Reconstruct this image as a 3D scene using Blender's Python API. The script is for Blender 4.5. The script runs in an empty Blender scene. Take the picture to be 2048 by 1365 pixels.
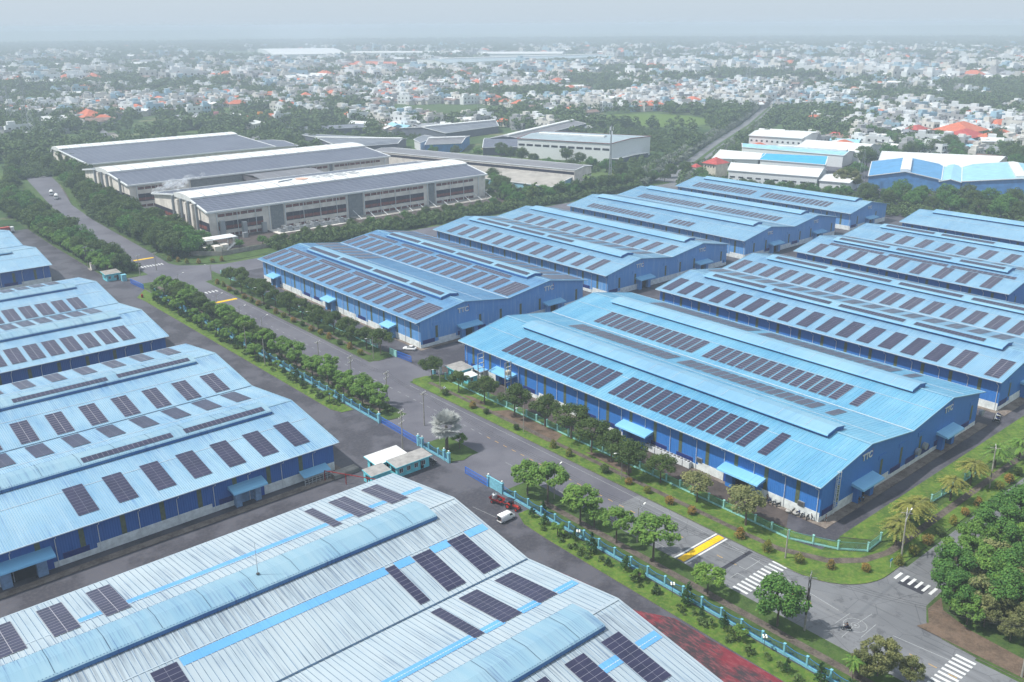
import bpy, bmesh, math, random
import numpy as np
from mathutils import Matrix, Vector
random.seed(7); rng = np.random.default_rng(7)
SC = bpy.context.scene; COL = SC.collection
R = math.radians
ORD = 'first second third fourth fifth sixth seventh eighth ninth tenth eleventh twelfth thirteenth fourteenth fifteenth sixteenth seventeenth eighteenth nineteenth twentieth twenty-first twenty-second twenty-third twenty-fourth twenty-fifth twenty-sixth'.split()
ORD += [f'{i}th' for i in range(27, 60)]
# ---------------------------------------------------------------- camera
YAW, PITCH, ROLL, CAM_H = 0.707564825, 0.338204190, -0.00626782494, 100.0
_f = Vector((math.sin(YAW)*math.cos(PITCH), math.cos(YAW)*math.cos(PITCH), -math.sin(PITCH)))
_r = Vector((math.cos(YAW), -math.sin(YAW), 0)); _u = _r.cross(_f)
_r2 = _r*math.cos(ROLL)+_u*math.sin(ROLL); _u2 = -_r*math.sin(ROLL)+_u*math.cos(ROLL)
cam = bpy.data.cameras.new('camera'); camo = bpy.data.objects.new('camera', cam); COL.objects.link(camo)
camo.matrix_world = Matrix(((_r2.x, _u2.x, -_f.x, 0), (_r2.y, _u2.y, -_f.y, 0), (_r2.z, _u2.z, -_f.z, CAM_H), (0, 0, 0, 1)))
cam.sensor_width = 36; cam.lens = 36*1801.44/2048; cam.clip_start = 0.5; cam.clip_end = 60000
SC.camera = camo
# ---------------------------------------------------------------- light
SUN_EL = 56; sun_dir = Vector((-0.845*math.cos(R(SUN_EL)), 0.535*math.cos(R(SUN_EL)), math.sin(R(SUN_EL))))
sun = bpy.data.lights.new('sun', 'SUN'); suno = bpy.data.objects.new('sun', sun); COL.objects.link(suno)
suno.rotation_euler = (-sun_dir).to_track_quat('-Z', 'Y').to_euler(); suno.location = (0, 0, 300)
sun.energy = 4.1; sun.angle = R(1.2); sun.color = (1.0, 0.965, 0.90)
w = bpy.data.worlds.new('World'); SC.world = w; w.use_nodes = True
nt = w.node_tree; nt.nodes.clear()
out = nt.nodes.new('ShaderNodeOutputWorld'); bg = nt.nodes.new('ShaderNodeBackground')
sky = nt.nodes.new('ShaderNodeTexSky'); sky.sky_type = 'NISHITA'; sky.sun_disc = False
sky.sun_elevation = R(SUN_EL); sky.sun_rotation = math.atan2(sun_dir.x, sun_dir.y)
sky.air_density = 1.3; sky.dust_density = 3.0; sky.ozone_density = 1.5; sky.altitude = 50
mix = nt.nodes.new('ShaderNodeMix'); mix.data_type = 'RGBA'; mix.inputs[0].default_value = 0.88
tc = nt.nodes.new('ShaderNodeTexCoord'); sx = nt.nodes.new('ShaderNodeSeparateXYZ')
rp = nt.nodes.new('ShaderNodeValToRGB')            # thin overcast veil: a little bluer at the horizon than overhead
rp.color_ramp.elements[0].position = 0.0; rp.color_ramp.elements[0].color = (4.7, 5.55, 6.35, 1)
rp.color_ramp.elements[1].position = 0.12; rp.color_ramp.elements[1].color = (5.35, 6.1, 6.75, 1)
nt.links.new(tc.outputs['Generated'], sx.inputs[0]); nt.links.new(sx.outputs['Z'], rp.inputs[0])
nt.links.new(sky.outputs[0], mix.inputs[6]); nt.links.new(rp.outputs[0], mix.inputs[7])
nt.links.new(mix.outputs[2], bg.inputs[0]); bg.inputs[1].default_value = 0.10; nt.links.new(bg.outputs[0], out.inputs[0])
SC.view_settings.view_transform = 'Standard'; SC.view_settings.look = 'None'
SC.view_settings.exposure = 0.42; SC.view_settings.gamma = 1.0; SC.view_settings.use_curve_mapping = False
SC.render.engine = 'CYCLES'
cy = SC.cycles; cy.max_bounces = 6; cy.diffuse_bounces = 2; cy.glossy_bounces = 2; cy.transmission_bounces = 3
cy.volume_bounces = 3; cy.transparent_max_bounces = 24; cy.caustics_reflective = False; cy.caustics_refractive = False
cy.use_denoising = True; cy.use_adaptive_sampling = True; cy.adaptive_threshold = 0.02; cy.sample_clamp_indirect = 4
# ---------------------------------------------------------------- helpers
class MB:
    def __init__(s): s.v = []; s.f = []; s.m = []
    def face(s, pts, m=0):
        b = len(s.v); s.v += [tuple(p) for p in pts]; s.f.append(tuple(range(b, b+len(pts)))); s.m.append(m)
    def add(s, vs, fs, m=0):
        b = len(s.v); s.v += [tuple(p) for p in vs]; s.f += [tuple(b+i for i in f) for f in fs]; s.m += [m]*len(fs)
    def box(s, x0, x1, y0, y1, z0, z1, m=0):
        s.add([(x0,y0,z0),(x1,y0,z0),(x1,y1,z0),(x0,y1,z0),(x0,y0,z1),(x1,y0,z1),(x1,y1,z1),(x0,y1,z1)],
              [(0,3,2,1),(4,5,6,7),(0,1,5,4),(1,2,6,5),(2,3,7,6),(3,0,4,7)], m)
    def bar(s, a, b, w, h=None, m=0, up=(0,0,1)):
        a = Vector(a); b = Vector(b); h = h or w; d = (b-a).normalized(); u = Vector(up)
        if abs(d.dot(u)) > .95: u = Vector((1, 0, 0))
        sx = d.cross(u).normalized()*w/2; sz = sx.cross(d).normalized()*h/2
        vs = [p+i*sx+j*sz for p in (a, b) for i, j in ((-1,-1),(1,-1),(1,1),(-1,1))]
        s.add(vs, [(0,1,2,3),(7,6,5,4),(0,4,5,1),(1,5,6,2),(2,6,7,3),(3,7,4,0)], m)
    def tube(s, pts, rs, n=6, m=0, cap=True):
        pts = [Vector(p) for p in pts]
        if not hasattr(rs, '__len__'): rs = [rs]*len(pts)
        base = len(s.v)
        for i, p in enumerate(pts):
            d = (pts[min(i+1, len(pts)-1)]-pts[max(i-1, 0)]).normalized()
            a = d.cross(Vector((0, 0, 1)) if abs(d.z) < .9 else Vector((1, 0, 0))).normalized(); b = d.cross(a)
            for k in range(n):
                t = 2*math.pi*k/n; s.v.append(tuple(p+(a*math.cos(t)+b*math.sin(t))*rs[i]))
        for i in range(len(pts)-1):
            for k in range(n):
                q = base+i*n; s.f.append((q+k, q+(k+1) % n, q+n+(k+1) % n, q+n+k)); s.m.append(m)
        if cap:
            s.f.append(tuple(base+k for k in range(n))[::-1]); s.m.append(m)
            s.f.append(tuple(base+(len(pts)-1)*n+k for k in range(n))); s.m.append(m)
    def prism(s, poly, z0, z1, m=0, ms=None):
        n = len(poly); b = len(s.v); ms = m if ms is None else ms
        s.v += [(p[0], p[1], z0) for p in poly]+[(p[0], p[1], z1) for p in poly]
        s.f.append(tuple(range(b+n, b+2*n))); s.m.append(m)
        s.f.append(tuple(range(b, b+n))[::-1]); s.m.append(ms)
        for i in range(n):
            j = (i+1) % n; s.f.append((b+i, b+j, b+n+j, b+n+i)); s.m.append(ms)
    def ball(s, c, r, n=8, k=5, m=0, sq=(1,1,1)):
        b = len(s.v)
        for i in range(k+1):
            t = math.pi*i/k
            for j in range(n):
                p = 2*math.pi*j/n; s.v.append((c[0]+r*sq[0]*math.sin(t)*math.cos(p), c[1]+r*sq[1]*math.sin(t)*math.sin(p), c[2]+r*sq[2]*math.cos(t)))
        for i in range(k):
            for j in range(n):
                s.f.append((b+i*n+j, b+i*n+(j+1) % n, b+(i+1)*n+(j+1) % n, b+(i+1)*n+j)); s.m.append(m)
    def disc(s, c, r, ax, w, n=14, m=0):                      # a short cylinder along axis ax (0 x, 1 y, 2 z)
        a, b2 = [(1, 2), (0, 2), (0, 1)][ax]; b = len(s.v)
        for sgn in (-1, 1):
            for k in range(n):
                t = 2*math.pi*k/n; p = [c[0], c[1], c[2]]; p[ax] += sgn*w/2; p[a] += r*math.cos(t); p[b2] += r*math.sin(t); s.v.append(tuple(p))
        s.f.append(tuple(range(b, b+n))); s.f.append(tuple(range(b+n, b+2*n))); s.m += [m, m]
        for k in range(n): s.f.append((b+k, b+(k+1) % n, b+n+(k+1) % n, b+n+k)); s.m.append(m)
    def mesh(s, name, mats, smooth=False):
        me = bpy.data.meshes.new(name); me.from_pydata(s.v, [], s.f)
        for m in (mats if isinstance(mats, (list, tuple)) else [mats]): me.materials.append(m)
        if len(me.materials) > 1: me.polygons.foreach_set('material_index', s.m)
        if smooth: me.polygons.foreach_set('use_smooth', [True]*len(me.polygons))
        me.update(); return me
def tag(o, label=None, cat=None, group=None, kind=None):
    if label: o['label'] = label
    if cat: o['category'] = cat
    if group: o['group'] = group
    if kind: o['kind'] = kind
    return o
def obj(name, me, parent=None, mat=None, **kw):
    """link a mesh; its own matrix is given in world space whatever its parent is"""
    o = bpy.data.objects.new(name, me); COL.objects.link(o)
    if parent is not None:
        o.parent = parent; o.matrix_parent_inverse = WM.get(parent.name, Matrix.Identity(4)).inverted()
    if mat is not None: o.matrix_basis = mat
    WM[o.name] = mat.copy() if mat is not None else Matrix.Identity(4)
    return tag(o, **kw) if kw else o
WM = {}
def build(name, mb, mats, parent=None, smooth=False, **kw): return obj(name, mb.mesh(name, mats, smooth), parent, **kw)
def thing(name, label, cat, loc=(0,0,0), rz=0, group=None):
    o = bpy.data.objects.new(name, None); COL.objects.link(o); o.empty_display_size = .5
    m = Matrix.Translation(loc) @ Matrix.Rotation(rz, 4, 'Z'); o.matrix_basis = m; WM[o.name] = m
    return tag(o, label, cat, group)
def local(name, me, parent, loc=(0,0,0), rot=(0,0,0)):
    """a part given in its parent's own space"""
    o = bpy.data.objects.new(name, me); COL.objects.link(o); o.parent = parent; o.location = loc; o.rotation_euler = rot; return o
def dup(root, loc, rz=0, sc=1.0, label=None, group=None, scz=None):
    r = root.copy(); COL.objects.link(r); r.location = loc; r.rotation_euler = (0, 0, rz); r.scale = (sc, sc, scz or sc)
    if label: r['label'] = label
    if group: r['group'] = group
    for ch in KIDS.setdefault(root.name, list(root.children)):
        c = ch.copy(); COL.objects.link(c); c.parent = r
        for g in KIDS.setdefault(ch.name, list(ch.children)):
            d = g.copy(); COL.objects.link(d); d.parent = c
    return r
KIDS = {}
# ---------------------------------------------------------------- materials
def srgb(r, g, b):
    f = lambda c: (c/255/12.92) if c/255 <= .04045 else ((c/255+.055)/1.055)**2.4
    return (f(r), f(g), f(b), 1)
class NT:
    def __init__(s, name, rough=.7, spec=.3, metal=0):
        s.mat = bpy.data.materials.new(name); s.mat.use_nodes = True; s.t = s.mat.node_tree; s.p = s.t.nodes['Principled BSDF']
        s.p.inputs['Roughness'].default_value = rough; s.p.inputs['Specular IOR Level'].default_value = spec; s.p.inputs['Metallic'].default_value = metal
    def n(s, k, **kw):
        x = s.t.nodes.new(k)
        for a, b in kw.items(): setattr(x, a, b)
        return x
    def l(s, a, b): s.t.links.new(a, b)
    def pos(s, scale=(1,1,1), obj=False):
        m = s.n('ShaderNodeMapping'); m.inputs['Scale'].default_value = scale
        g = s.n('ShaderNodeTexCoord').outputs['Object'] if obj else s.n('ShaderNodeNewGeometry').outputs['Position']
        s.l(g, m.inputs[0]); return m.outputs[0]
    def noise(s, vec, scale, detail=3, rough=.55, lo=.4, hi=.6):
        x = s.n('ShaderNodeTexNoise'); x.inputs['Scale'].default_value = scale; x.inputs['Detail'].default_value = detail; x.inputs['Roughness'].default_value = rough
        s.l(vec, x.inputs['Vector']); r = s.n('ShaderNodeMapRange'); r.inputs[1].default_value = lo; r.inputs[2].default_value = hi
        s.l(x.outputs[0], r.inputs[0]); return r.outputs[0]
    def mix(s, f, a, b, mode='MIX'):
        m = s.n('ShaderNodeMix'); m.data_type = 'RGBA'; m.blend_type = mode
        for i, v in ((0, f), (6, a), (7, b)):
            if isinstance(v, (tuple, list, float, int)): m.inputs[i].default_value = v
            else: s.l(v, m.inputs[i])
        return m.outputs[2]
    def math(s, op, a, b=0.0):
        m = s.n('ShaderNodeMath'); m.operation = op
        for i, v in ((0, a), (1, b)):
            if isinstance(v, (float, int)): m.inputs[i].default_value = v
            else: s.l(v, m.inputs[i])
        return m.outputs[0]
    def bump(s, h, strength=.3, dist=.05):
        b = s.n('ShaderNodeBump'); b.inputs['Strength'].default_value = strength; b.inputs['Distance'].default_value = dist; s.l(h, b.inputs['Height']); s.l(b.outputs[0], s.p.inputs['Normal'])
    def wave(s, vec, scale, axis='X'):
        x = s.n('ShaderNodeTexWave'); x.bands_direction = axis; x.inputs['Scale'].default_value = scale; s.l(vec, x.inputs['Vector']); return x.outputs[0]
    def done(s, col):
        if isinstance(col, (tuple, list)): s.p.inputs['Base Color'].default_value = col
        else: s.l(col, s.p.inputs['Base Color'])
        return s.mat
def plain(name, col, rough=.6, var=.12, scale=1.5, spec=.3, metal=0):
    t = NT(name, rough, spec, metal)
    if var <= 0: return t.done(col)
    d = tuple(c*(1-var*2.2) for c in col[:3])+(1,)
    return t.done(t.mix(t.noise(t.pos(), scale, 4, .6, .35, .65), col, d))
def roofmat(name, base, streak, axis, amt, fade, rough=.42, pale=None, stain=(), scol=None):
    """painted steel sheet; axis = direction the water runs. rain streaks along the slope, blotches where the paint has chalked"""
    t = NT(name, rough, .35)
    sc = (.07, 4.2, .07) if axis == 'x' else (4.2, .07, .07)
    st = t.noise(t.pos(sc), 1.0, 4, .62, .5, .7)
    sc2 = (.05, .55, .05) if axis == 'x' else (.55, .05, .05)
    st2 = t.noise(t.pos(sc2), 1.0, 3, .6, .42, .66)
    big = t.noise(t.pos(), .045, 3, .6, .38, .62)
    c = t.mix(big, base, fade)
    c = t.mix(t.math('MULTIPLY', st2, amt*.45), c, pale or fade)
    f = t.math('MULTIPLY', t.math('MULTIPLY', st, t.noise(t.pos((.8,.8,.8)), .12, 2, .5, .42, .62)), amt)
    c = t.mix(f, c, streak)
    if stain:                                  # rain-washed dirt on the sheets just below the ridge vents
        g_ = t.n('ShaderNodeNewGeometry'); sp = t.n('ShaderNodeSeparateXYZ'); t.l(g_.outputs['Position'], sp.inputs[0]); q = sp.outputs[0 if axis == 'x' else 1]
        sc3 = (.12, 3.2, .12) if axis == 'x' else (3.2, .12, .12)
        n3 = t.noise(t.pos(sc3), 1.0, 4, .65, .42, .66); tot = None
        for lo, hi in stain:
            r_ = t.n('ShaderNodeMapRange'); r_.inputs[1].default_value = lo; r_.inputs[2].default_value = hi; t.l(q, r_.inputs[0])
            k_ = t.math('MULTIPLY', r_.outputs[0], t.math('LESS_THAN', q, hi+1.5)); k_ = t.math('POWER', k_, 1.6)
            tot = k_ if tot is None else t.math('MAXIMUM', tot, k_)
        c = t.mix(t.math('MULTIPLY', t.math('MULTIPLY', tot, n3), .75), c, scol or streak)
    oi = t.n('ShaderNodeObjectInfo'); k = t.math('MULTIPLY', oi.outputs['Random'], .10)
    c = t.mix(k, c, pale or fade)
    t.bump(t.noise(t.pos((.4,.4,.4)), 1.0, 2, .5, .3, .7), .05, .1)
    return t.done(c)
M = {}
B_C  = srgb(88, 176, 224); B_Cf = srgb(112, 192, 232)
M['roof_c'] = roofmat('azure_roof_steel', srgb(76,138,174), srgb(46,102,154), 'x', .6, srgb(96,152,182), pale=srgb(136,174,192))
M['roof_c_sh'] = M['roof_c']
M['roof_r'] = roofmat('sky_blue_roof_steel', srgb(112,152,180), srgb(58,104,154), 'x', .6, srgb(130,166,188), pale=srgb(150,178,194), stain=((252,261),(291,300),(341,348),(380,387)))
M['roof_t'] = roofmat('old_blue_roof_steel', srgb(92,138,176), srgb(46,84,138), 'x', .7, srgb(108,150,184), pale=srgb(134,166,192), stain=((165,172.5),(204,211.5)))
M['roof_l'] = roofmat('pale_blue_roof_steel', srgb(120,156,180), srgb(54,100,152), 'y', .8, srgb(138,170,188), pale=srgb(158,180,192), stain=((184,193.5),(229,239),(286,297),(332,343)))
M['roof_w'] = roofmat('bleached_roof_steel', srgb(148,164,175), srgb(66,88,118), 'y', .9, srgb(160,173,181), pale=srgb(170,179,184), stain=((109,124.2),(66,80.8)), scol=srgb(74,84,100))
M['roof_mon_l'] = roofmat('ridge_vent_steel', srgb(114,150,172), srgb(34,72,126), 'y', .9, srgb(128,160,176), pale=srgb(144,168,180))
M['roof_mon_r'] = roofmat('ridge_vent_steel_azure', srgb(108,152,180), srgb(54,104,156), 'x', .6, srgb(120,162,184), pale=srgb(136,170,186))
M['lip'] = plain('blue_louvre_steel', srgb(44,98,164), .5, .2, 2)
M['lip_dirty'] = roofmat('dirty_blue_lip_steel', srgb(40,84,140), srgb(18,42,88), 'y', 1.0, srgb(66,112,158))
M['gr_w'] = plain('dirt_line', srgb(98,124,152), .7, .25, .4); M['gr_l'] = plain('blue_dirt_line', srgb(92,142,184), .6, .2, .4); M['gr_c'] = plain('pale_rib_line', srgb(128,198,222), .5, .2, .3); M['gr_r'] = plain('blue_rib_line', srgb(96,160,202), .5, .2, .4)
M['skylight'] = roofmat('blue_skylight_strip', srgb(86,146,196), srgb(58,108,168), 'y', .6, srgb(100,158,204))
def wallmat(name, base, dark, worn=.3):
    t = NT(name, .5, .3)
    g = t.noise(t.pos((1.6, 1.6, .12)), 1.0, 4, .6, .5, .72)
    c = t.mix(t.math('MULTIPLY', g, worn), base, dark)
    b = t.n('ShaderNodeNewGeometry'); sp = t.n('ShaderNodeSeparateXYZ'); t.l(b.outputs['Position'], sp.inputs[0])
    s_ = t.math('ADD', sp.outputs[0], sp.outputs[1]); sn = t.math('SINE', t.math('MULTIPLY', s_, 2*math.pi/.5))
    t.bump(sn, .35, .04)
    return t.done(c)
M['wall_c'] = wallmat('bright_blue_wall_steel', srgb(52,116,190), srgb(40,94,162), .35)
M['wall_t'] = wallmat('weathered_blue_wall_steel', srgb(88,144,202), srgb(146,178,208), .6)
M['wall_l'] = wallmat('deep_blue_wall_steel', srgb(44,96,166), srgb(30,74,138), .45)
M['plinth'] = plain('white_painted_block_wall', srgb(226,232,232), .75, .12, .8)
M['olive'] = plain('olive_translucent_sheet', srgb(96,108,84), .4, .15, 2)
M['navy'] = plain('navy_louvre', srgb(26,48,118), .5, .15, 3)
M['white'] = plain('white_paint', srgb(214,218,220), .5, .06, 2)
M['whiteroof'] = plain('white_roof_sheet', srgb(214,216,216), .5, .08, .3)
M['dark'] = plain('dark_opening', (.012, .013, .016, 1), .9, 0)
M['canopy'] = roofmat('canopy_sheet', srgb(112,174,216), srgb(70,130,186), 'x', .5, srgb(130,188,222))
M['portal'] = plain('pale_blue_door_surround', srgb(128,160,196), .6, .15, 1)
M['door'] = plain('blue_steel_door', srgb(40,84,170), .45, .08, 2)
M['bluedoor'] = plain('light_blue_door', srgb(84,160,212), .45, .08, 2)
M['gutter'] = plain('gutter_steel', srgb(176,192,204), .5, .1, 1)
M['seam'] = plain('dark_gutter_line', srgb(58,84,110), .6, .2, 1)
M['concrete'] = plain('concrete', srgb(150,146,140), .85, .16, .6)
M['galv'] = plain('galvanised_steel', srgb(160,166,172), .4, .1, 3, metal=.3)
M['pole'] = plain('pole_concrete', srgb(158,154,146), .8, .15, 2)
M['poledark'] = plain('pole_dark_fittings', srgb(70,68,68), .7, .2, 4)
def solarmat(name, grid=None, lines=True):
    t = NT(name, .28, .35)
    cell = srgb(36, 38, 62)
    c = t.mix(t.noise(t.pos((.3,.3,.3)), 1.0, 2, .5, .3, .7), cell, srgb(48, 48, 74))
    if grid:
        gu, gv = grid
        tcx = t.n('ShaderNodeTexCoord'); sp = t.n('ShaderNodeSeparateXYZ'); t.l(tcx.outputs['Object'], sp.inputs[0])
        def line(o, per, w):
            a = t.math('FRACT', t.math('DIVIDE', o, per)); a = t.math('ABSOLUTE', t.math('SUBTRACT', a, .5))
            return t.math('GREATER_THAN', a, .5-w/per)
        f = t.math('MAXIMUM', line(sp.outputs[0], gu, .05), line(sp.outputs[1], gv, .045))
        c = t.mix(t.math('MULTIPLY', f, .75), c, srgb(168,166,172))
    return t.done(c)
M['pv'] = solarmat('solar_cells'); M['pvgrid'] = solarmat('solar_array_cells', (1.98, 1.08))
M['pvframe'] = plain('solar_frame', srgb(132,132,146), .4, 0)
def groundmat(name, a, b, c, s1=.25, s2=2.2, rough=.9, k=.5, lo=.4, hi=.6):
    t = NT(name, rough, .2)
    x = t.mix(t.noise(t.pos(), s1, 5, .65, lo, hi), a, b)
    x = t.mix(t.math('MULTIPLY', t.noise(t.pos(), s2, 4, .7, .45, .68), k), x, c)
    t.bump(t.noise(t.pos(), 3.0, 4, .7, .3, .7), .25, .06)
    return t.done(x)
t = NT('street_asphalt', .85, .2)
x = t.mix(t.noise(t.pos(), .06, 5, .6, .38, .62), srgb(118,120,124), srgb(102,104,108))
x = t.mix(t.math('MULTIPLY', t.noise(t.pos((.9,.035,1)), 1.0, 4, .6, .5, .68), .5), x, srgb(74,76,80))
x = t.mix(t.math('MULTIPLY', t.noise(t.pos((.8,.05,1)), .7, 3, .6, .55, .7), .35), x, srgb(124,124,124))
x = t.mix(t.math('MULTIPLY', t.noise(t.pos(), .35, 6, .75, .56, .62), .5), x, srgb(70,70,74))
vo = t.n('ShaderNodeTexVoronoi'); vo.feature = 'DISTANCE_TO_EDGE'; vo.inputs['Scale'].default_value = .13; t.l(t.pos(), vo.inputs['Vector'])
x = t.mix(t.math('MULTIPLY', t.math('LESS_THAN', vo.outputs[0], .006), .45), x, srgb(62,62,66))
t.bump(t.noise(t.pos(), 6.0, 3, .7, .3, .7), .2, .03); M['asphalt'] = t.done(x)
M['yard'] = groundmat('wet_yard_asphalt', srgb(82,82,90), srgb(62,62,70), srgb(96,91,92), .09, 1.4, .62, .45, .45, .55)
M['yardbrown'] = groundmat('brown_wet_yard', srgb(82,74,72), srgb(60,54,54), srgb(100,92,86), .2, 1.6, .8, .5)
M['apron'] = groundmat('concrete_apron', srgb(128,118,110), srgb(96,86,80), srgb(150,142,134), .3, 2, .85, .4)
M['grass'] = groundmat('mown_grass', srgb(84,112,42), srgb(62,90,36), srgb(122,126,66), .3, 1.1, .95, .55)
M['grass2'] = groundmat('dull_grass', srgb(66,90,42), srgb(50,72,36), srgb(92,100,60), .3, 3, .95, .5)
M['earth'] = groundmat('bare_earth', srgb(104,88,76), srgb(80,68,58), srgb(124,110,96), .4, 3, .95, .4)
M['asphalt_dark'] = groundmat('older_asphalt', srgb(100,100,108), srgb(86,86,95), srgb(106,104,110), .07, 3, .85, .4)
M['path'] = groundmat('old_footpath', srgb(96,88,82), srgb(70,64,60), srgb(120,112,100), .5, 3, .9, .5)
M['kerb'] = plain('kerb_stone', srgb(116,112,106), .85, .15, 2)
M['paint'] = plain('road_paint_white', srgb(206,208,208), .7, .08, 3)
M['paintfaint'] = plain('worn_road_paint', srgb(156,158,160), .8, .15, 3)
M['yellow'] = plain('road_paint_yellow', srgb(232,188,24), .7, .10, 2)
M['ydash'] = plain('worn_yellow_paint', srgb(196,158,84), .8, .15, 3)
M['patch'] = plain('fresh_asphalt', srgb(56,57,66), .85, .1, 1)
t = NT('red_stained_yard', .8, .2)
x = t.mix(t.noise(t.pos((1,.5,1)), .13, 6, .75, .49, .58), srgb(58,52,56), srgb(112,44,54)); x = t.mix(t.math('MULTIPLY', t.noise(t.pos((1.6,.4,1)), 1.2, 5, .7, .48, .62), .6), x, srgb(140,78,84)); M['redyard'] = t.done(x)
M['cyan'] = plain('cyan_fence_paint', srgb(124,188,206), .6, .12, 1.5)
M['fblue'] = plain('blue_fence_bars', srgb(44,118,186), .5, .1, 2)
M['gateblue'] = plain('gate_blue', srgb(34,112,216), .45, .08, 2)
M['mint'] = plain('mint_fence_paint', srgb(150,206,198), .6, .12, 1.5)
M['mintmesh'] = plain('mint_wire', srgb(96,156,150), .6, .1, 2)
M['red'] = plain('red_paint', srgb(140,34,34), .4, .08, 3)
M['redor'] = plain('orange_red_paint', srgb(172,50,38), .4, .06, 3)
M['black'] = plain('black_rubber', (.02, .02, .022, 1), .7, 0)
t = NT('window_glass', .08, .6); M['glass'] = t.done((.03, .04, .05, 1))
t = NT('vehicle_white', .25, .5); M['carwhite'] = t.done(srgb(232,232,232))
t = NT('lamp_globe', .2, .5); M['globe'] = t.done(srgb(235,235,228))
# ---------------------------------------------------------------- ground, yards, street
def sheet(name, poly, z, mat, thick=0, kind='structure'):
    m = MB()
    if thick: m.prism(poly, z-thick, z)
    else: m.face([(p[0], p[1], z) for p in poly])
    return build(name, m, mat, kind=kind)
def rect(x0, x1, y0, y1): return [(x0,y0),(x1,y0),(x1,y1),(x0,y1)]
def arc(cx, cy, r, a0, a1, n=10): return [(cx+r*math.cos(R(a0+(a1-a0)*i/n)), cy+r*math.sin(R(a0+(a1-a0)*i/n))) for i in range(n+1)]
t = NT('countryside', .95, .1)
x = t.mix(t.noise(t.pos(), .012, 5, .6, .4, .6), srgb(58,80,48), srgb(82,100,58))
x = t.mix(t.noise(t.pos(), .05, 5, .7, .52, .62), x, srgb(44,62,40))
x = t.mix(t.math('MULTIPLY', t.noise(t.pos(), .02, 4, .6, .6, .66), .7), x, srgb(128,122,96)); t.done(x)
M['land'] = t.mat
g = MB(); N = 24; G = 26000
for i in range(N):
    for j in range(N):
        x0 = -G+2*G*i/N; y0 = -G+2*G*j/N; g.face([(x0,y0,-.06),(x0+2*G/N,y0,-.06),(x0+2*G/N,y0+2*G/N,-.06),(x0,y0+2*G/N,-.06)])
build('ground', g, M['land'], kind='structure')
sheet('left_yard', rect(-160,115.5,-40,520), 0, M['yard'])
sheet('right_yard', rect(147.5,700,78.9,366), 0, M['yard'])
sheet('estate_verge_ground', rect(115.5,720,-30,372), -.02, M['grass2'])
# street: main carriageway, side roads
sheet('street', rect(124.3,138.2,-40,118), .004, M['asphalt']); sheet('street', rect(124.3,138.2,118,398), .004, M['asphalt_dark'])
sheet('cross_road', rect(138.2,720,53,64.6), .004, M['asphalt'])
sheet('junction', [(137,44),(156,44),(156,66),(146,74),(139.5,86),(137,86)], -.01, M['asphalt'])
sheet('north_cross_road', [(138.2,357),(150,362),(190,362),(470,366),(470,382),(156,380),(146,386),(140,391),(138.2,398)], .004, M['asphalt_dark'])
nw = [(124.3,398),(138.2,398),(140,430),(142,488),(143.5,522),(148,576),(164,660),(178,760),(190,830),(178,836),(163,772),(147,652),(135,560),(130,530),(128,490),(125,434)]
sheet('far_street', nw, .008, M['asphalt_dark'])
for a in ((115.5,124.4,139.5,158.4),(115.5,124.4,171.2,189.6),(138,147.7,208.6,230.6),(113,124.4,371.2,384.2)): sheet('entrance_drive', rect(*a), -.012, M['asphalt_dark'])
sheet('mill_yard', rect(152,440,404,640), -.02, M['yardbrown'])
# corner fill of the junction and its kerbs
def verge(name, poly, mat='grass', h=.13):
    m = MB(); m.prism(poly, -.01, h, 0, 1); build(name, m, [M[mat], M['kerb']], kind='structure')
verge('inner_verge', [(110.2,206),(111.5,202.2),(114.9,201.6),(114.9,362),(108.4,352),(109,345)], 'grass')
verge('inner_verge', [(109.2,-20),(115.0,-20),(115.0,129.5),(112.2,129.5),(110.4,125.5),(110.0,118),(110.0,84)], 'grass')
verge('outer_verge', [(116,-20)]+[(124.2,-20),(124.2,136),(122,139.2),(116,139.4)], 'grass2')
verge('roundel_verge', [(116.2,159),(119,157.5),(122.5,158.6),(124.0,162),(124.0,168.5),(121.6,171.2),(116.2,171.3)], 'grass2')
verge('outer_verge', [(116,190),(122,188.6),(124.2,192),(124.2,366),(121,371),(116,371)], 'grass2')
verge('left_corner_verge', [(113,384),(120,384),(122.5,392),(124,434),(128,490),(130.4,530),(134.8,560),(147,652),(150,700),(118,650),(111,560),(109,470),(109,395)], 'grass2')
C0 = arc(150.5,78,12.4,180,270,12)
verge('corner_verge', [(138.3,207)]+[(138.3,84)]+C0+[(330,64.8),(700,64.8),(700,71),(330,71),(160,71.2)]+[(155.4,71.6),(148.8,78.6),(147.2,86),(147.2,205),(144.6,209),(140,209.4)], 'grass')
verge('inner_corner_lawn', [(155.8,79),(160.4,73.2),(190,73.2),(330,73.2),(330,78.6)], 'grass')
verge('outer_verge', [(138.3,232)]+[(141,229.6),(146.6,230),(147.2,233),(147.2,372),(143,362),(139.6,352),(138.3,345)], 'grass2')
verge('north_verge', [(140.4,398),(141.5,393),(147,388),(157,383.6),(470,386),(470,398),(420,404),(150,404),(148,440),(146,520),(152,572),(168,655),(170,700),(164.6,660),(148.8,576),(144,520),(142.2,486),(140.4,430)], 'grass2')
verge('south_corner_verge', [(138.9,-30),(138.9,44),(139.4,50)]+[(142,54),(146.5,56.2),(152,56.4),(700,52.6),(700,-30)], 'grass2')
sheet('footpath', [(141.6,204),(141.6,92),(142,84),(145.5,75),(151,70.6),(158,68.6),(700,68.4),(700,69.9),(158,70.2),(152,72.1),(147,76.4),(143.4,85),(143,92),(143,204)], .15, M['path'])
sheet('footpath', [(118.9,130),(118.9,-20),(120.6,-20),(120.6,130)], .15, M['path'])
sheet('footpath', [(141.4,348),(141.4,236),(142.7,236),(142.7,348)], .15, M['path'])
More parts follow.
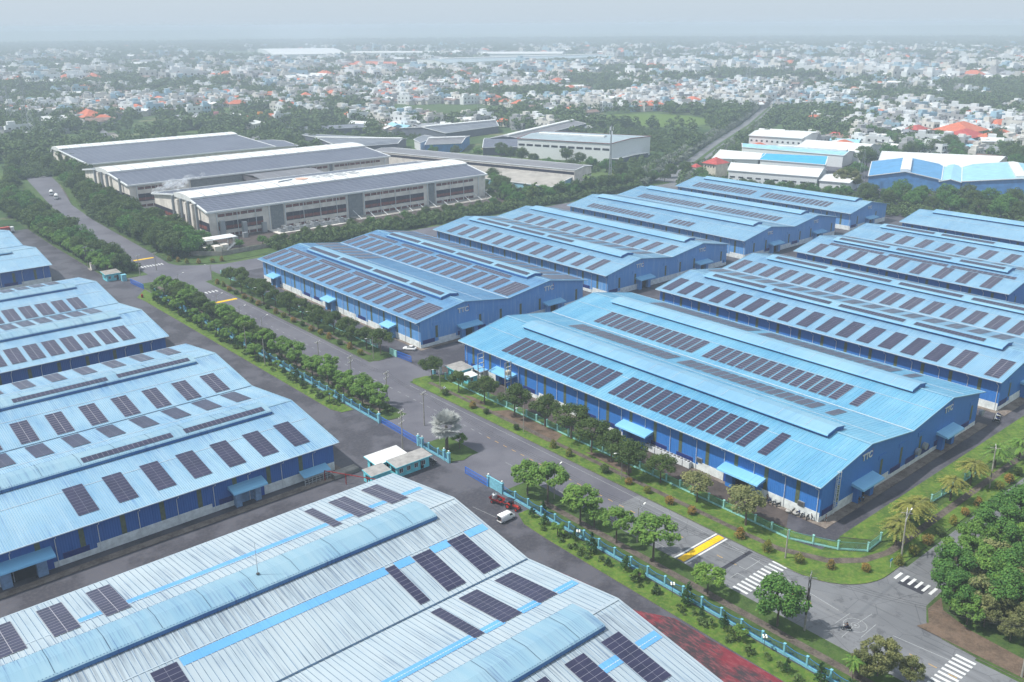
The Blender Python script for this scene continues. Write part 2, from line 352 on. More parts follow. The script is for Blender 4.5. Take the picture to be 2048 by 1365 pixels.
sheet('footpath', [(119.4,362),(119.4,196),(121,196),(121,362)], .15, M['path'])
for y0, y1, x0, x1 in ((150,176,141.2,146.9),(126,141,143.4,146.6),(180,190,143,145)): sheet('earth_patch', [(x0,y0+1.5),(x0+1.2,y0),(x1,y0+2),(x1,y1-3),(x0+.8,y1)], .146, M['earth'])
for p in ([(139.6,54.6),(139.4,30),(141.5,20),(143.4,30),(145.4,48),(147.5,53.6),(151,55.6),(145.8,55.6),(142,53.6)],): sheet('earth_patch', p, .146, M['earth'])
sheet('yard_earth', [(150.5,212),(156,212),(157.6,92),(150.5,88)], .004, M['yardbrown'])
verge('inner_verge', [(147.7,207),(147.7,86),(151.6,77.6),(154,77),(151,84),(150.4,92),(150.4,205)], 'grass')

# aprons round the sheds
for k_, a in enumerate(((156.6,158.3,82.8,208),(156.6,234.6,82.6,85.1),(156.4,158.3,229,343),(156.4,235,228.3,230.4))): sheet('concrete_apron', rect(*a), .09+.005*(k_ % 2), M['apron'], .08)
for k_, a in enumerate(((-40,94,169.6,171.6),(92.6,94.4,172,262),(244,246,82.5,205),(244,322,82.2,84.8))): sheet('concrete_apron', rect(*a), .09+.005*(k_ % 2), M['apron'], .08)
sheet('red_stained_yard', [(93.6,22),(94,92),(98,104),(103,99),(106,90),(109.4,84),(109.8,62),(109.0,22)], .006, M['redyard'])
sheet('dirt_stain', [(97,106),(100,112),(104,108),(105.5,100),(102,97),(98,100)], .010, M['redyard'])
# markings (flat paint, each 4 mm over the street)
def paint(name, polys, z, mat):
    m = MB()
    for p in polys: m.face([(q[0], q[1], z) for q in p])
    return build(name, m, M[mat], kind='structure')
def dash(x, y0, y1, wd): return rect(x-wd/2, x+wd/2, y0, y1)
for i in range(11): paint('zebra_stripe', [rect(125.05+i*1.27, 125.62+i*1.27, 79.7, 82.9)], .012, 'paint')
for i in range(9): paint('zebra_stripe', [rect(127+i*1.24, 127.6+i*1.24, 43.4, 46.7)], .012, 'paint')
for i in range(8): paint('zebra_stripe', [[(150.5, 64-i*1.35),(153.3,64-i*1.35),(153.3,64.55-i*1.35),(150.5,64.55-i*1.35)]], .016, 'paint')
for i in range(8): paint('zebra_stripe', [rect(125.6+i*1.42, 126.2+i*1.42, 339.4, 342)], .012, 'paint')
for i in range(8): paint('zebra_stripe', [rect(126.6+i*1.25, 127.2+i*1.25, 397.2, 400.2)], .014, 'paint')
paint('fresh_asphalt_patch', [rect(149.4,152.4,58.4,63.2)], .012, 'patch')
paint('fresh_asphalt_patch', [rect(126.2,137.8,87.3,88.2)], .012, 'patch')
y = 34
while y < 196:
    if not (78 < y < 85 or 92 < y < 98 or 52 < y < 68): paint('centre_dash', [dash(131.6, y, y+1.4, .16)], .012, 'ydash' if y < 165 else 'paintfaint')
    y += 3.3
while y < 340: paint('centre_dash', [dash(131.5, y, y+1.6, .15)], .012, 'paintfaint'); y += 4.2
paint('edge_line', [dash(136.7, 97.4, 206, .12), dash(136.7, 233, 336, .1)], .012, 'paintfaint')
paint('edge_line', [[(136.6,92.6),(135.0,79),(133.4,66),(133.55,66),(135.15,79),(136.75,92.6)], [(135,46.5),(134,56),(134.15,56),(135.15,46.5)]], .012, 'paintfaint')
paint('edge_line', [dash(126, 97.4, 150, .1), dash(126.2, 236, 334, .1)], .012, 'paintfaint')
for a in ((131.7,136.4,84.6,84.75),(131.6,131.75,84.6,86.2),(129.4,129.55,82.9,85),(127.2,129.5,84.9,85.05),(132.2,132.35,75.8,79.7),(128.6,132.3,75.7,75.85)): paint('bay_line', [rect(*a)], .016, 'paintfaint')
# speed humps
def hump(y, x0, x1, wd, white=True):
    m = MB(); n = 8
    for i in range(n):
        a = -1+2*i/n; b = -1+2*(i+1)/n
        m.face([(x0,y+a*wd,.014+.08*(1-a*a)),(x1,y+a*wd,.014+.08*(1-a*a)),(x1,y+b*wd,.014+.08*(1-b*b)),(x0,y+b*wd,.014+.08*(1-b*b))])
    build('speed_hump', m, M['yellow'], kind='structure')
    if white:
        for s in (-1, 1): paint('hump_line', [rect(x0-.2, x1+.2, y+s*(wd+.5)-.2, y+s*(wd+.5)+.2)], .016, 'paint')
hump(95.1, 124.7, 137.8, .8); hump(325, 125, 137.2, .9, False); hump(413, 128, 137, .9, False)
# the drill circle painted on the junction
def ring(cx, cy, r, wd, n=32):
    return [[(cx+(r+s)*math.cos(2*math.pi*(i+e)/n), cy+(r+s)*math.sin(2*math.pi*(i+e)/n)) for s, e in ((0,0),(wd,0),(wd,1),(0,1))] for i in range(n)]
def seg(a, b, wd):
    d = (Vector(b)-Vector(a)).normalized(); nrm = Vector((-d.y, d.x))*wd/2
    return [tuple(Vector(a)+nrm), tuple(Vector(b)+nrm), tuple(Vector(b)-nrm), tuple(Vector(a)-nrm)]
cx, cyy = 131.8, 61.8
paint('circle_marking', ring(cx, cyy, 1.9, .12)+ring(cx, cyy, .62, .12)+ring(cx, cyy, .05, .2), .016, 'paintfaint')
paint('circle_bars', [seg((129.6,64.4),(134.3,64.2),.12), seg((132.6,61.8),(137.0,61.5),.12), seg((127.0,61.6),(131.1,61.8),.12), seg((129.5,59.4),(134.8,59.5),.12)], .016, 'paintfaint')
paint('yard_line', [seg((106.8,138.5),(107.8,131.5),.10)], .006, 'paintfaint')
sheet('manhole_patch', rect(88.5,91,151.8,156.5), .006, M['earth'])
# ---------------------------------------------------------------- sheds
def text_mesh(body, size, depth, mat):
    c = bpy.data.curves.new('t', 'FONT'); c.body = body; c.size = size; c.extrude = depth; c.offset = size*.02; c.align_x = 'CENTER'; c.align_y = 'CENTER'
    o = bpy.data.objects.new('t', c); COL.objects.link(o); bpy.context.view_layer.update()
    me = bpy.data.meshes.new_from_object(o.evaluated_get(bpy.context.evaluated_depsgraph_get())); bpy.data.objects.remove(o); me.materials.clear(); me.materials.append(mat); return me
PVM = MB(); PVM.box(-.97,.97,-.505,.505,0,.035,0); PVM.box(-.99,.99,-.535,.535,-.01,.028,1); PV_MESH = PVM.mesh('solar_panel', [M['pv'], M['pvframe']])
_sheetcache = {}
def roof_sheet_mesh(w, L, mat, rib, key):
    """one roofing sheet, ribs running down the slope (local x = along ridge, local y = down slope)"""
    k = (round(w,2), round(L,2), key)
    if k in _sheetcache: return _sheetcache[k]
    m = MB(); pr = []; n = max(1, int(round(w/rib))); s = w/n
    g = min(.09, s*.14); q = min(.16, s*.26)
    for i in range(n):
        a = i*s; pr += [(a, 0), (a+s-q-g-.06, 0), (a+s-q-.06, 0), (a+s-q-.03, .06), (a+s-.03, .06)]
    pr.append((w, 0))
    for c_, ((a, za), (b, zb)) in enumerate(zip(pr[:-1], pr[1:])): m.face([(a,0,za),(b,0,zb),(b,L,zb),(a,L,za)], 1 if c_ % 5 == 1 else 0)
    gm = {'roof_w':'gr_w','roof_l':'gr_l','roof_c':'gr_c'}.get(key, 'gr_r')
    _sheetcache[k] = m.mesh('roof_sheet', [mat, M[gm]]); return _sheetcache[k]
def warehouse(label, ax, u0, u1, v0, hw, ze, zr, zv, mats, spans=2, sheet=3.0, rib=.5, mon=True, mon_in=(8,8), arrays=(), single=0, monpv=(), strips=(), letters=(), zv_same=False, doors=(), gdoors=(), olive=(), white_low=True, ov=1.8, gov=.7, gu=None, mon_dirty=False, longside='lo', facing=-1):
    """ax: ridge direction ('x' or 'y'); u along the ridge, v across. hw = half span. facing: which u end shows (0 -> u0, 1 -> u1)"""
    mr, mw, mm = mats
    P = (lambda u, v, z: (v, u, z)) if ax == 'y' else (lambda u, v, z: (u, v, z))
    n = spans; V = [v0+hw*i for i in range(2*n+1)]
    Z = [ze]+[zr if i % 2 else zv for i in range(1, 2*n)]+[ze]
    def zat(v):
        for i in range(2*n):
            if V[i] <= v <= V[i+1]+1e-6: return Z[i]+(Z[i+1]-Z[i])*(v-V[i])/hw
        return ze
    um, vm = (u0+u1)/2, (V[0]+V[-1])/2
    T = thing('warehouse', label, 'warehouse', P(um, vm, 0), 0, None)
    # walls
    a, b = u0+gov, u1-gov; c, d = V[0]+ov, V[-1]-ov
    body = MB()
    prof = [(c, zat(c)-.12)]+[(V[i], Z[i]-.12) for i in range(1, 2*n)]+[(d, zat(d)-.12)]
    for uu in (a, b): body.face([P(uu, v, z) for v, z in [(c, 0)]+prof+[(d, 0)]])
    for v in (c, d): body.face([P(a, v, 0), P(b, v, 0), P(b, v, zat(v)-.12), P(a, v, zat(v)-.12)])
    build('wall', body, M[mw], T)
    # white plinth on the sides that show
    sides = [(c, -1)] + ([(d, 1)] if ax == 'y' else [])
    if white_low:
        pl = MB(); g = .06
        rnd = random.Random(int(u0*7+v0))
        def seg_long(p, q, v, s):
            x = p
            while x < q-.5:
                L = min(8.0, q-x)
                pl.box(*sorted((P(x,v,0)[0], P(x+L,v,0)[0]+(s*g if ax=='y' else 0))), *sorted((P(x,v,0)[1]+(s*g if ax=='x' else 0), P(x+L,v,0)[1])), .05, 2.3) if False else None
                k0, k1 = x, x+L
                z1 = 2.25 if rnd.random() < .6 else 1.3
                pts = [P(k0,v+s*g,.05),P(k1,v+s*g,.05),P(k1,v+s*g,z1),P(k0,v+s*g,z1)]
                pl.face(pts); pl.face([P(k0,v,z1),P(k1,v,z1),P(k1,v+s*g,z1),P(k0,v+s*g,z1)])
                if z1 < 2: LV.append((k0+1.6, k1-1.4, v+s*(g+.02), 1.3, 2.5))
                x += L
        LV = []
        seg_long(a, b, c, -1)
        ue = a if facing == 0 else b; s = -1 if facing == 0 else 1
        x = c
        while x < d-.5:
            L = min(7.2, d-x); z1 = 2.25 if rnd.random() < .6 else 1.25
            pl.face([P(ue+s*g,x,.05),P(ue+s*g,x+L,.05),P(ue+s*g,x+L,z1),P(ue+s*g,x,z1)]); pl.face([P(ue,x,z1),P(ue,x+L,z1),P(ue+s*g,x+L,z1),P(ue+s*g,x,z1)])
            if z1 < 2:
                lv = MB(); lv.face([P(ue+s*(g+.03),x+.8,1.2),P(ue+s*(g+.03),x+L-1.6,1.2),P(ue+s*(g+.03),x+L-1.6,2.5),P(ue+s*(g+.03),x+.8,2.5)]); lv.face([P(ue+s*(g+.03),x+.8,2.5),P(ue+s*(g+.03),x+L-1.6,2.5),P(ue,x+L-1.6,2.6),P(ue,x+.8,2.6)]); build('louvre_panel', lv, M['navy'], T)
            x += L
        build('plinth_wall', pl, M['plinth'], T)
        for k0, k1, v, z0_, z1_ in LV:
            lv = MB(); lv.face([P(k0,v,z0_),P(k1,v,z0_),P(k1,v,z1_),P(k0,v,z1_)]); lv.face([P(k0,v,z1_),P(k1,v,z1_),P(k1,v+.1,z1_+.1),P(k0,v+.1,z1_+.1)]); build('louvre_panel', lv, M['navy'], T)
    # olive light strips and down pipes on the long side facing the camera
    u = a+5; vv = c
    while u < b-2:
        m = MB(); m.face([P(u,vv-.05,2.3),P(u+1.0,vv-.05,2.3),P(u+1.0,vv-.05,zat(c)-1.6),P(u,vv-.05,zat(c)-1.6)]); m.face([P(u,vv-.05,zat(c)-1.6),P(u+1,vv-.05,zat(c)-1.6),P(u+1,vv,zat(c)-1.5),P(u,vv,zat(c)-1.5)]); build('light_strip', m, M['olive'], T)
        u += 8
    u = a+.6
    while u < b:
        m = MB(); m.tube([P(u,V[0]+.15,ze-.1),P(u,V[0]+.2,ze-.7),P(u,vv-.18,ze-1.6),P(u,vv-.16,.1)], .075, 5); build('down_pipe', m, M['white'], T)
        u += 8
    ue = a if facing == 0 else b; s = -1 if facing == 0 else 1
    v = c+6
    k = 0
    while v < d-4:
        if not any(abs(v-gd) < 5 for gd in gdoors):
            zt = min(zat(v)-2.2, 6.6)
            m = MB(); m.face([P(ue+s*.05,v,2.5),P(ue+s*.05,v+1.0,2.5),P(ue+s*.05,v+1.0,zt),P(ue+s*.05,v,zt)]); build('light_strip', m, M['olive'], T)
            m = MB(); m.box(*sorted((P(ue,v-1.1,0)[0], P(ue+s*.12,v+2.1,0)[0])), *sorted((P(ue,v-1.1,0)[1], P(ue+s*.12,v+2.1,0)[1])), zt+.25, zt+1.3); build('vent_hood', m, M[mw], T)
        v += 9.2
    # roof sheets
    sl = math.atan2(zr-ze, hw)
    for i in range(2*n):
        rise = Z[i+1]-Z[i]; L = math.hypot(hw, rise); top, bot = (i+1, i) if i % 2 == 0 else (i, i+1)
        L = math.hypot(hw, Z[top]-Z[bot]); dirv = 1 if V[bot] > V[top] else -1
        e1 = Vector(P(1,0,0)); e2 = Vector(P(0, dirv*hw/L, (Z[bot]-Z[top])/L)); e3 = e1.cross(e2)
        flip = e3.z < 0
        if flip: e3 = -e3
        ns = max(1, int(round((u1-u0)/sheet))); wv = (u1-u0)/ns
        me = roof_sheet_mesh(wv, L+ (.12 if bot in (0, 2*n) else 0), M[mr], rib, mr)
        for j in range(ns):
            o = Vector(P(u0+wv*j, V[top], Z[top]))
            mt = Matrix(((e1.x,e2.x,e3.x,o.x),(e1.y,e2.y,e3.y,o.y),(e1.z,e2.z,e3.z,o.z),(0,0,0,1)))
            obj('roof_sheet', me, T, mt)
        # purlin lap seam across the slope
        m = MB(); vq = V[top]+dirv*hw*.42; zq = zat(vq)+.065
        m.bar(P(u0+1,vq,zq), P(u1-1,vq,zq), .16, .05)
        build('lap_seam', m, M['gutter'], T)
    m = MB()
    for i in range(1, 2*n, 2): m.bar(P(u0-.02,V[i],Z[i]+.05), P(u1+.02,V[i],Z[i]+.05), .7, .09)
    for uu in (u0, u1):
        for i in range(2*n): m.bar(P(uu,V[i],Z[i]+.02), P(uu,V[i+1],Z[i+1]+.02), .22, .22)
    build('ridge_flashing', m, M[mm], T)
    for i in range(2, 2*n, 2):
        m = MB(); m.bar(P(u0,V[i],Z[i]+.10), P(u1,V[i],Z[i]+.10), .42, .05); build('valley_gutter', m, M['seam' if ax == 'x' else 'gutter'], T)
    for q, vv_ in ((0, V[0]-.1), (2*n, V[-1]+.1)):
        m = MB(); m.bar(P(u0,vv_,ze-.06), P(u1,vv_,ze-.06), .2, .18); build('eave_gutter', m, M['gutter'], T)
    # ridge vents
    if mon:
        for i in range(1, 2*n, 2):
            p0, p1 = u0+mon_in[0], u1-mon_in[1]; vr = V[i]; h = 3.5; base = zat(vr-3.0)
            top = Z[i]+(.95 if ax == 'x' else 1.15); edge = top-(.5 if ax == 'x' else .62)
            m = MB()
            lp_ = .85 if mon_dirty else .45
            prof = [(-h-.3, edge-lp_), (-h-.24, edge-.2), (-h, edge-.03), (-h+.3, edge+.04), (0, top), (h-.3, edge+.04), (h, edge-.03), (h+.24, edge-.2), (h+.3, edge-lp_)]
            for c_, ((x0, z0_), (x1, z1_)) in enumerate(zip(prof[:-1], prof[1:])): m.face([P(p0,vr+x0,z0_),P(p1,vr+x0,z0_),P(p1,vr+x1,z1_),P(p0,vr+x1,z1_)], 1 if c_ in (0, len(prof)-2) else 0)
            V_ = build('ridge_vent', m, [M['roof_mon_l'] if ax == 'x' else M[mm], M['lip_dirty' if ax == 'x' else 'lip'] if mon_dirty else M['canopy']], T)
            m = MB()
            for s2 in (-1, 1):
                zb = zat(vr+s2*3.2)
                m.face([P(p0+.2,vr+s2*3.25,zb),P(p1-.2,vr+s2*3.25,zb),P(p1-.2,vr+s2*3.25,edge),P(p0+.2,vr+s2*3.25,edge)])
            for uu in (p0+.15, p1-.15): m.face([P(uu,vr-3.25,zat(vr-3.25)),P(uu,vr,Z[i]),P(uu,vr+3.25,zat(vr+3.25)),P(uu,vr+h,edge),P(uu,vr,top-.05),P(uu,vr-h,edge)])
            build('vent_cheek', m, M['lip'], V_)
            rb = MB(); q = p0+.25
            while q < p1-.1:
                for s2 in (-1, 1): rb.add([P(q,vr+s2*(h+.34),edge-lp_),P(q+.16,vr+s2*(h+.34),edge-lp_),P(q+.16,vr+s2*(h+.02),edge+.02),P(q,vr+s2*(h+.02),edge+.02)], [(0,1,2,3)])
                q += .5
            tag(build('lip_rib', rb, M['lip' if mon_dirty else mm], V_), kind='stuff')
            q = p0+6
            while q < p1-2:
                lp = MB(); lp.add([P(q,vr-h+.1,edge+.1),P(q+.09,vr-h+.1,edge+.1),P(q+.09,vr,top+.05),P(q,vr,top+.05),P(q,vr+h-.1,edge+.1),P(q+.09,vr+h-.1,edge+.1)], [(0,1,2,3),(3,2,5,4)]); build('vent_seam', lp, M['seam' if ax == 'x' else 'gutter'], V_); q += 7.8
            for (k, q0, q1) in monpv:
                if k != i: continue
                cnt = int((q1-q0)/1.09); vs = -1 if (ax == 'y' or True) else 1
                ang = math.atan2(top-edge, h)
                m2 = MB(); m2.bar((0,-.9,-.06),(cnt*1.09,-.9,-.06),.05); m2.bar((0,.9,-.06),(cnt*1.09,.9,-.06),.05)
                e1 = Vector(P(1,0,0)); e2 = Vector(P(0,math.cos(ang),math.sin(ang))); e3 = e1.cross(e2)
                if e3.z < 0: e3 = -e3
                for s3 in ((-1,) if ax == 'x' else (-1,)):
                    o = Vector(P(q0, vr-1.85, edge+.12+(1.65/h)*(top-edge)))
                    mt = Matrix(((e1.x,e2.x,e3.x,o.x),(e1.y,e2.y,e3.y,o.y),(e1.z,e2.z,e3.z,o.z),(0,0,0,1)))
                    A = obj('ridge_solar_array', m2.mesh('rail', M['galv']), T, mt)
                    for w_ in range(cnt): local('solar_panel', PV_MESH, A, (.545+w_*1.09, 0, 0), (0,0,math.pi/2))
    # solar arrays: (slope index, distance of the near edge from the low edge, rows, cols, [u starts])
    left = single
    for (i, off, rows, cols, us, *flat) in arrays:
        lo = i if i % 2 == 0 else i+1; hi = i+1 if i % 2 == 0 else i
        sgn = 1 if V[hi] > V[lo] else -1; L = math.hypot(hw, Z[hi]-Z[lo]); cs, sn = hw/L, (Z[hi]-Z[lo])/L
        e1 = Vector(P(1,0,0)); e2 = Vector(P(0, sgn*cs, sn)); e3 = e1.cross(e2)
        if e3.z < 0: e3 = -e3
        for us_ in us:
            cc = cols; wsc = 1.16 if mr == 'roof_c' else 1.0
            if isinstance(us_, tuple): us_, cc = us_
            o = Vector(P(us_, V[lo]+sgn*off*cs, Z[lo]+off*sn))+e3*.13
            mt = Matrix(((e1.x*wsc,e2.x,e3.x,o.x),(e1.y*wsc,e2.y,e3.y,o.y),(e1.z*wsc,e2.z,e3.z,o.z),(0,0,0,1)))
            W = cc*1.98; H_ = rows*1.08
            if left >= rows*cc:
                left -= rows*cc; k = ('rail', cc, rows)
                if k not in _sheetcache:
                    m = MB()
                    for q in range(cc*2): m.bar((.5+q*.99,0,-.05),(.5+q*.99,H_,-.05),.06)
                    _sheetcache[k] = m.mesh('rail', M['galv'])
                A = obj('solar_array', _sheetcache[k], T, mt)
                for r_ in range(rows):
                    for q in range(cc): local('solar_panel', PV_MESH, A, (.99+q*1.98, .54+r_*1.08, 0))
            else:
                k = ('slab', cc, rows)
                if k not in _sheetcache:
                    m = MB(); m.box(0,W,0,H_,-.02,.03); _sheetcache[k] = m.mesh('solar_array', M['pvgrid'])
                obj('solar_array', _sheetcache[k], T, mt)
    # saturated skylight strips lying in the sheeting: (slope, offset, width, u0, u1)
    for (i, off, wd, q0, q1) in strips:
        lo = i if i % 2 == 0 else i+1; hi = i+1 if i % 2 == 0 else i
        sgn = 1 if V[hi] > V[lo] else -1
        f = lambda q, o_: P(q, V[lo]+sgn*o_, Z[lo]+(Z[hi]-Z[lo])*o_/hw)
        m = MB(); q = q0; s_ = .5
        while q < q1-.01:
            for x0, x1, za, zb in ((0,.35,.065,.065),(.35,.38,.065,.115),(.38,.47,.115,.115),(.47,.5,.115,.065)):
                a1 = Vector(f(q+x0,off)); b1 = Vector(f(q+x1,off)); c1 = Vector(f(q+x1,off+wd)); d1 = Vector(f(q+x0,off+wd))
                m.face([a1+Vector((0,0,za)), b1+Vector((0,0,zb)), c1+Vector((0,0,zb)), d1+Vector((0,0,za))])
            q += s_
        build('skylight_strip', m, M['skylight'], T)
    # canopies with a door under them: long side doors (u, width, open?) and gable doors (v, width)
    def canopy(A, wd, side, h0, depth, opened):
        # side 'v' -> on the long wall at v=c; 'u' -> on the gable at ue
        if side == 'v': Q = lambda a_, o_, z: P(A+a_, c-o_, z)
        else: Q = lambda a_, o_, z: P(ue+s*o_, A+a_, z)
        m = MB(); hwid = wd/2
        n_ = 6; prof = [(0, h0+.75), (depth*.8, h0+.25), (depth*.97, h0+.08), (depth, h0-.25)]
        for (o0, z0_), (o1, z1_) in zip(prof[:-1], prof[1:]): m.face([Q(-hwid,o0,z0_),Q(hwid,o0,z0_),Q(hwid,o1,z1_),Q(-hwid,o1,z1_)])
        for e in (-hwid, hwid): m.face([Q(e,o,z) for o, z in prof]+[Q(e,0,h0)])
        build('canopy', m, M['canopy'], T)
        # portal box
        m = MB(); pw = hwid*.74; dp = depth*.45
        for e in (-1, 1):
            m.face([Q(e*pw*.55,dp,0),Q(e*pw,dp,0),Q(e*pw,dp,h0),Q(e*pw*.55,dp,h0)]); m.face([Q(e*pw,0,0),Q(e*pw,dp,0),Q(e*pw,dp,h0),Q(e*pw,0,h0)]); m.face([Q(e*pw*.55,0,0),Q(e*pw*.55,dp,0),Q(e*pw*.55,dp,h0),Q(e*pw*.55,0,h0)])
        m.face([Q(-pw,dp,h0*.92),Q(pw,dp,h0*.92),Q(pw,dp,h0),Q(-pw,dp,h0)])
        build('door_surround', m, M['portal' if ax == 'x' else mw], T)
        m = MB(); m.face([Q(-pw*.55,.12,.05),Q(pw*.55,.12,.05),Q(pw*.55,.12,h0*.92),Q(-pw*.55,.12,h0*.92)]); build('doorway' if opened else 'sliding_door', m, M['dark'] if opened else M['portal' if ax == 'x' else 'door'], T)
        m = MB(); m.face([Q(pw*1.05,.12,.1),Q(pw*1.05+1.2,.12,.1),Q(pw*1.05+1.2,.12,2.3),Q(pw*1.05,.12,2.3)]); build('side_door', m, M['door'], T)
    for (A, wd, op_) in doors: canopy(A, wd, 'v', 4.3, 3.2, op_)
    for A in gdoors: canopy(A, 9, 'u', 4.3, 3.0, True)
    for (v_, sz) in letters:
        me = TTC.setdefault(sz, text_mesh('TTC', sz, .08, M['white']))
        mt = Matrix.Translation(P(ue+s*.16, v_, zat(v_)-3.0)) @ Matrix.Rotation(math.pi/2, 4, 'X')
        if ax == 'x': mt = Matrix.Translation(P(ue+s*.16, v_, zat(v_)-3.0)) @ Matrix.Rotation(math.pi/2, 4, 'Z') @ Matrix.Rotation(math.pi/2, 4, 'X')
        obj('sign_letters', me, T, mt)
        m = MB(); zz = zat(v_)-3.0
        for k2 in range(7):
            t0, t1 = -1.0+k2*.3, -1.0+(k2+1)*.3; r0 = sz*.62
            g1 = lambda t_, rr: P(ue+s*.18, v_+sz*.75+rr*math.cos(t_)*.5, zz+.25+rr*math.sin(t_)) 
            m.face([g1(t0,r0),g1(t1,r0),g1(t1,r0*.86),g1(t0,r0*.86)])
        build('sign_swoosh', m, M['redor'], T)
    return T, zat
TTC = {}
def series(first, pitch, n): return [first+pitch*i for i in range(n)]
PV = dict
# right, front row
cu = [190.5-2.1-2.85*i for i in range(14)]+[147.6-2.1-2.85*i for i in range(15)]+[99.8]
WC, zC = warehouse('bright azure warehouse by the street junction with tightly packed solar strips', 'y', 84.3, 207.5, 156, 19.5, 9.1, 12.9, 10.0, ('roof_c','wall_c','roof_mon_r'),
  sheet=2.0, rib=1.0, arrays=[(0,3.0,9,1,cu),(1,2.4,6,1,cu),(2,2.4,8,1,cu),(3,2.4,7,1,cu)], single=270, mon_in=(8.5,11.5), letters=[(175.3,2.2),(214.2,2.2)], doors=[(104,11,True),(136,10,False),(187,9,False)], gdoors=[174.5,214], facing=0)
du = [199.3-6.9*i for i in range(16)]+[85.8]
WD, zD = warehouse('long sky blue warehouse directly behind the azure one, broad solar arrays', 'y', 84.3, 205, 244, 19.6, 9.0, 12.7, 9.9, ('roof_r','wall_c','roof_mon_r'),
  sheet=3.0, arrays=[(0,1.5,10,2,du),(1,2.0,9,2,du),(2,1.2,10,2,du),(3,2,9,2,du)], single=300, mon_in=(7,9), monpv=[(1,171,193),(1,146,168),(1,121,143),(1,97,118),(3,171,193),(3,146,168),(3,121,143),(3,97,118)], letters=[(263.6,2.2)], gdoors=[264,303], facing=0)
eu = [195.1-8.8*i for i in range(9)]
WE, zE = warehouse('sky blue warehouse with widely spaced solar arrays at the right edge', 'y', 117.6, 204.5, 331.6, 19.5, 9.0, 12.6, 9.9, ('roof_r','wall_c','roof_mon_r'),
  sheet=3.0, arrays=[(0,1.3,10,2,eu),(1,2,9,2,eu),(2,1.2,10,2,eu[1:]),(3,2,9,2,eu),(0,12.6,2,12,[172,146,121])], single=0, mon_in=(7.5,8.5), monpv=[(1,172,194),(1,147,169),(1,127,144),(3,172,194),(3,147,169)], facing=0)
WF, _ = warehouse('plain pale blue warehouse roof without any solar panels at the right edge', 'y', 96, 204, 420.8, 19.5, 9.0, 12.6, 9.9, ('roof_r','wall_c','roof_mon_r'), sheet=4.0, mon_in=(7,8), spans=1, facing=0)
# right, back row
tu = [342.6-4-6.45*i for i in range(17)]+[231.3]
W1, z1 = warehouse('weathered blue warehouse beside the street, its roof crowded with solar arrays', 'y', 229.4, 343.4, 155.8, 19.5, 9.2, 12.7, 9.9, ('roof_t','wall_t','roof_mon_r'),
  sheet=2.4, arrays=[(0,1.6,10,2,tu),(0,12.9,2,11,[319.6,293.6,268.4,244.4]),(1,2.0,10,2,tu[:6]),(2,1.0,10,2,tu),(2,12.9,2,11,[319.6,293.6,268.4,244.4]),(3,1.5,14,2,tu)], single=0, mon_in=(8,13),
  monpv=[(1,308,330),(1,284,306),(1,260,282),(1,239,258),(3,308,330),(3,284,306),(3,260,282),(3,239,258)], letters=[(175.2,2.4),(214.4,2.4)], doors=[(331,7,False),(287,7,False),(247,6,False)], gdoors=[177,216], facing=0, mon_dirty=True)
bu = [333.7-4-8.3*i for i in range(12)]
W2, z2 = warehouse('sky blue warehouse just behind the crowded solar roof, evenly spaced dark solar arrays', 'y', 229.6, 342, 243.9, 19.6, 8.9, 12.5, 9.8, ('roof_r','wall_t','roof_mon_r'),
  sheet=3.0, arrays=[(0,1.4,10,2,bu),(1,2,9,2,bu),(2,.4,10,2,[330.7-4-8.3*i for i in range(12)]),(3,2,9,2,bu)], single=0, mon_in=(7,7), monpv=[(1,308,330),(1,284,306),(1,266,282)], letters=[(263.8,2.2),(303,2.2)], gdoors=[266,303], facing=0)
qu = [285-2-2.7*i for i in range(16)]
W3, z3 = warehouse('sky blue warehouse third from the street in the back row, tight blocks of solar strips', 'y', 229.4, 342.5, 332, 19.5, 8.9, 12.5, 9.8, ('roof_r','wall_t','roof_mon_r'),
  sheet=3.8, arrays=[(0,3.2,5,1,[329-2.7*i for i in range(16)]+[(274-2.7*i,1) for i in range(5)]),(2,2.2,6,1,[328-2.7*i for i in range(16)]+[282-2.7*i for i in range(16)])], mon_in=(7,7), letters=[(352,2),(390,2)], gdoors=[356,392], facing=0)
W4, z4 = warehouse('rearmost sky blue warehouse of the back row, in front of the white factory roofs', 'y', 229.8, 343, 421.6, 19.5, 8.9, 12.5, 9.8, ('roof_r','wall_t','roof_mon_r'),
  sheet=3.8, arrays=[(0,3.6,7,1,[331.5-2.75*i for i in range(15)]+[284.5-2.75*i for i in range(15)])], mon_in=(7,8), letters=[(441,2)], gdoors=[442], spans=1, facing=0)
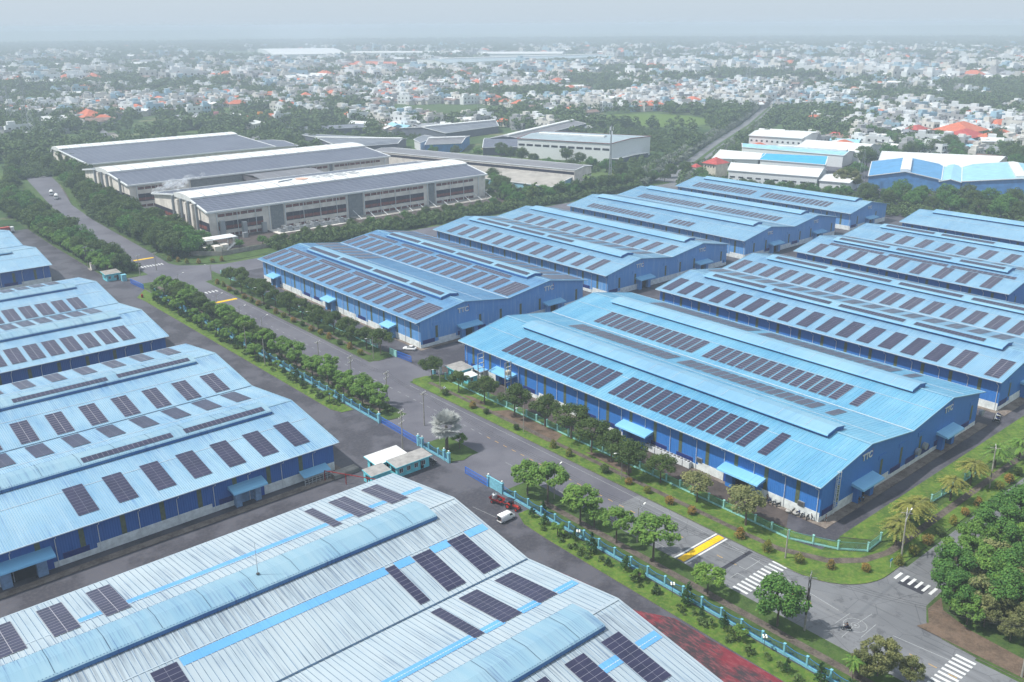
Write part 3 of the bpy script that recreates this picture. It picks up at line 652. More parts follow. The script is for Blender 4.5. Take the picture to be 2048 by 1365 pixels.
# left yard, near to far
la = [84.0, 76.3, 29.5, 21.8, 14.0, 6.2, -1.6, -9.4]
W5, z5 = warehouse('nearest warehouse with bleached white ribbed roofs and blue skylight strips', 'x', -34, 93.6, 61.4, 22.0, 8.4, 11.75, 8.5, ('roof_w','wall_l','roof_w'),
  sheet=2.04, rib=1.02, arrays=[(0,6.2,10,2,[84.3,76.6,(70.8,1),(60.8,1)]),(1,1.6,11,2,[84.4,76.6,(70.8,1),29.8,22,14]),(2,1.3,10,2,[84.3,76.5,(70.8,1),30.0,22.2,14.4,6.6]),(3,2.6,11,2,[84.0,76.3,(70.9,1),29.5,21.7,13.9,6.1])], single=300, mon_in=(8,6.8),
  strips=[(3,11.2,1.7,33.5,70.8),(3,11.2,1.7,72.9,76.2),(3,11.2,1.7,80.4,84),(3,11.2,1.7,88.2,92.6),(3,11.2,1.7,25.9,29.3),(2,10.6,1.9,34.5,70.6),(2,10.6,1.9,72.9,76.4),(2,10.6,1.9,80.6,84.2),(2,10.6,1.9,88.6,93),(1,11.8,1.8,34,70.6),(1,11.8,1.8,72.9,76.5),(1,11.8,1.8,80.6,84.2),(1,11.8,1.8,88.6,93),(0,12,1.8,34,70.6),(0,12,1.8,80.6,84.2),(0,12,1.8,88.6,93)], facing=1, mon_dirty=True)
l3 = [84.0-7.88*i for i in range(11)]
W6, z6 = warehouse('pale blue warehouse left of the guardhouse, dark open doorway under a canopy', 'x', -34, 93.5, 172, 23.0, 7.8, 11.05, 7.9, ('roof_l','wall_l','roof_mon_l'),
  sheet=2.3, arrays=[(0,3.6,10,2,l3[:7]),(1,1.2,10,2,l3),(2,1.2,10,2,l3),(3,.8,10,2,l3)], single=300, mon_in=(8,7), monpv=[(1,65.5,86),(1,43,63.6),(3,65.5,86),(3,40,63.6)], doors=[(25,11,True),(70.5,8,False)], facing=1, mon_dirty=True)
l2 = [79.7-5.2*i for i in range(16)]
W7, z7 = warehouse('pale blue warehouse at the left with closely set solar arrays and bare dark blue wall', 'x', -34, 92.6, 275, 23.4, 7.7, 10.95, 7.9, ('roof_l','wall_l','roof_mon_l'),
  sheet=2.9, arrays=[(0,3.4,10,2,l2),(1,1.4,10,2,l2),(2,1.2,10,2,[78.6-5.2*i for i in range(15)]),(3,1.2,8,2,l2)], single=0, mon_in=(8,8), facing=1, mon_dirty=True)
W8, z8 = warehouse('furthest left pale blue warehouse, cut by the edge of the photo near the transformer poles', 'x', -34, 90.6, 397, 22.6, 7.7, 10.95, 7.8, ('roof_l','wall_l','roof_mon_l'),
  sheet=3.4, arrays=[(2,2,9,2,[72-5.2*i for i in range(12)]),(3,2,9,2,[72-5.2*i for i in range(12)])], mon_in=(8,10), facing=1)
# ---------------------------------------------------------------- mills and factories beyond the estate
M['millwall'] = plain('mill_white_wall', srgb(222,216,208), .8, .12, .25)
M['millgrey'] = plain('mill_grey_cladding', srgb(92,98,110), .7, .1, .4)
M['milldark'] = plain('mill_dark_band', srgb(44,44,58), .6, .12, .3)
M['milllouvre'] = plain('red_brown_louvre', srgb(140,78,66), .7, .22, .6)
M['millgrid'] = plain('grey_grid_screen', srgb(124,130,134), .7, .14, 1.2)
M['ledge'] = plain('stained_ledge', srgb(160,156,150), .8, .18, .3)
def pvroof(name, ax, per, a, b, line):
    t = NT(name, .3, .4); g = t.n('ShaderNodeNewGeometry'); sp = t.n('ShaderNodeSeparateXYZ'); t.l(g.outputs['Position'], sp.inputs[0])
    def ln(o, p, wd):
        q = t.math('ABSOLUTE', t.math('SUBTRACT', t.math('FRACT', t.math('DIVIDE', o, p)), .5)); return t.math('GREATER_THAN', q, .5-wd/p)
    f = t.math('MAXIMUM', ln(sp.outputs[0], per[0], per[2]), ln(sp.outputs[1], per[1], per[3]))
    c = t.mix(t.noise(t.pos(), .05, 3, .6, .35, .65), a, b)
    return t.done(t.mix(t.math('MULTIPLY', f, .8), c, line))
M['millroof'] = pvroof('mill_solar_roof', 0, (4.2, 2.3, .16, .3), srgb(62,68,86), srgb(78,84,100), srgb(118,124,138)); M['millroof'].node_tree.nodes['Principled BSDF'].inputs['Roughness'].default_value = .55
M['greyroof'] = pvroof('grey_sheet_roof', 0, (9, 60, .3, .2), srgb(92,90,96), srgb(108,106,110), srgb(134,132,138))
M['greyroof2'] = pvroof('weathered_grey_roof', 0, (12, 14, .4, .3), srgb(78,84,96), srgb(96,100,110), srgb(128,132,140))
M['paleroof'] = plain('stained_cream_roof', srgb(160,156,150), .8, .14, .12)
M['bluegrey'] = plain('blue_grey_roof', srgb(146,162,170), .6, .08, .1)
M['brownred'] = plain('red_brown_trim', srgb(128,66,62), .7, .08, .5)
M['azure'] = plain('azure_sheet_roof', srgb(50,158,208), .5, .06, .2)
M['paleblue'] = plain('pale_blue_sheet_roof', srgb(142,190,210), .5, .1, .2)
M['roofsky'] = plain('bright_blue_sheet_roof', srgb(78,142,190), .5, .1, .12)
M['wallsky'] = plain('blue_factory_wall', srgb(78,134,192), .6, .12, .3)
M['orange'] = plain('orange_tile_roof', srgb(196,110,82), .8, .14, .6)
M['redtile'] = plain('red_tile_roof', srgb(176,78,74), .8, .14, .6)
M['cream'] = plain('cream_wall', srgb(206,200,186), .8, .1, .4)
M['tealw'] = plain('teal_wall', srgb(76,168,184), .7, .1, .6)
M['pinkw'] = plain('pink_wall', srgb(206,140,150), .8, .1, .4)
M['yellw'] = plain('yellow_wall', srgb(226,158,60), .8, .08, .4)
M['win'] = plain('dark_window', srgb(52,58,66), .3, .1, .5)
def quad_roof(m, A, B, C, D, ze, zr, mi=0, over=0): pass
def shed(label, A, B, C, D, ze, zr, roof, wall, trim='white', mon=None, ridge=.5, cat='factory building', windows=None, name='factory_building', band=None):
    """A-B front eave, D-C back eave; ridge parallel to A-B at fraction ridge of the depth"""
    A, B, C, D = (Vector((p[0], p[1], 0)) for p in (A, B, C, D)); ctr = (A+B+C+D)/4
    T = thing(name, label, cat, ctr)
    E, F = A.lerp(D, ridge), B.lerp(C, ridge); up = lambda p, z: Vector((p.x, p.y, z))
    inn = lambda p: p+(ctr-p).normalized()*.6
    m = MB(); a, b, c, d, e, f = map(inn, (A, B, C, D, E, F))
    m.face([up(a,-.5),up(b,-.5),up(b,ze-.1),up(a,ze-.1)]); m.face([up(d,-.5),up(c,-.5),up(c,ze-.1),up(d,ze-.1)])
    m.face([up(a,-.5),up(d,-.5),up(d,ze-.1),up(e,zr-.1),up(a,ze-.1)]); m.face([up(b,-.5),up(c,-.5),up(c,ze-.1),up(f,zr-.1),up(b,ze-.1)])
    build('wall', m, M[wall], T)
    m = MB()
    for p, q, r_, s_, zz in ((A,B,F,E,0),(D,C,F,E,0)):
        m.face([up(p,ze),up(q,ze),up(r_,zr),up(s_,zr)]); m.face([up(p,ze-.35),up(q,ze-.35),up(q,ze),up(p,ze)])
    for p, q in ((A,E),(D,E),(B,F),(C,F)): m.face([up(p,ze),up(q,zr),up(q,zr-.35),up(p,ze-.35)])
    build('roof', m, M[roof], T)
    m = MB()
    for p, q in ((A,B),(D,C)): m.bar(up(p,ze), up(q,ze), .5, .4)
    for p, q in ((A,E),(D,E),(B,F),(C,F)): m.bar(up(p,ze), up(q,zr), .5, .4)
    build('roof_trim', m, M[trim], T)
    if mon:
        wv, h, i0, i1 = mon; ax = (F-E).normalized(); nr = Vector((-ax.y, ax.x, 0))*wv/2; p = E.lerp(F, i0); q = E.lerp(F, i1); m = MB()
        for s in (-1, 1):
            m.face([up(p+nr*s,zr+h*.7),up(q+nr*s,zr+h*.7),up(q,zr+h),up(p,zr+h)]); m.face([up(p+nr*s,zr-1),up(q+nr*s,zr-1),up(q+nr*s,zr+h*.7),up(p+nr*s,zr+h*.7)])
        for o in (p, q): m.face([up(o-nr,zr-1),up(o+nr,zr-1),up(o+nr,zr+h*.7),up(o,zr+h),up(o-nr,zr+h*.7)])
        build('ridge_vent', m, M['whiteroof'], T)
    if windows:
        n_, z0, z1, wd = windows[:4]; fr = (A, B); dr = (b-a).normalized(); L = (b-a).length; out_ = Vector((dr.y, -dr.x, 0))
        if out_.dot(a-ctr) < 0: out_ = -out_
        sp_ = L/n_
        wm = MB(); wm.box(0,wd,-.08,.0,0,z1-z0); me = wm.mesh('window', M['win'])
        for k in range(n_):
            o = a+dr*(sp_*k+(sp_-wd)/2)+out_*.02
            ob = obj('window', me, T, Matrix.Translation(up(o, z0)) @ Matrix.Rotation(math.atan2(dr.y, dr.x), 4, 'Z'))
    if band:
        z0, z1, mt_ = band; m = MB()
        o = (a-ctr).normalized()*.15
        m.face([up(a+o,z0),up(b+o,z0),up(b+o,z1),up(a+o,z1)]); build('wall_band', m, M[mt_], T)
    return T
def mill(label, x0, x1, y0, y1, ze, zm, my0, my1, detail=True, segs=None):
    T = thing('textile_mill', label, 'textile mill', ((x0+x1)/2, (y0+y1)/2, 0))
    zp = zm-1.9
    m = MB(); w_ = .9
    prof = [(y0+w_, ze-.3), (my0, zp-.3), (my1, zp-.3), (y1-w_, ze-.3)]
    for x in (x0+w_, x1-w_): m.face([(x,y0+w_,-3)]+[(x,y,z) for y, z in prof]+[(x,y1-w_,-3)])
    for y in (y0+w_, y1-w_): m.face([(x0+w_,y,-3),(x1-w_,y,-3),(x1-w_,y,ze-.3),(x0+w_,y,ze-.3)])
    build('wall', m, M['millwall'], T)
    for (ya, za, yb, zb) in ((y0,ze,my0,zp),(y1,ze,my1,zp)):
        m = MB(); m.face([(x0,ya,za),(x1,ya,za),(x1,yb,zb),(x0,yb,zb)]); build('roof', m, M['millroof'], T)
    m = MB()
    for ya in (y0, y1): m.bar((x0,ya,ze-.1),(x1,ya,ze-.1),.7,.9)
    for x in (x0, x1):
        m.bar((x,y0,ze-.1),(x,my0,zp-.1),.8,.7); m.bar((x,y1,ze-.1),(x,my1,zp-.1),.8,.7)
    build('roof_trim', m, M['white'], T)
    m = MB(); mm = (my0+my1)/2; rr = []
    n_ = 8
    for i in range(n_+1):
        t_ = -1+2*i/n_; rr.append((mm+(my1-my0)/2*t_, zm-.9*abs(t_)**2.5))
    for (ya, za), (yb, zb) in zip(rr[:-1], rr[1:]): m.face([(x0,ya,za),(x1,ya,za),(x1,yb,zb),(x0,yb,zb)])
    for x in (x0, x1): m.face([(x,my0,zp-1)]+[(x,y,z) for y, z in rr]+[(x,my1,zp-1)])
    m.face([(x0,my0,zp-.2),(x1,my0,zp-.2),(x1,my0,rr[0][1]),(x0,my0,rr[0][1])])
    V_ = build('ridge_vent', m, M['whiteroof'], T)
    q = x0+8
    while q < x1-4:
        m = MB()
        for (ya, za), (yb, zb) in zip(rr[:-1], rr[1:]): m.bar((q,ya,za+.05),(q,yb,zb+.05),.35,.12)
        build('vent_seam', m, M['galv'], V_); q += 8.4
    if not detail: return T
    wv = MB(); wv.box(0,3.5,-.1,0,0,1.45,0); 
    for k in range(5): wv.box(.1+k*.7,.55+k*.7,-.16,-.08,.15,1.3,1)
    me1 = wv.mesh('window', [M['milldark'], M['milllouvre']])
    wv = MB(); wv.box(0,3.9,-.1,0,0,4.3,0)
    for k in range(5): wv.box(.15+k*.77,.72+k*.77,-.16,-.08,.5,2.1,1)
    me2 = wv.mesh('window', [M['milldark'], M['milllouvre']])
    yf = y0+w_-.02
    for (xa, xb) in segs:
        n_ = int((xb-xa)/4)
        for k in range(n_):
            x = xa+k*4
            obj('window', me1, T, Matrix.Translation((x+.2, yf, ze-3.1))); obj('window', me2, T, Matrix.Translation((x, yf, ze-9.9))); obj('window', me1, T, Matrix.Translation((x+.2, yf, ze-13.2)))
        for x in (xa-.8, xb+.3):
            m = MB(); m.box(x, x+.35, yf-.5, yf-.05, -3, ze-.6); build('down_pipe', m, M['white'], T)
        x = xa+10
        while x < xb-3:
            m = MB(); m.box(x, x+.22, yf-.45, yf-.2, -3, ze-.6); build('down_pipe', m, M['white'], T); x += 10
    xs = sorted(segs)
    for (a_, b_) in zip(xs[:-1], xs[1:]):
        if b_[0]-a_[1] > 4:
            m = MB(); m.box(a_[1]+1.4, b_[0]-1.4, yf-.25, yf-.02, -2.5, ze-.9); build('grid_screen', m, M['millgrid'], T)
    # end wall towards the street
    xf = x0+w_
    for (za, zb, mt) in ((ze-9.9, ze-5.6, 'milldark'),):
        L = my0-y0
        for ya, yb in ((y0+w_, y0+w_+L*.75), (y0+w_+L*1.15, my1-8), (my1-6, y1-w_)): 
            if yb > ya: m = MB(); m.box(xf-.12, xf-.01, ya, yb, za, zb); build('dark_band', m, M[mt], T)
    wv = MB(); wv.box(-.18,-.1,0,4.4,0,1.7); me3 = wv.mesh('window', M['milllouvre'])
    for y in [y0+4, y0+9, my1-14, my1-9, my1+4, my1+9, my1+14]:
        if y+5 < y1: obj('window', me3, T, Matrix.Translation((xf, y, ze-9.3)))
    for y in (y0+5, y0+11, my1-12, my1+6, my1+12):
        if y+5 < y1: obj('window', me3, T, Matrix.Translation((xf+.02, y, ze-12.8)))
    for y, wd in ((y0+(my0-y0)*.95, 2.6), (my0+7, 2.2), (my1-4, 2.6)):
        m = MB(); m.box(xf-1.1, xf-.03, y, y+wd, -1, ze+1.5); build('stair_shaft', m, M['millwall'], T)
    for y in (y0+12, my0+2.5, my0+12, my1+1): 
        m = MB(); m.tube([(xf-1.4,y,-1),(xf-1.4,y,ze-1),(xf-1.4,y,ze+3)], .75, 8); build('exhaust_duct', m, M['galv'], T)
    return T
T1_ = mill('nearest three-storey white textile mill with solar roof, red louvred windows and steaming ducts', 171.5, 349, 430.5, 505, 13.4, 19.0, 450, 472, segs=[(177,204),(214,250),(262,304),(311,342)])
letters = thing('roof_lettering', 'worn dark letters and an orange disc painted along the white ridge of the mill', 'lettering', (258, 461, 18.9))
m = MB(); m.disc((240,461,19.12), 3.6, 2, .12, 24); build('orange_disc', m, plain('faded_orange', srgb(206,168,150), .8), letters)
m = MB(); m.face([(224,458,19.14),(234,461,19.14),(236,464,19.14),(226,461,19.14)]); build('dark_stroke', m, M['seam'], letters)
for k in range(7):
    x = 249+k*4.3; m = MB(); m.bar((x,456.5,19.06),(x,465,19.06),.8,.06)
    if k % 2 == 0: m.bar((x,465,19.06),(x+2.6,465,19.06),.9,.06); m.bar((x,460.5,19.06),(x+2,460.5,19.06),.9,.06)
    else: m.bar((x+2.5,456.5,19.06),(x+2.5,465,19.06),.8,.06); m.bar((x,461,19.06),(x+2.5,461,19.06),.9,.06)
    build('letter', m, M['galv'], letters)
T2_ = mill('second white textile mill, joined by a low grey roof to the nearest mill', 168.5, 347, 534, 617, 14.2, 19.4, 566, 590, segs=[(174,204),(286,298),(303,342)])
mill('furthest long textile mill, roof all solar panels with a white slatted ridge', 188, 330, 672, 764, 9.5, 14.6, 742, 760, detail=False)
shed('low lean-to wing at the far right end of the furthest mill', (330,682),(352,677),(354,728),(330,738), 8, 9.5, 'millroof', 'millwall', windows=(6,2,4,2))
m = MB(); m.box(240,279,503.5,536,-2,10.5,0); L_ = thing('link_block', 'grey roofed link block between the two nearest mills', 'link building', (260,520,0))
build('wall', m, M['millwall'], L_)
m = MB(); m.face([(238,504,12.6),(281,504,12.6),(281,520,14.2),(238,520,14.2)]); m.face([(238,520,14.2),(281,520,14.2),(281,537,12.9),(238,537,12.9)]); m.box(238,238.6,504,537,10,12.8); m.box(280.4,281,504,537,10,12.8)
build('roof', m, M['greyroof'], L_)
# covered ledge, cooling plant and yard wall along the near mill
L_ = thing('covered_walkway', 'stained flat canopy running along the foot of the nearest mill, over parked bikes', 'canopy', (300,427,0))
m = MB(); m.box(252,349,421.5,431.3,-.2,.25); build('canopy_slab', m, M['ledge'], L_)
for k in range(12):
    m = MB(); m.bar((254+k*8.4,422,.2),(254+k*8.4,431,3.6),.25); build('brace', m, M['white'], L_)
PL = thing('cooling_plant', 'row of grey cooling units on the mill podium beside the hedge', 'cooling plant', (222,424,0))
m = MB(); m.box(203,247,419,431.2,-3,.2); build('podium', m, M['millwall'], PL)
for k in range(11):
    m = MB(); h_ = 2.6 if k % 4 == 1 else 1.7
    m.box(205+k*3.8,207.9+k*3.8,421,425,.2,.2+h_,0); m.disc((206.4+k*3.8,423,.25+h_), 1.0, 2, .3, 12, 1); build('cooling_unit', m, [M['galv'], M['black']], PL)
    if k % 2: m = MB(); m.box(206+k*3.6,208.6+k*3.6,427,429.6,.2,2.0); build('cooling_unit', m, M['millwall'], PL)
for k, (x, y, h_) in enumerate(((177,428,9),(188,427,7),(199,428,5),(186,423,2.5),(180,421,1.5))):
    m = MB(); m.box(x,x+2.2,y,y+2,-1,h_); T_ = tag(build('filter_tower', m, M['galv']), ['tall grey filter tower at the near corner of the mill','second grey filter tower along the mill front','short grey filter tower by the grid screen','low grey plant box in the mill yard','lowest grey plant box at the mill yard corner'][k], 'filter tower')
CN = thing('container_stack', 'white containers and steel stairs at the corner of the mill yard', 'container', (166,411,0))
for k, (x, y, z) in enumerate(((158,405,0),(162.4,403,0),(166.6,404.4,0),(161,409,2.7))):
    m = MB(); m.box(x,x+3.2,y,y+5.5,z,z+2.6); build('container', m, M['millwall'], CN)
m = MB()
for k in range(9): m.box(168+k*.5,168.6+k*.5,402,404,.3+k*.33,.4+k*.33)
m.bar((168,402,.3),(172.6,402,3.5),.1); m.bar((168,402,1.4),(172.6,402,4.6),.08); build('stairs', m, M['galv'], CN)
m = MB(); m.box(158,176,408,416,4.6,4.9); m.box(159,159.3,409,409.3,0,4.6); m.box(174,174.3,409,409.3,0,4.6); m.box(159,159.3,415,415.3,0,4.6); m.box(174,174.3,415,415.3,0,4.6); build('canopy', m, M['white'], CN)
m = MB(); m.bar((150,405,1.1),(162,394.5,1.1),.25,2.2); m.bar((162,394.5,1.1),(200,396,1.1),.25,2.2); m.bar((150,405,1.1),(151,520,1.1),.25,2.2); tag(build('boundary_wall', m, M['concrete']), 'grey boundary wall round the mill yard behind the trees', 'wall')
# steam
t = bpy.data.materials.new('steam'); t.use_nodes = True; n_ = t.node_tree; n_.nodes.clear()
o_ = n_.nodes.new('ShaderNodeOutputMaterial'); lw = n_.nodes.new('ShaderNodeLayerWeight'); lw.inputs[0].default_value = .5; mr = n_.nodes.new('ShaderNodeMapRange'); mr.inputs[1].default_value = .15; mr.inputs[2].default_value = .75; mr.inputs[3].default_value = .16; mr.inputs[4].default_value = 0
tr = n_.nodes.new('ShaderNodeBsdfTransparent'); df = n_.nodes.new('ShaderNodeBsdfTranslucent'); d2 = n_.nodes.new('ShaderNodeBsdfDiffuse'); df.inputs[0].default_value = d2.inputs[0].default_value = (.9,.92,.95,1); m1 = n_.nodes.new('ShaderNodeMixShader'); m2 = n_.nodes.new('ShaderNodeMixShader')
L2 = n_.links.new; L2(lw.outputs['Facing'], mr.inputs[0]); L2(df.outputs[0], m1.inputs[1]); L2(d2.outputs[0], m1.inputs[2]); L2(mr.outputs[0], m2.inputs[0]); L2(tr.outputs[0], m2.inputs[1]); L2(m1.outputs[0], m2.inputs[2]); L2(m2.outputs[0], o_.inputs['Surface'])
random.seed(5)
for k, (c, n_, sp, lb) in enumerate((((172,463,21),9,1.6,'small white steam puff above the duct at the mill corner'),((177,496,17.5),26,4.2,'larger drifting white steam cloud between the two mills'),((191,502,18.6),18,3.6,'fainter steam cloud drifting right between the two mills'))):
    m = MB()
    for q in range(n_):
        a_, b_ = random.gauss(0, sp), random.gauss(0, sp*.6); r_ = random.uniform(.5, 1.1)*sp*.45
        m.ball((a_, b_, a_*.35+random.gauss(0, sp*.25)), r_, 16, 10, sq=(1.3,1,.9))
    o = tag(obj('steam_cloud', m.mesh('steam_cloud', t, True), None, Matrix.Translation(c)), lb, 'steam', kind='stuff')
# long grey hall and its cream annex roof
shed('long narrow grey hall with a dark roof, slanting behind the mills', (372,597),(417.5,423.5),(440,430),(394,604), 9.6, 10.6, 'greyroof', 'millwall', band=(6.4,8.2,'milldark'))
shed('stained cream lean-to roof in front of the long grey hall', (373,470),(384,410),(409,417),(389,512), 4.2, 6.8, 'paleroof', 'paleblue', ridge=.97)
shed('large white box factory with brown trim and pale blue grey roof', (476,549),(505.5,475),(564,486),(526,573), 14.6, 15.8, 'bluegrey', 'white', trim='brownred', mon=(6,1.2,.1,.75), windows=(11,9.2,10.8,5.5))
shed('white awning roof round the foot of the brown trimmed factory', (476,556),(509,470),(553,478),(541,508), 3.4, 4.0, 'whiteroof', 'millgrey', cat='awning', name='awning')
for k, z in enumerate((3.6,)):
    pass
shed('grey sheet-roofed hall with a long white ridge, left of the blue fronted factory', (376,650),(425,642),(449,664),(398,772), 6.6, 8.8, 'greyroof2', 'millgrey', mon=(5,.9,0,1))
shed('small white two-storey block with a flat grey roof, right end of the grey hall', (438,628),(448,652),(474,672),(472,650), 7.2, 7.6, 'greyroof2', 'white')
shed('blue fronted factory with a grey roof and white ridge vent', (434,616),(462,603),(500,640),(470,656), 7.2, 9, 'greyroof', 'wallsky', mon=(4,1,.0,.98))
shed('low grey solar roof left of the brown trimmed factory', (461,574),(488,556),(534,588),(502,622), 6.4, 8.6, 'millroof', 'millgrey')
shed('long grey hall with white ridge running away behind the brown trimmed factory', (516,588),(645,640),(634,668),(500,612), 7.6, 10, 'greyroof', 'millgrey', mon=(5,1.1,0,1))
shed('far grey roofed hall with a white ridge beside the green field', (500,676),(575,690),(600,730),(494,742), 6.5, 9.6, 'greyroof2', 'millgrey', mon=(6,1.2,.02,.98))
shed('flat pale roof beside the green field', (520,820),(545,800),(566,830),(548,872), 3.6, 4, 'whiteroof', 'millgrey')
shed('low grey hall between the far white-ridged hall and the avenue', (610,690),(680,660),(700,690),(628,722), 6, 8.4, 'greyroof', 'millgrey', mon=(5,1,.05,.95))
shed('long low grey shed left of the green field', (400,800),(478,776),(488,800),(410,828), 6, 8, 'greyroof2', 'millgrey')
shed('small grey shed hidden behind the furthest mill', (352,760),(398,752),(404,776),(358,786), 5.5, 7, 'greyroof', 'millgrey')
# right rear works
shed('white three-storey block with small square windows beyond the white factory roofs', (636,444),(648,402),(700,418),(680,462), 13, 14.5, 'whiteroof', 'white', windows=(10,8.5,9.9,1.5))
shed('large white factory roof nearest the back row warehouses', (501,364),(519,308),(548,319),(527,378), 7.6, 10.8, 'whiteroof', 'white', windows=(10,3,4,3.4))
shed('small white annex at the right end of the large white factory roof', (519,307),(524,289),(548,294),(548,316), 5.6, 7.4, 'whiteroof', 'white')
shed('wide white factory roof left of the azure roof', (531,400),(550,374),(571,382),(565,418), 8.8, 10.6, 'whiteroof', 'white', ridge=.96)
shed('vivid azure mono-pitch factory roof among white ones', (550.4,373.8),(562,329),(590,344),(569,384), 8.8, 10.6, 'azure', 'white', ridge=.96)
shed('pale blue factory roof behind the vivid azure one', (600,424),(613,345),(640,352),(616,436), 8.6, 10.4, 'paleblue', 'white', mon=(4,1,.35,.98))
shed('white factory with solar arrays on both roof slopes', (634,398),(640,346),(690,356),(672,404), 8, 12, 'whiteroof', 'white', ridge=.5)
for (x, y) in ((652,392),(668,363)): pass
for k, (p, lb) in enumerate((((515,384.6),'small white house with a red hip roof by the white factory'),((507,395),'tiny white gatehouse with a red roof near the avenue'))):
    T_ = thing('house', lb, 'house', (p[0],p[1],0)); s_ = 6.6 if k == 0 else 3.2; h_ = 9 if k == 0 else 6
    m = MB(); m.box(p[0]-s_,p[0]+s_,p[1]-s_*.8,p[1]+s_*.8,0,h_); build('wall', m, M['cream'], T_)
    m = MB(); q = s_*1.15; a_ = [(p[0]-q,p[1]-q*.85,h_),(p[0]+q,p[1]-q*.85,h_),(p[0]+q,p[1]+q*.85,h_),(p[0]-q,p[1]+q*.85,h_)]; tp = (p[0],p[1],h_+4 if k == 0 else h_+2.2)
    for i in range(4): m.face([a_[i], a_[(i+1) % 4], tp])
    build('roof', m, M['redtile'], T_)
    for i in range(4): m = MB(); m.box(p[0]-s_-.05,p[0]-s_-.01,p[1]-s_*.6+i*s_*.35,p[1]-s_*.6+i*s_*.35+1,h_-2.6,h_-1.4); build('window', m, M['win'], T_)
shed('bright blue gabled factory with one pale ridge vent, behind the trees', (546,289),(607,320),(628,279),(565,251), 7.6, 11.6, 'roofsky', 'wallsky', mon=(6,1.3,.04,.9))
shed('pale blue gabled factory right of the bright blue one', (568,240),(637,270.5),(665,218),(600,184), 7.6, 11, 'paleblue', 'wallsky', mon=(6,1.3,.04,.9))
for (a_, b_, lb) in (((549.5,267,11.6),(606,292,11.6),'pale vent box on the ridge of the bright blue gabled factory'),):
    pass
shed('narrow pale roof joining the two blue gabled factories', (562,251),(626,279),(631,266),(568,240), 7, 8.6, 'paleblue', 'wallsky')
shed('very long cream factory roof behind the blue gabled ones', (600,312),(634,250),(690,262),(654,337), 7.5, 10.5, 'whiteroof', 'cream', ridge=.8)
shed('white house-like office with a hip roof at the right behind the cream factory', (764,312),(776,300),(788,306),(776,320), 9, 11.5, 'whiteroof', 'cream', cat='office', name='office_block', windows=(4,5,6.4,1.2))
shed('small white shed roof between blue gabled factories and the trees', (566,196),(574,186),(590,194),(582,204), 5.5, 6.6, 'whiteroof', 'cream')
for (p, s_, hh, lb) in (((846,366),18,8,'largest orange tiled villa roof at the right'),((814,348),14,7,'red tiled villa roof below the largest orange one'),((826,324),15,7,'orange tiled villa roof at the right of the red one'),((636,384+50),8,5,'orange tiled house behind the white three-storey block'),((700,396),9,5,'red and orange tiled house behind the solar roofed factory')):
    T_ = thing('villa', lb, 'villa', (p[0],p[1],0)); m = MB(); m.box(p[0]-s_*.8,p[0]+s_*.8,p[1]-s_*.8,p[1]+s_*.8,0,hh); build('wall', m, M['cream'], T_)
    m = MB(); a_ = [(p[0]-s_,p[1]-s_,hh),(p[0]+s_,p[1]-s_,hh),(p[0]+s_,p[1]+s_,hh),(p[0]-s_,p[1]+s_,hh)]; e_ = (p[0]-s_*.3,p[1],hh+s_*.4); f_ = (p[0]+s_*.3,p[1],hh+s_*.4)
    m.face([a_[0],a_[1],f_,e_]); m.face([a_[2],a_[3],e_,f_]); m.face([a_[1],a_[2],f_]); m.face([a_[3],a_[0],e_]); build('roof', m, M['redtile' if 'red tiled' in lb else 'orange'], T_)
# far landmark sheds
shed('very long bright white warehouse far away left of centre', (1400,2810),(1600,2690),(1980,3440),(1720,3590), 12, 16, 'whiteroof', 'white')
shed('long grey and white warehouse range far away at centre', (1400,1880),(1975,1882),(2066,1983),(1503,2156), 10, 14, 'bluegrey', 'white', mon=(14,3,.05,.98))
shed('thin white warehouse range behind the far grey one', (1931,2383),(2090,2188),(2249,2338),(2021,2540), 10, 14, 'whiteroof', 'white')
shed('long white greenhouse-like range behind the orange roofed school', (1700,2840),(1960,2560),(2040,2640),(1780,2930), 10, 14, 'whiteroof', 'white')
shed('long orange roofed school far away left of centre', (1216,2017),(1263,1898),(1344,2015),(1292,2150), 8, 14, 'orange', 'cream')
# ---------------------------------------------------------------- vegetation
def leafmat(name, a, b, c, sc=.35, tr=.25):
    t = NT(name, .75, .25); oi = t.n('ShaderNodeObjectInfo')
    x = t.mix(t.noise(t.pos(), sc, 3, .6, .38, .62), a, b)
    x = t.mix(t.math('MULTIPLY', t.noise(t.pos(), 2.2, 2, .6, .45, .65), .55), x, c)
    x = t.mix(t.math('MULTIPLY', oi.outputs['Random'], .35), x, b)
    t.l(x, t.p.inputs['Base Color'])
    tl = t.n('ShaderNodeBsdfTranslucent'); t.l(x, tl.inputs['Color']); ms = t.n('ShaderNodeMixShader'); ms.inputs[0].default_value = tr
    o = t.t.nodes['Material Output']; t.l(t.p.outputs[0], ms.inputs[1]); t.l(tl.outputs[0], ms.inputs[2]); t.l(ms.outputs[0], o.inputs['Surface']); return t.mat
M['lf_dark'] = leafmat('dark_leaves', srgb(80,104,52), srgb(56,80,42), srgb(122,134,66))
M['lf_mid'] = leafmat('mid_green_leaves', srgb(108,146,62), srgb(76,114,50), srgb(152,174,84))
M['lf_olive'] = leafmat('olive_leaves', srgb(130,134,84), srgb(98,108,68), srgb(166,162,110))
M['lf_yel'] = leafmat('yellow_green_leaves', srgb(140,140,66), srgb(104,114,54), srgb(172,164,88))
M['lf_silver'] = leafmat('silver_fronds', srgb(184,188,186), srgb(146,152,150), srgb(208,208,204), tr=.1)
M['lf_rich'] = leafmat('rich_green_leaves', srgb(82,126,56), srgb(56,98,46), srgb(128,160,74))
M['lf_con'] = leafmat('sapling_leaves', srgb(56,94,48), srgb(42,74,40), srgb(84,116,60))
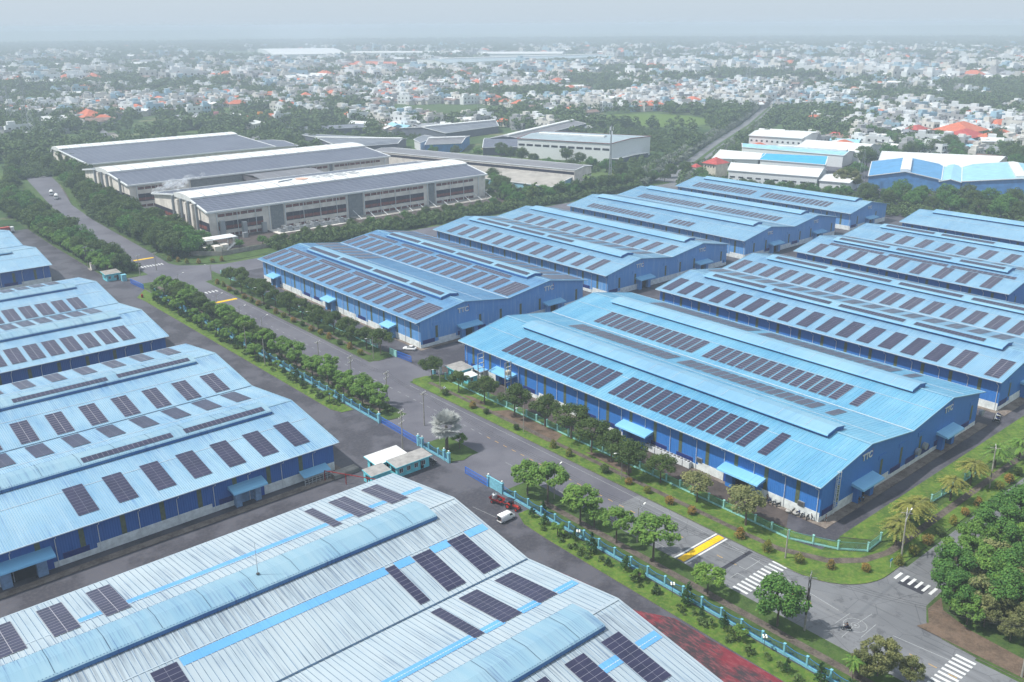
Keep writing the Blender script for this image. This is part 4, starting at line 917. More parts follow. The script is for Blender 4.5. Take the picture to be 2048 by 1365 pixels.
M['lf_far'] = leafmat('distant_tree_leaves', srgb(84,108,60), srgb(62,86,50), srgb(120,134,76), .05, .1)
M['lf_orange'] = leafmat('orange_topiary_leaves', srgb(160,124,62), srgb(118,110,54), srgb(186,148,84))
M['lf_ygreen'] = leafmat('yellow_green_topiary_leaves', srgb(140,136,56), srgb(92,108,50), srgb(180,160,74))
M['bark'] = plain('bark', srgb(104,94,84), .9, .2, 2)
M['hedge'] = M['lf_dark']
def leaves(centers, radii, n, size, seed, flat=.75, up=.35, shape='quad', aspect=.7):
    """leaf-sized faces on the shells of many small clumps; returns (verts, faces)"""
    rg = np.random.default_rng(seed); C_ = np.array(centers, float); Rr = np.array(radii, float)
    wts = Rr**2; idx = rg.choice(len(C_), n, p=wts/wts.sum())
    d = rg.normal(size=(n,3)); d /= np.linalg.norm(d, axis=1)[:,None]; rad = Rr[idx]*(rg.uniform(.55,1.05,n))
    p = C_[idx]+d*rad[:,None]*np.array([1,1,flat])
    nm = d*.8+rg.normal(size=(n,3))*.5+np.array([0,0,up]); nm /= np.linalg.norm(nm, axis=1)[:,None]
    a = np.cross(nm, rg.normal(size=(n,3))); a /= np.linalg.norm(a, axis=1)[:,None]; b = np.cross(nm, a)
    s = size*rg.uniform(.6,1.35,n)[:,None]*.5
    V_ = np.stack([p-a*s, p+b*s*aspect, p+a*s, p-b*s*aspect], 1).reshape(-1,3)
    F = np.arange(n*4).reshape(-1,4)
    return V_, F
def lmesh(name, V_, F, mat):
    me = bpy.data.meshes.new(name); me.from_pydata(V_.tolist(), [], F.tolist()); me.materials.append(mat); me.update(); return me
def crown_clumps(rx, rz, zc, k, rr, seed, dome=True):
    rg = np.random.default_rng(seed); out_ = []
    for i in range(k):
        a = rg.uniform(0, 2*math.pi); t_ = rg.uniform(-.35 if dome else -.9, 1); q = math.sqrt(max(0, 1-t_*t_))*rg.uniform(.55, 1.0)
        out_.append((rx*q*math.cos(a), rx*q*math.sin(a), zc+rz*t_*rg.uniform(.7,1)))
    return out_, list(rg.uniform(rr*.6, rr*1.2, k))
def tree_proto(label, name, H_, rx, rz, k, rr, nleaf, ls, mat, seed, trunk=.16, cat='tree', dome=True, limbs=6, up=.35, hide=True):
    T = thing(name, label, cat); zc = H_-rz*1.0
    cs, rs = crown_clumps(rx, rz, zc, k, rr, seed, dome)
    V_, F = leaves(cs, rs, nleaf, ls, seed, up=up); local('crown', lmesh('crown', V_, F, mat), T)
    m = MB(); zb = zc-rz*.3; m.tube([(0,0,-.1),(.06,.03,zb*.5),(0,.05,zb)], [trunk*1.25, trunk, trunk*.8], 7)
    rg = random.Random(seed)
    for i in rg.sample(range(k), min(limbs, k)):
        c = cs[i]; m.tube([(0,.05,zb*rg.uniform(.7,1)), (c[0]*.45, c[1]*.45, zb+(c[2]-zb)*.5), c], [trunk*.6, trunk*.4, trunk*.15], 5)
    local('trunk', m.mesh('trunk', M['bark']), T); return T
P_ = {}
P_['dark'] = [tree_proto('x','broadleaf_tree', 6.9, 3.5, 2.0, 34, 1.15, 5200, .34, M['lf_dark'], 11), tree_proto('x','broadleaf_tree', 6.6, 3.2, 2.1, 28, 1.15, 4600, .34, M['lf_dark'], 12)]
P_['mid'] = [tree_proto('x','broadleaf_tree', 6.6, 3.1, 1.7, 24, 1.0, 3600, .42, M['lf_mid'], 21, up=.9), tree_proto('x','broadleaf_tree', 7.2, 3.4, 1.9, 26, 1.0, 4000, .42, M['lf_mid'], 22, up=.9), tree_proto('x','broadleaf_tree', 5.6, 2.4, 1.6, 18, .9, 2400, .40, M['lf_mid'], 23, up=.7)]
P_['rich'] = [tree_proto('x','broadleaf_tree', 8.4, 3.6, 2.9, 36, 1.3, 7000, .42, M['lf_rich'], 31, dome=False, up=.6), tree_proto('x','broadleaf_tree', 7.2, 3.9, 2.3, 44, 1.0, 6500, .4, M['lf_mid'], 32, dome=False, up=.5), tree_proto('x','broadleaf_tree', 9.2, 3.4, 3.4, 40, 1.15, 7000, .42, M['lf_rich'], 33, dome=False, up=.6), tree_proto('x','broadleaf_tree', 6.6, 3.6, 2.2, 26, 1.3, 5000, .46, M['lf_olive'], 34, dome=False, up=.5)]
P_['olive'] = [tree_proto('x','broadleaf_tree', 6.2, 2.9, 1.8, 26, 1.0, 3800, .36, M['lf_olive'], 41, up=.8)]
P_['willow'] = [tree_proto('x','willowy_tree', 9, 3.6, 3.6, 60, 1.0, 9000, .34, M['lf_olive'], 51, dome=False, up=-.1), tree_proto('x','willowy_tree', 8, 3.2, 3.0, 50, 1.0, 7500, .34, M['lf_olive'], 52, dome=False, up=-.1)]
def sapling(seed, H_, r0, n=700):
    T = thing('sapling', 'x', 'young tree'); rg = random.Random(seed); cs = []; rs = []
    k = 16
    for i in range(k):
        z = .9+(H_-1.0)*i/(k-1); r = r0*(1-.8*(i/(k-1))); 
        for j in range(3): a = rg.uniform(0, 6.28); cs.append((r*math.cos(a)*rg.uniform(.3,1), r*math.sin(a)*rg.uniform(.3,1), z)); rs.append(.35*(1.2-.7*i/k))
    V_, F = leaves(cs, rs, n, .26, seed, up=.4); local('crown', lmesh('crown', V_, F, M['lf_con']), T)
    m = MB(); m.tube([(0,0,-.1),(0,0,H_*.9)], [.07,.02], 5); local('trunk', m.mesh('trunk', M['bark']), T); return T
P_['sap'] = [sapling(61, 3.6, 1.0), sapling(62, 2.8, .9, 520), sapling(63, 4.2, 1.15, 900)]
def frond_tree(seed, mat, H_=5.2, R_=3.6, n=70, w_=.5):
    """flat-topped tree whose feathery boughs lie like fronds in layers"""
    T = thing('feathery_tree', 'x', 'tree'); rg = random.Random(seed); m = MB()
    for i in range(n):
        a = rg.uniform(0, 6.28); lay = rg.random(); z = H_*(.62+.36*lay); L = R_*(1.05-.55*lay)*rg.uniform(.75,1.1); r0 = R_*.12
        for s in range(9):
            t0, t1 = s/9, (s+1)/9; c0 = (math.cos(a)*(r0+L*t0), math.sin(a)*(r0+L*t0), z+.35*math.sin(t0*2.2)-.75*t0*t0); c1 = (math.cos(a)*(r0+L*t1), math.sin(a)*(r0+L*t1), z+.35*math.sin(t1*2.2)-.75*t1*t1)
            for sd in (-1, 1):
                nx, ny = -math.sin(a)*sd, math.cos(a)*sd; ww = w_*math.sin(math.pi*(t0*.8+.15))*rg.uniform(.7,1.15)
                m.face([c0, (c0[0]+nx*ww+.18*math.cos(a), c0[1]+ny*ww+.18*math.sin(a), c0[2]-.06+rg.uniform(-.1,.05)), c1])
    local('crown', m.mesh('crown', mat), T)
    m = MB(); m.tube([(0,0,-.1),(.1,0,H_*.35),(0,.1,H_*.62)], [.22,.17,.14], 7)
    for i in range(7): a = i*.9; m.tube([(0,.1,H_*.5),(math.cos(a)*R_*.3,math.sin(a)*R_*.3,H_*.72),(math.cos(a)*R_*.6,math.sin(a)*R_*.6,H_*.8)], [.1,.07,.03], 5)
    local('trunk', m.mesh('trunk', M['bark']), T); return T
P_['feather'] = [frond_tree(71, M['lf_yel']), frond_tree(72, M['lf_yel'], 5.6, 3.9, 85), frond_tree(73, M['lf_mid'], 5.4, 3.6, 70)]
def fan_palm():
    T = thing('fan_palm', 'x', 'palm'); rg = random.Random(5); m = MB()
    for i in range(110):
        a = rg.uniform(0, 6.28); el = rg.uniform(-.6, 1.4); d = Vector((math.cos(a)*math.cos(el), math.sin(a)*math.cos(el), math.sin(el))); c = Vector((0,0,4.1))+d*rg.uniform(1.0,1.9)
        u = d.cross(Vector((0,0,1))).normalized(); v = d.cross(u); nn = 16
        for k in range(nn):
            t_ = -1.9+3.8*k/nn; t2 = t_+.16; tip = rg.uniform(1.0,1.3)
            e = c+(d*math.cos(t_+.08)+u*math.sin(t_+.08))*tip+v*rg.uniform(-.22,.22)
            m.face([c, c+(d*math.cos(t_)+u*math.sin(t_))*tip*.65, e, c+(d*math.cos(t2)+u*math.sin(t2))*tip*.65])
    local('crown', m.mesh('crown', M['lf_silver']), T)
    m = MB(); m.tube([(0,0,-.1),(0,0,2),(0,0,4.1)], [.3,.24,.22], 8); local('trunk', m.mesh('trunk', M['bark']), T); return T
def palm(H_=7, seed=3):
    T = thing('coconut_palm', 'x', 'palm'); rg = random.Random(seed); m = MB()
    for i in range(22):
        a = i*2.4+rg.uniform(-.2,.2); el = rg.uniform(.1,1.1); L = rg.uniform(2.8,3.6); n = 12; prev = None
        for s in range(n+1):
            t_ = s/n; p = Vector((math.cos(a)*L*t_*math.cos(el*(1-t_*.4)), math.sin(a)*L*t_*math.cos(el*(1-t_*.4)), H_+L*t_*math.sin(el)-2.4*t_*t_))
            if prev is not None:
                for sd in (-1, 1):
                    q = Vector((-math.sin(a)*sd, math.cos(a)*sd, -.45))*(.75*math.sin(math.pi*(t_*.85+.1)))
                    m.face([prev, prev+q+(p-prev)*.5, p])
            prev = p
    local('crown', m.mesh('crown', M['lf_mid']), T)
    m = MB(); m.tube([(.5,.2,-.1),(.3,.1,H_*.4),(0,0,H_)], [.2,.15,.12], 7); local('trunk', m.mesh('trunk', M['bark']), T); return T
def bush(mat, seed, cone=False):
    T = thing('topiary_bush', 'x', 'bush'); 
    if cone: cs, rs = [(0,0,.45),(0,0,.9),(0,0,1.3)], [.75,.6,.35]
    else: cs, rs = [(0,0,.6),(.15,.1,.8),(-.1,-.15,.7)], [.75,.6,.6]
    V_, F = leaves(cs, rs, 700, .17, seed, flat=.95, up=.1); local('crown', lmesh('crown', V_, F, mat), T)
    m = MB(); m.ball((0,0,.55), .5, 8, 5); local('core', m.mesh('core', M['lf_dark']), T); return T
P_['bo'] = [bush(M['lf_orange'], 1), bush(M['lf_orange'], 2, True)]; P_['by'] = [bush(M['lf_ygreen'], 3), bush(M['lf_ygreen'], 4, True)]; P_['bg'] = [bush(M['lf_dark'], 5)]
P_['silver'] = [fan_palm()]; P_['palm'] = [palm(6.6, 3)]
USED = set()
def plant(kind, x, y, label, group=None, sc=1.0, v=None, rz=None, z=.1, scz=None):
    pr = P_[kind][(v if v is not None else random.randrange(99)) % len(P_[kind])]
    rz = random.uniform(0, 6.28) if rz is None else rz
    if pr.name not in USED:
        USED.add(pr.name); KIDS.setdefault(pr.name, list(pr.children))
        for c in pr.children: KIDS.setdefault(c.name, [])
        pr.location = (x, y, z); pr.rotation_euler = (0,0,rz); pr.scale = (sc, sc, scz or sc); pr['label'] = label
        if group: pr['group'] = group
        return pr
    o = dup(pr, (x, y, z), rz, sc, label, None, scz)
    if group: o['group'] = group
    elif 'group' in o: del o['group']
    return o
# roadside row in front of the azure warehouse (x 144.5), from the gate to the junction
rowC = [(144.6,206,'slim dark tree beside the right gate, light leaves low down',.8),(144.3,192.4,'small tree by the guardhouse with a thin dark trunk',.75),(144.8,181.3,'dark roadside tree under the steel frame pylon at the guardhouse',.9),(145,168.6,'second dark round tree past the guardhouse beside the mint fence',1.05),(147,158.8,'third dark round tree past the guardhouse over bare earth',1.0),(147,149,'dark tree at the middle of the azure warehouse front',1.05),(145.3,140,'dark spreading tree opposite the silver palm roundel',1.0),(145,133,'dark olive tree nearest the row of white outdoor units',.95),(143.2,125.8,'dark tree before the lamp post at the mid verge',1.0),(146,118.4,'small dark tree close to the white outdoor units',.8)]
for x, y, lb, s_ in rowC: plant('dark', x, y, lb, 'dark trees along the azure warehouse', s_*1.22)
plant('olive', 145.3, 107.3, 'yellowish round tree before the blue door of the azure warehouse', sc=1.12); plant('olive', 145.2, 94.4, 'wide yellowish green tree by the last canopy of the azure warehouse', sc=1.35)
for x, y, lb, s_, v in ((161.4,69.8,'golden feathery tree nearest the corner fence',1.1,0),(169.5,71.2,'golden feathery tree second from the corner fence',1.1,1),(174.2,71.6,'golden brown feathery tree overlapping the second one',1.0,0),(187.7,70.9,'golden feathery tree standing alone behind the white fence panel',1.05,0),(198.3,71.2,'green and gold feathery tree before the tall leaning pole',1.05,1),(211.1,71.1,'green feathery tree past the tall leaning pole',1.05,2),(219.7,69,'green feathery tree nearest the right edge of the photo',1.0,2)): plant('feather', x, y, lb, 'feathery trees on the corner verge', s_*1.05, v)
for i, y in enumerate((344,338,331,325,318,311.7,305,298,291,284,277,270,262,254.9,247.9,241,234.4)):
    plant('dark', 143.6+1.6*math.sin(i*2.1), y, ORD[i]+' dark tree from the far junction along the weathered blue warehouse', 'dark trees along the weathered blue warehouse', 1.05+.12*math.sin(i*1.7))
# inside row by the left fence
saps = [(116.3,126,.9),(113.4,126.4,.9),(113.6,122.4,1.0),(112.6,117.6,1.0),(114,113.6,.8),(113.2,108.4,1.15),(112.4,103,.7),(113.8,99.6,1.2),(113,95.5,.8),(112.6,91,.8),(113.2,80.8,.7),(113.9,84.5,1.2),(113.4,76.2,1.0),(113.2,72.6,.9),(112,62.6,.7),(113.6,57.6,1.0),(114,53,.9),(114.2,208,.8),(113,211.3,1.0),(113.6,221.2,.9),(112.2,225.5,.9),(113.6,232,1.1),(112.6,238,.9),(113.6,244,.9),(113.8,250,1.1)]
for i, (x, y, s_) in enumerate(saps): plant('sap' if i % 5 != 3 else 'mid', x, y, (ORD[i]+' thin young tree down from the tractor inside the blue fence' if i < 17 else ORD[i-17]+' thin young tree up from the long blue gate inside the fence'), 'young trees inside the left fence', s_ if i % 5 != 3 else s_*.55, v=None if i % 5 != 3 else 2)
for i in range(26): plant('sap' if i % 3 else 'mid', 111.8+2.4*random.random(), 256+i*3.5, ORD[i]+' slender bushy tree up from the bare pole on the left fence strip', 'bushy trees along the far left fence', 1.0+.35*random.random() if i % 3 else .8)
# outside row, between left fence and street
mids = [(119.4,134.6,1.0,'light green tree right behind the cyan panel wall by the tractor'),(119.8,128.4,1.12,'wide light green tree behind the tractor'),(119.7,118,1.02,'light green tree between tractor and lone street pole, full crown'),(120.8,115,.85,'light green tree leaning against its fuller neighbour behind the van'),(119.6,107.6,.9,'thin-crowned light green tree with a pale trunk by the street pole'),(120.4,98.4,1.15,'light green tree beside the yellow speed hump'),(119.4,84.4,.8,'small light green tree near the left end of the zebra crossing')]
for x, y, s_, lb in mids: plant('mid', x, y, lb, None, s_*1.12)
plant('rich', 121.2, 70.6, 'big rich green tree beside the dark utility pole at the junction', None, 1.12, 0)
for i, (x, y) in enumerate(((119.2,195),(121,199),(118.6,203),(120.6,208),(118.2,212.6),(120.8,217),(118.8,222),(121,226.5),(118.4,231),(120.6,236),(118.6,241),(120.8,246),(118.4,252))): plant('mid', x, y, ORD[i]+' light green tree up from the long gate between fence and street', 'light green trees outside the left fence', .85+.2*random.random())
for i in range(24): plant('mid' if i % 2 else 'dark', 117.6+4*random.random(), 258+i*3.9 if i % 3 else 262+i*3.7, ORD[i]+' green tree up from the bare poles, between fence and far street', 'green trees between fence and far street', .85+.2*random.random())
plant('silver', 119.4, 164.8, 'big silvery fan palm on the grass roundel between the two blue gates', None, 1.55)
plant('mid', 122, 163, 'small green tree hidden behind the silver fan palm', None, .7)
plant('palm', 117.8, 54.6, 'palm crown at the bottom edge beside the willowy trees', None, .62, 0)
for x, y, s_, v, lb in ((124.4,54.0,.82,0,'tallest willowy olive tree at the bottom edge by the zebra crossing'),(121.4,55.4,.66,1,'left willowy olive tree at the bottom edge of the photo'),(126.4,49.6,.62,1,'low willowy tree at the bottom edge nearest the zebra crossing')): plant('willow', x-2.0, y-1.4, lb, None, s_, v)
# thicket at the right
thick = [(149,54.5,.95,'rich'),(146.5,50.5,.8,'rich'),(154.5,56.8,1.05,'rich'),(161,57.4,1.1,'rich'),(168,58.6,1.1,'rich'),(176,58.6,1.1,'rich'),(184,57.6,1.15,'rich'),(192,56.8,1.15,'rich'),(201,57,1.1,'rich'),(210,57,1.1,'rich'),(219,57,1.1,'rich'),(150.5,50.5,1.05,'rich'),(157,52,1.15,'rich'),(154,47,1.05,'rich'),(160.5,49,1.1,'rich'),(164,53,1.1,'rich'),(169,51,1.1,'rich'),(175,53,1.0,'rich'),(181,51.5,1.05,'rich'),(167,46,1.2,'rich'),(174,46,1.2,'rich'),(188,51,1.0,'rich'),(182,45,1.2,'rich'),(194,48,1.1,'rich'),(201,46,1.1,'rich'),(190,42,1.1,'rich'),(197,38,1.1,'rich'),(176,39,1.1,'rich'),(186,35,1.1,'rich'),(207,50,1.0,'rich'),(214,47,1.0,'rich'),(222,48,1.0,'rich')]
for i_, (x, y, s_, k) in enumerate(thick): plant(k, x, y-1.5, ORD[i_]+' rich green tree from the zebra crossing in the right thicket', 'rich green thicket trees', s_, z=0)
for i_, (x, y, s_, v) in enumerate(((155.2,52.4,.8,0),(148.2,46.8,.75,1),(153,46,.85,0),(147.6,42.2,.6,1),(160,43,1.1,0),(165.4,39,1.0,1),(155.6,38.4,1.1,0),(150.4,40.6,.85,1),(161,34,1.1,0),(155,32,1.1,1),(169,34,1.0,0))): plant('willow', x, y, ORD[i_]+' greyish olive willowy tree from the junction in the right thicket', 'willowy thicket trees', s_, v, z=0)
bs = [(139.9,104.8),(139.8,92.2),(139.7,85.6),(141.0,79.2),(143.8,74.0),(148.1,69.1),(155.0,66.1),(160.7,65.9),(166.4,65.9),(171.6,65.9),(178.0,66),(183.6,66),(189.9,66),(200.7,66),(205.9,66),(211.1,66),(139.3,142.1),(139.6,122.8),(139.8,117.3),(139.7,110.8),(139.6,130.4),(139.6,193.2),(139.8,180.8),(140.1,175.3),(139.6,162.1),(139.6,148.1)]
hue = 'bo bo by by bo bo by by bo bg by bo bo by bo bg by bo by bo bg bg bo bg bg by'.split()
for i, ((x, y), k) in enumerate(zip(bs, hue)):
    nm = {'bo':'rust orange','by':'yellow green','bg':'dark green'}[k]
    plant(k, x+.4, y, f'{nm} clipped bush, {ORD[i if i < 16 else i-16]} along the kerb '+('of the corner verge' if i < 16 else 'before the azure warehouse'), nm+' clipped bushes by the near street', 1.45+.2*math.sin(i), z=.1)
for i, (x, y) in enumerate([(139.5,349.4),(139.7,344.1),(138.9,336.5),(138.8,330.1),(138.7,322.5),(138.7,316.2),(138.7,310.3),(139.2,304.1),(138.8,296.3),(138.9,290.5),(138.8,282.8),(139.2,277.1),(138.9,269.9),(139.4,264.5),(139.4,258.6),(139.0,251.0),(139.3,245.1),(138.9,238)]+[(139.4,401.5),(141.8,397.1),(143.6,391.6),(147.6,388),(153.0,385.8),(157.0,384.9)]):
    k = ('bo','by','bo','bg')[i % 4] if i < 18 else ('by','bo')[i % 2]; nm = {'bo':'rust orange','by':'yellow green','bg':'dark green'}[k]
    plant(k, x+.6, y, nm+(f' clipped bush, {ORD[i]} down from the far junction' if i < 18 else f' clipped bush, {ORD[i-18]} round the far junction corner'), nm+(' clipped bushes of the far street' if i < 18 else ' clipped bushes at the far junction'), 1.5)
# trees round the mills, back rows and beyond: individually placed
def band(kind, rows, lb, grp, frm, s0=.9, s1=1.3, jit=1.5):
    for k, pts in enumerate(rows):
        for i, (x, y) in enumerate(pts):
            row = '' if len(rows) == 1 else f', {ORD[k]} row'
            plant(kind, x+random.uniform(-jit,jit), y+random.uniform(-jit,jit), f'{ORD[i]} {lb} from {frm}{row}', grp, random.uniform(s0,s1), z=0)
def line(a, b, n): return [(a[0]+(b[0]-a[0])*i/(n-1), a[1]+(b[1]-a[1])*i/(n-1)) for i in range(n)]
P_['big'] = [tree_proto('x','large_tree', 10.5, 5.2, 3.6, 40, 1.9, 4200, .62, M['lf_dark'], 81, trunk=.3, dome=False), tree_proto('x','large_tree', 9.4, 4.6, 3.2, 34, 1.8, 3600, .6, M['lf_dark'], 82, trunk=.28, dome=False), tree_proto('x','large_tree', 9.0, 4.8, 3.0, 34, 1.8, 3600, .6, M['lf_rich'], 83, trunk=.28, dome=False)]
band('big', [line((143.5,406),(146,500),11),line((149.5,402),(152.5,510),12),line((156,412),(158,520),10),line((163,422),(163,545),9)], 'dark tree beside the near mill', 'belt trees beside the near mill', 'the street corner', .8, 1.15)
band('big', [line((152,520),(168,660),12),line((160,545),(172,640),7),line((166,560),(176,720),9),line((182,668),(196,760),6)], 'dark tree beside the second mill', 'belt trees beside the second mill', 'the near end', .9, 1.25)
band('big', [line((114,400),(112,560),14),line((117,396),(121,560),13),line((119,450),(126,590),10),line((112,560),(150,720),10),line((120,600),(170,800),9)], 'green tree left of the far street', 'trees left of the far street', 'the guardhouse end', .75, 1.05)
band('mid', [line((110.8,395),(110.8,500),18)], 'light green tree on the far left yard edge', 'edge trees of the far left yard', 'the transformer poles', .9, 1.1, .5)
band('big', [line((190,398),(330,398),17),line((175,404),(345,406),15)], 'dark hedge tree before the near mill', 'hedge trees before the mill', 'the street end', .38, .55)
band('big', [line((345,398),(470,392),12),line((352,412),(395,398),5),line((360,424),(384,470),6)], 'dark tree before the long grey hall', 'trees by the grey hall', 'the mill end', .7, .95)
band('big', [line((420,398),(500,400),6),line((470,430),(500,560),8),line((440,440),(470,560),8),line((430,600),(470,560),4)], 'dark tree round the brown trimmed factory', 'trees round the brown trimmed factory', 'the near side', .75, 1.05)
band('big', [line((498,300),(540,388),3),line((466,350),(512,270),10),line((472,356),(500,384),6),line((480,330),(520,262),8)], 'green tree before the white factory roofs', 'trees before the white factory roofs', 'the left', .6, .85)
band('big', [line((500,262),(520,110),14),line((510,270),(560,100),13),line((536,262),(548,200),6),line((548,180),(560,90),8)], 'dark tree before the blue gabled factories', 'belt trees before the blue factories', 'the left', .8, 1.1)
band('big', [line((540,300),(620,330),3),line((700,260),(830,330),10),line((700,300),(800,360),8),line((720,340),(790,420),6),line((650,350),(720,330),4)], 'dark tree near the orange tiled villas', 'trees near the villas', 'the left', 1.0, 1.4)
for x, y in ((535,292),(541,298),(533,300)): plant('willow', x, y, 'tall shaggy tree beside the lattice mast before the blue factory', 'shaggy trees by the lattice mast', 1.4, z=0)
# distant woods: thousands of trees that read as one mass, scattered by geometry nodes
def scatter(name, protos, pts, scl, label_kind='stuff'):
    for i, pr in enumerate(protos):
        sel = pts[i::len(protos)]; sc = scl[i::len(protos)]
        me = bpy.data.meshes.new(name); me.from_pydata([tuple(p) for p in sel], [], [])
        a = me.attributes.new('sc', 'FLOAT', 'POINT'); a.data.foreach_set('value', list(map(float, sc)))
        b = me.attributes.new('rz', 'FLOAT', 'POINT'); b.data.foreach_set('value', [random.uniform(0,6.28) for _ in sel] if 'house' not in name else [random.choice((0,1.57,.3,-.25,1.2))+0.0 for _ in sel])
        o = bpy.data.objects.new(name, me); COL.objects.link(o); o['kind'] = 'stuff'
        g = bpy.data.node_groups.new(name, 'GeometryNodeTree'); g.interface.new_socket('Geometry', in_out='INPUT', socket_type='NodeSocketGeometry'); g.interface.new_socket('Geometry', in_out='OUTPUT', socket_type='NodeSocketGeometry')
        N_ = g.nodes; gi = N_.new('NodeGroupInput'); go = N_.new('NodeGroupOutput'); ip = N_.new('GeometryNodeInstanceOnPoints'); oi = N_.new('GeometryNodeObjectInfo'); oi.inputs['Object'].default_value = pr; oi.inputs['As Instance'].default_value = True
        n1 = N_.new('GeometryNodeInputNamedAttribute'); n1.data_type = 'FLOAT'; n1.inputs[0].default_value = 'sc'
        n2 = N_.new('GeometryNodeInputNamedAttribute'); n2.data_type = 'FLOAT'; n2.inputs[0].default_value = 'rz'
        cb = N_.new('ShaderNodeCombineXYZ')
        g.links.new(gi.outputs[0], ip.inputs['Points']); g.links.new(oi.outputs['Geometry'], ip.inputs['Instance']); g.links.new(n1.outputs['Attribute'], ip.inputs['Scale'])
        g.links.new(n2.outputs['Attribute'], cb.inputs[2]); g.links.new(cb.outputs[0], ip.inputs['Rotation']); g.links.new(ip.outputs[0], go.inputs[0])
        md = o.modifiers.new('scatter', 'NODES'); md.node_group = g
HID = []
def hidden(me):                       # a source mesh that is only instanced; it is not part of the scene itself
    o = bpy.data.objects.new('scatter_source', me); HID.append(o); return o
def far_tree(seed, n=150, mat='lf_far'):
    cs, rs = crown_clumps(3.4, 2.4, 4.2, 12, 1.7, seed, False); V_, F = leaves(cs, rs, n, 1.5, seed, up=.4); return hidden(lmesh('far_tree', V_, F, M[mat]))
FT = [far_tree(91), far_tree(92), far_tree(93, mat='lf_far'), far_tree(94, mat='lf_dark')]
import mathutils.noise as mn
def nz2(x, y, s, o=0): return mn.noise(Vector((x/s+o, y/s, o*1.7)))
BUILT = [(1180,1360,1820,2170),(1350,2100,1780,2180),(1850,2270,2090,2560),(1330,2000,2520,3620),(1650,2060,2500,2960),(790,885,310,405),(-80,100,370,530),(96,112,860,1160),(100,720,-60,398),(166,352,398,745),(352,600,404,622),(500,700,240,470),(140,200,398,760),(380,600,600,740),(90,165,398,800)]
EXC = [(600,760,850,1060),(700,840,590,750)]                    # the two green fields
def free(x, y):
    for a, b, c, d in BUILT:
        if a < x < b and c < y < d: return False
    return True
AV = [(452,378),(516,421),(545,428),(655,487),(811,566),(1001,671),(1153,749),(1500,930)]
def nearav(x, y):
    for (a, b), (c, d) in zip(AV[:-1], AV[1:]):
        L2 = (c-a)**2+(d-b)**2; t_ = max(0, min(1, ((x-a)*(c-a)+(y-b)*(d-b))/L2)); 
        if math.hypot(x-a-t_*(c-a), y-b-t_*(d-b)) < 13: return True
    return False
def infield(x, y):
    return nearav(x, y) or  ((x-680)/88)**2+((y-925)/105)**2 < 1 or ((x-770)/72)**2+((y-672)/72)**2 < 1
sheet('field', [(680+88*math.cos(a)*(1+.12*math.sin(3*a)), 925+105*math.sin(a)) for a in [i*.35 for i in range(18)]], -.03, M['grass2'])
sheet('field', [(770+72*math.cos(a)*(1+.1*math.sin(3*a)), 672+72*math.sin(a)) for a in [i*.35 for i in range(18)]], -.03, M['grass'])
pts = []; scl = []
az0 = YAW
def town(x, y):                       # how built-up a place is, 0..1
    d = math.hypot(x, y); a = math.degrees(math.atan2(x, y)-YAW)
    v = .0
    v += 1.1*math.exp(-((d-1450)/420)**2)*math.exp(-((a+4)/15)**2)          # the dense quarter across the middle
    v += 1.25*math.exp(-((d-980)/260)**2)*math.exp(-((a-24)/9)**2)          # the quarter at the right
    v += .72*math.exp(-((d-3100)/1500)**2)*(1 if -32 < a < 34 else 0)
    v += .35*math.exp(-((d-1000)/150)**2)*math.exp(-((a+10)/7)**2)
    v += .45*math.exp(-((d-1500)/600)**2)*math.exp(-((a+21)/9)**2)+.3*math.exp(-((d-1900)/700)**2)*math.exp(-((a-20)/12)**2)
    v += .5*math.exp(-((d-1250)/180)**2)*math.exp(-((a-8)/9)**2)
    c_ = nz2(x, y, 230, 3)+.6*nz2(x, y, 75, 8)
    return min(v, 1.1)*max(0, min(1.25, .72+1.8*c_))+max(0, c_-.35)*.7
for ring_ in ((430,900,1500*7,1.15),(900,1600,26000,1.35),(1600,2800,30000,1.9),(2800,6500,44000,2.3)):
    d0, d1, n_, s_ = ring_
    for _ in range(n_):
        d = math.sqrt(random.uniform(d0*d0, d1*d1)); a = YAW+R(random.uniform(-33, 33)); x, y = d*math.sin(a), d*math.cos(a)
        if not free(x, y) or infield(x, y): continue
        tv = town(x, y); dens = .9 if nz2(x, y, 130, 1)+.4*nz2(x, y, 40, 5) > .0 else .1
        if random.random() > dens*(1-.8*min(1, max(0, tv))): continue
        pts.append((x, y, -.5)); scl.append(s_*random.uniform(.7, 1.35))
scatter('distant_woodland', FT, pts, scl)
pts = []; scl = []
for (x0, x1, y0, y1, n_) in ((144,166,404,560,900),(150,178,560,760,900),(112,124,392,620,600),(186,470,384,399,1000),(346,400,398,470,250),(470,520,262,380,420),(470,560,96,262,900),(560,640,60,190,700),(566,600,170,190,60),(700,840,250,420,900),(462,640,395,545,900),(560,700,500,640,700),(400,520,640,800,500),(560,720,395,420,200),(640,760,330,450,500)):
    for _ in range(n_): pts.append((random.uniform(x0,x1), random.uniform(y0,y1), -.6)); scl.append(random.uniform(.35,.75))
pts = [p for p in pts]; SHB = [(436,606,470,596),(500,700,296,440),(440,520,590,700),(455,540,548,632),(495,650,580,672),(420,480,600,690)]
keep_ = [i for i, p in enumerate(pts) if not nearav(p[0], p[1]) and not any(a < p[0] < b and c < p[1] < d for a, b, c, d in SHB[1:]) and not (474 < p[0]+ (p[1]-480)*.35 < 572 and 470 < p[1] < 590) and not (124 < p[0] < 142+max(0,(p[1]-520)*.2) and p[1] < 700)]
for _ in range(420):
    x, y = random.choice(((random.uniform(111.5,114.8), random.uniform(206,350)), (random.uniform(117,123), random.uniform(192,362)), (random.uniform(111,114.6), random.uniform(45,124)) if random.random() < .25 else (random.uniform(117,122.5), random.uniform(240,362)))); pts.append((x, y, -.35)); scl.append(random.uniform(.12,.3)); keep_.append(len(pts)-1)
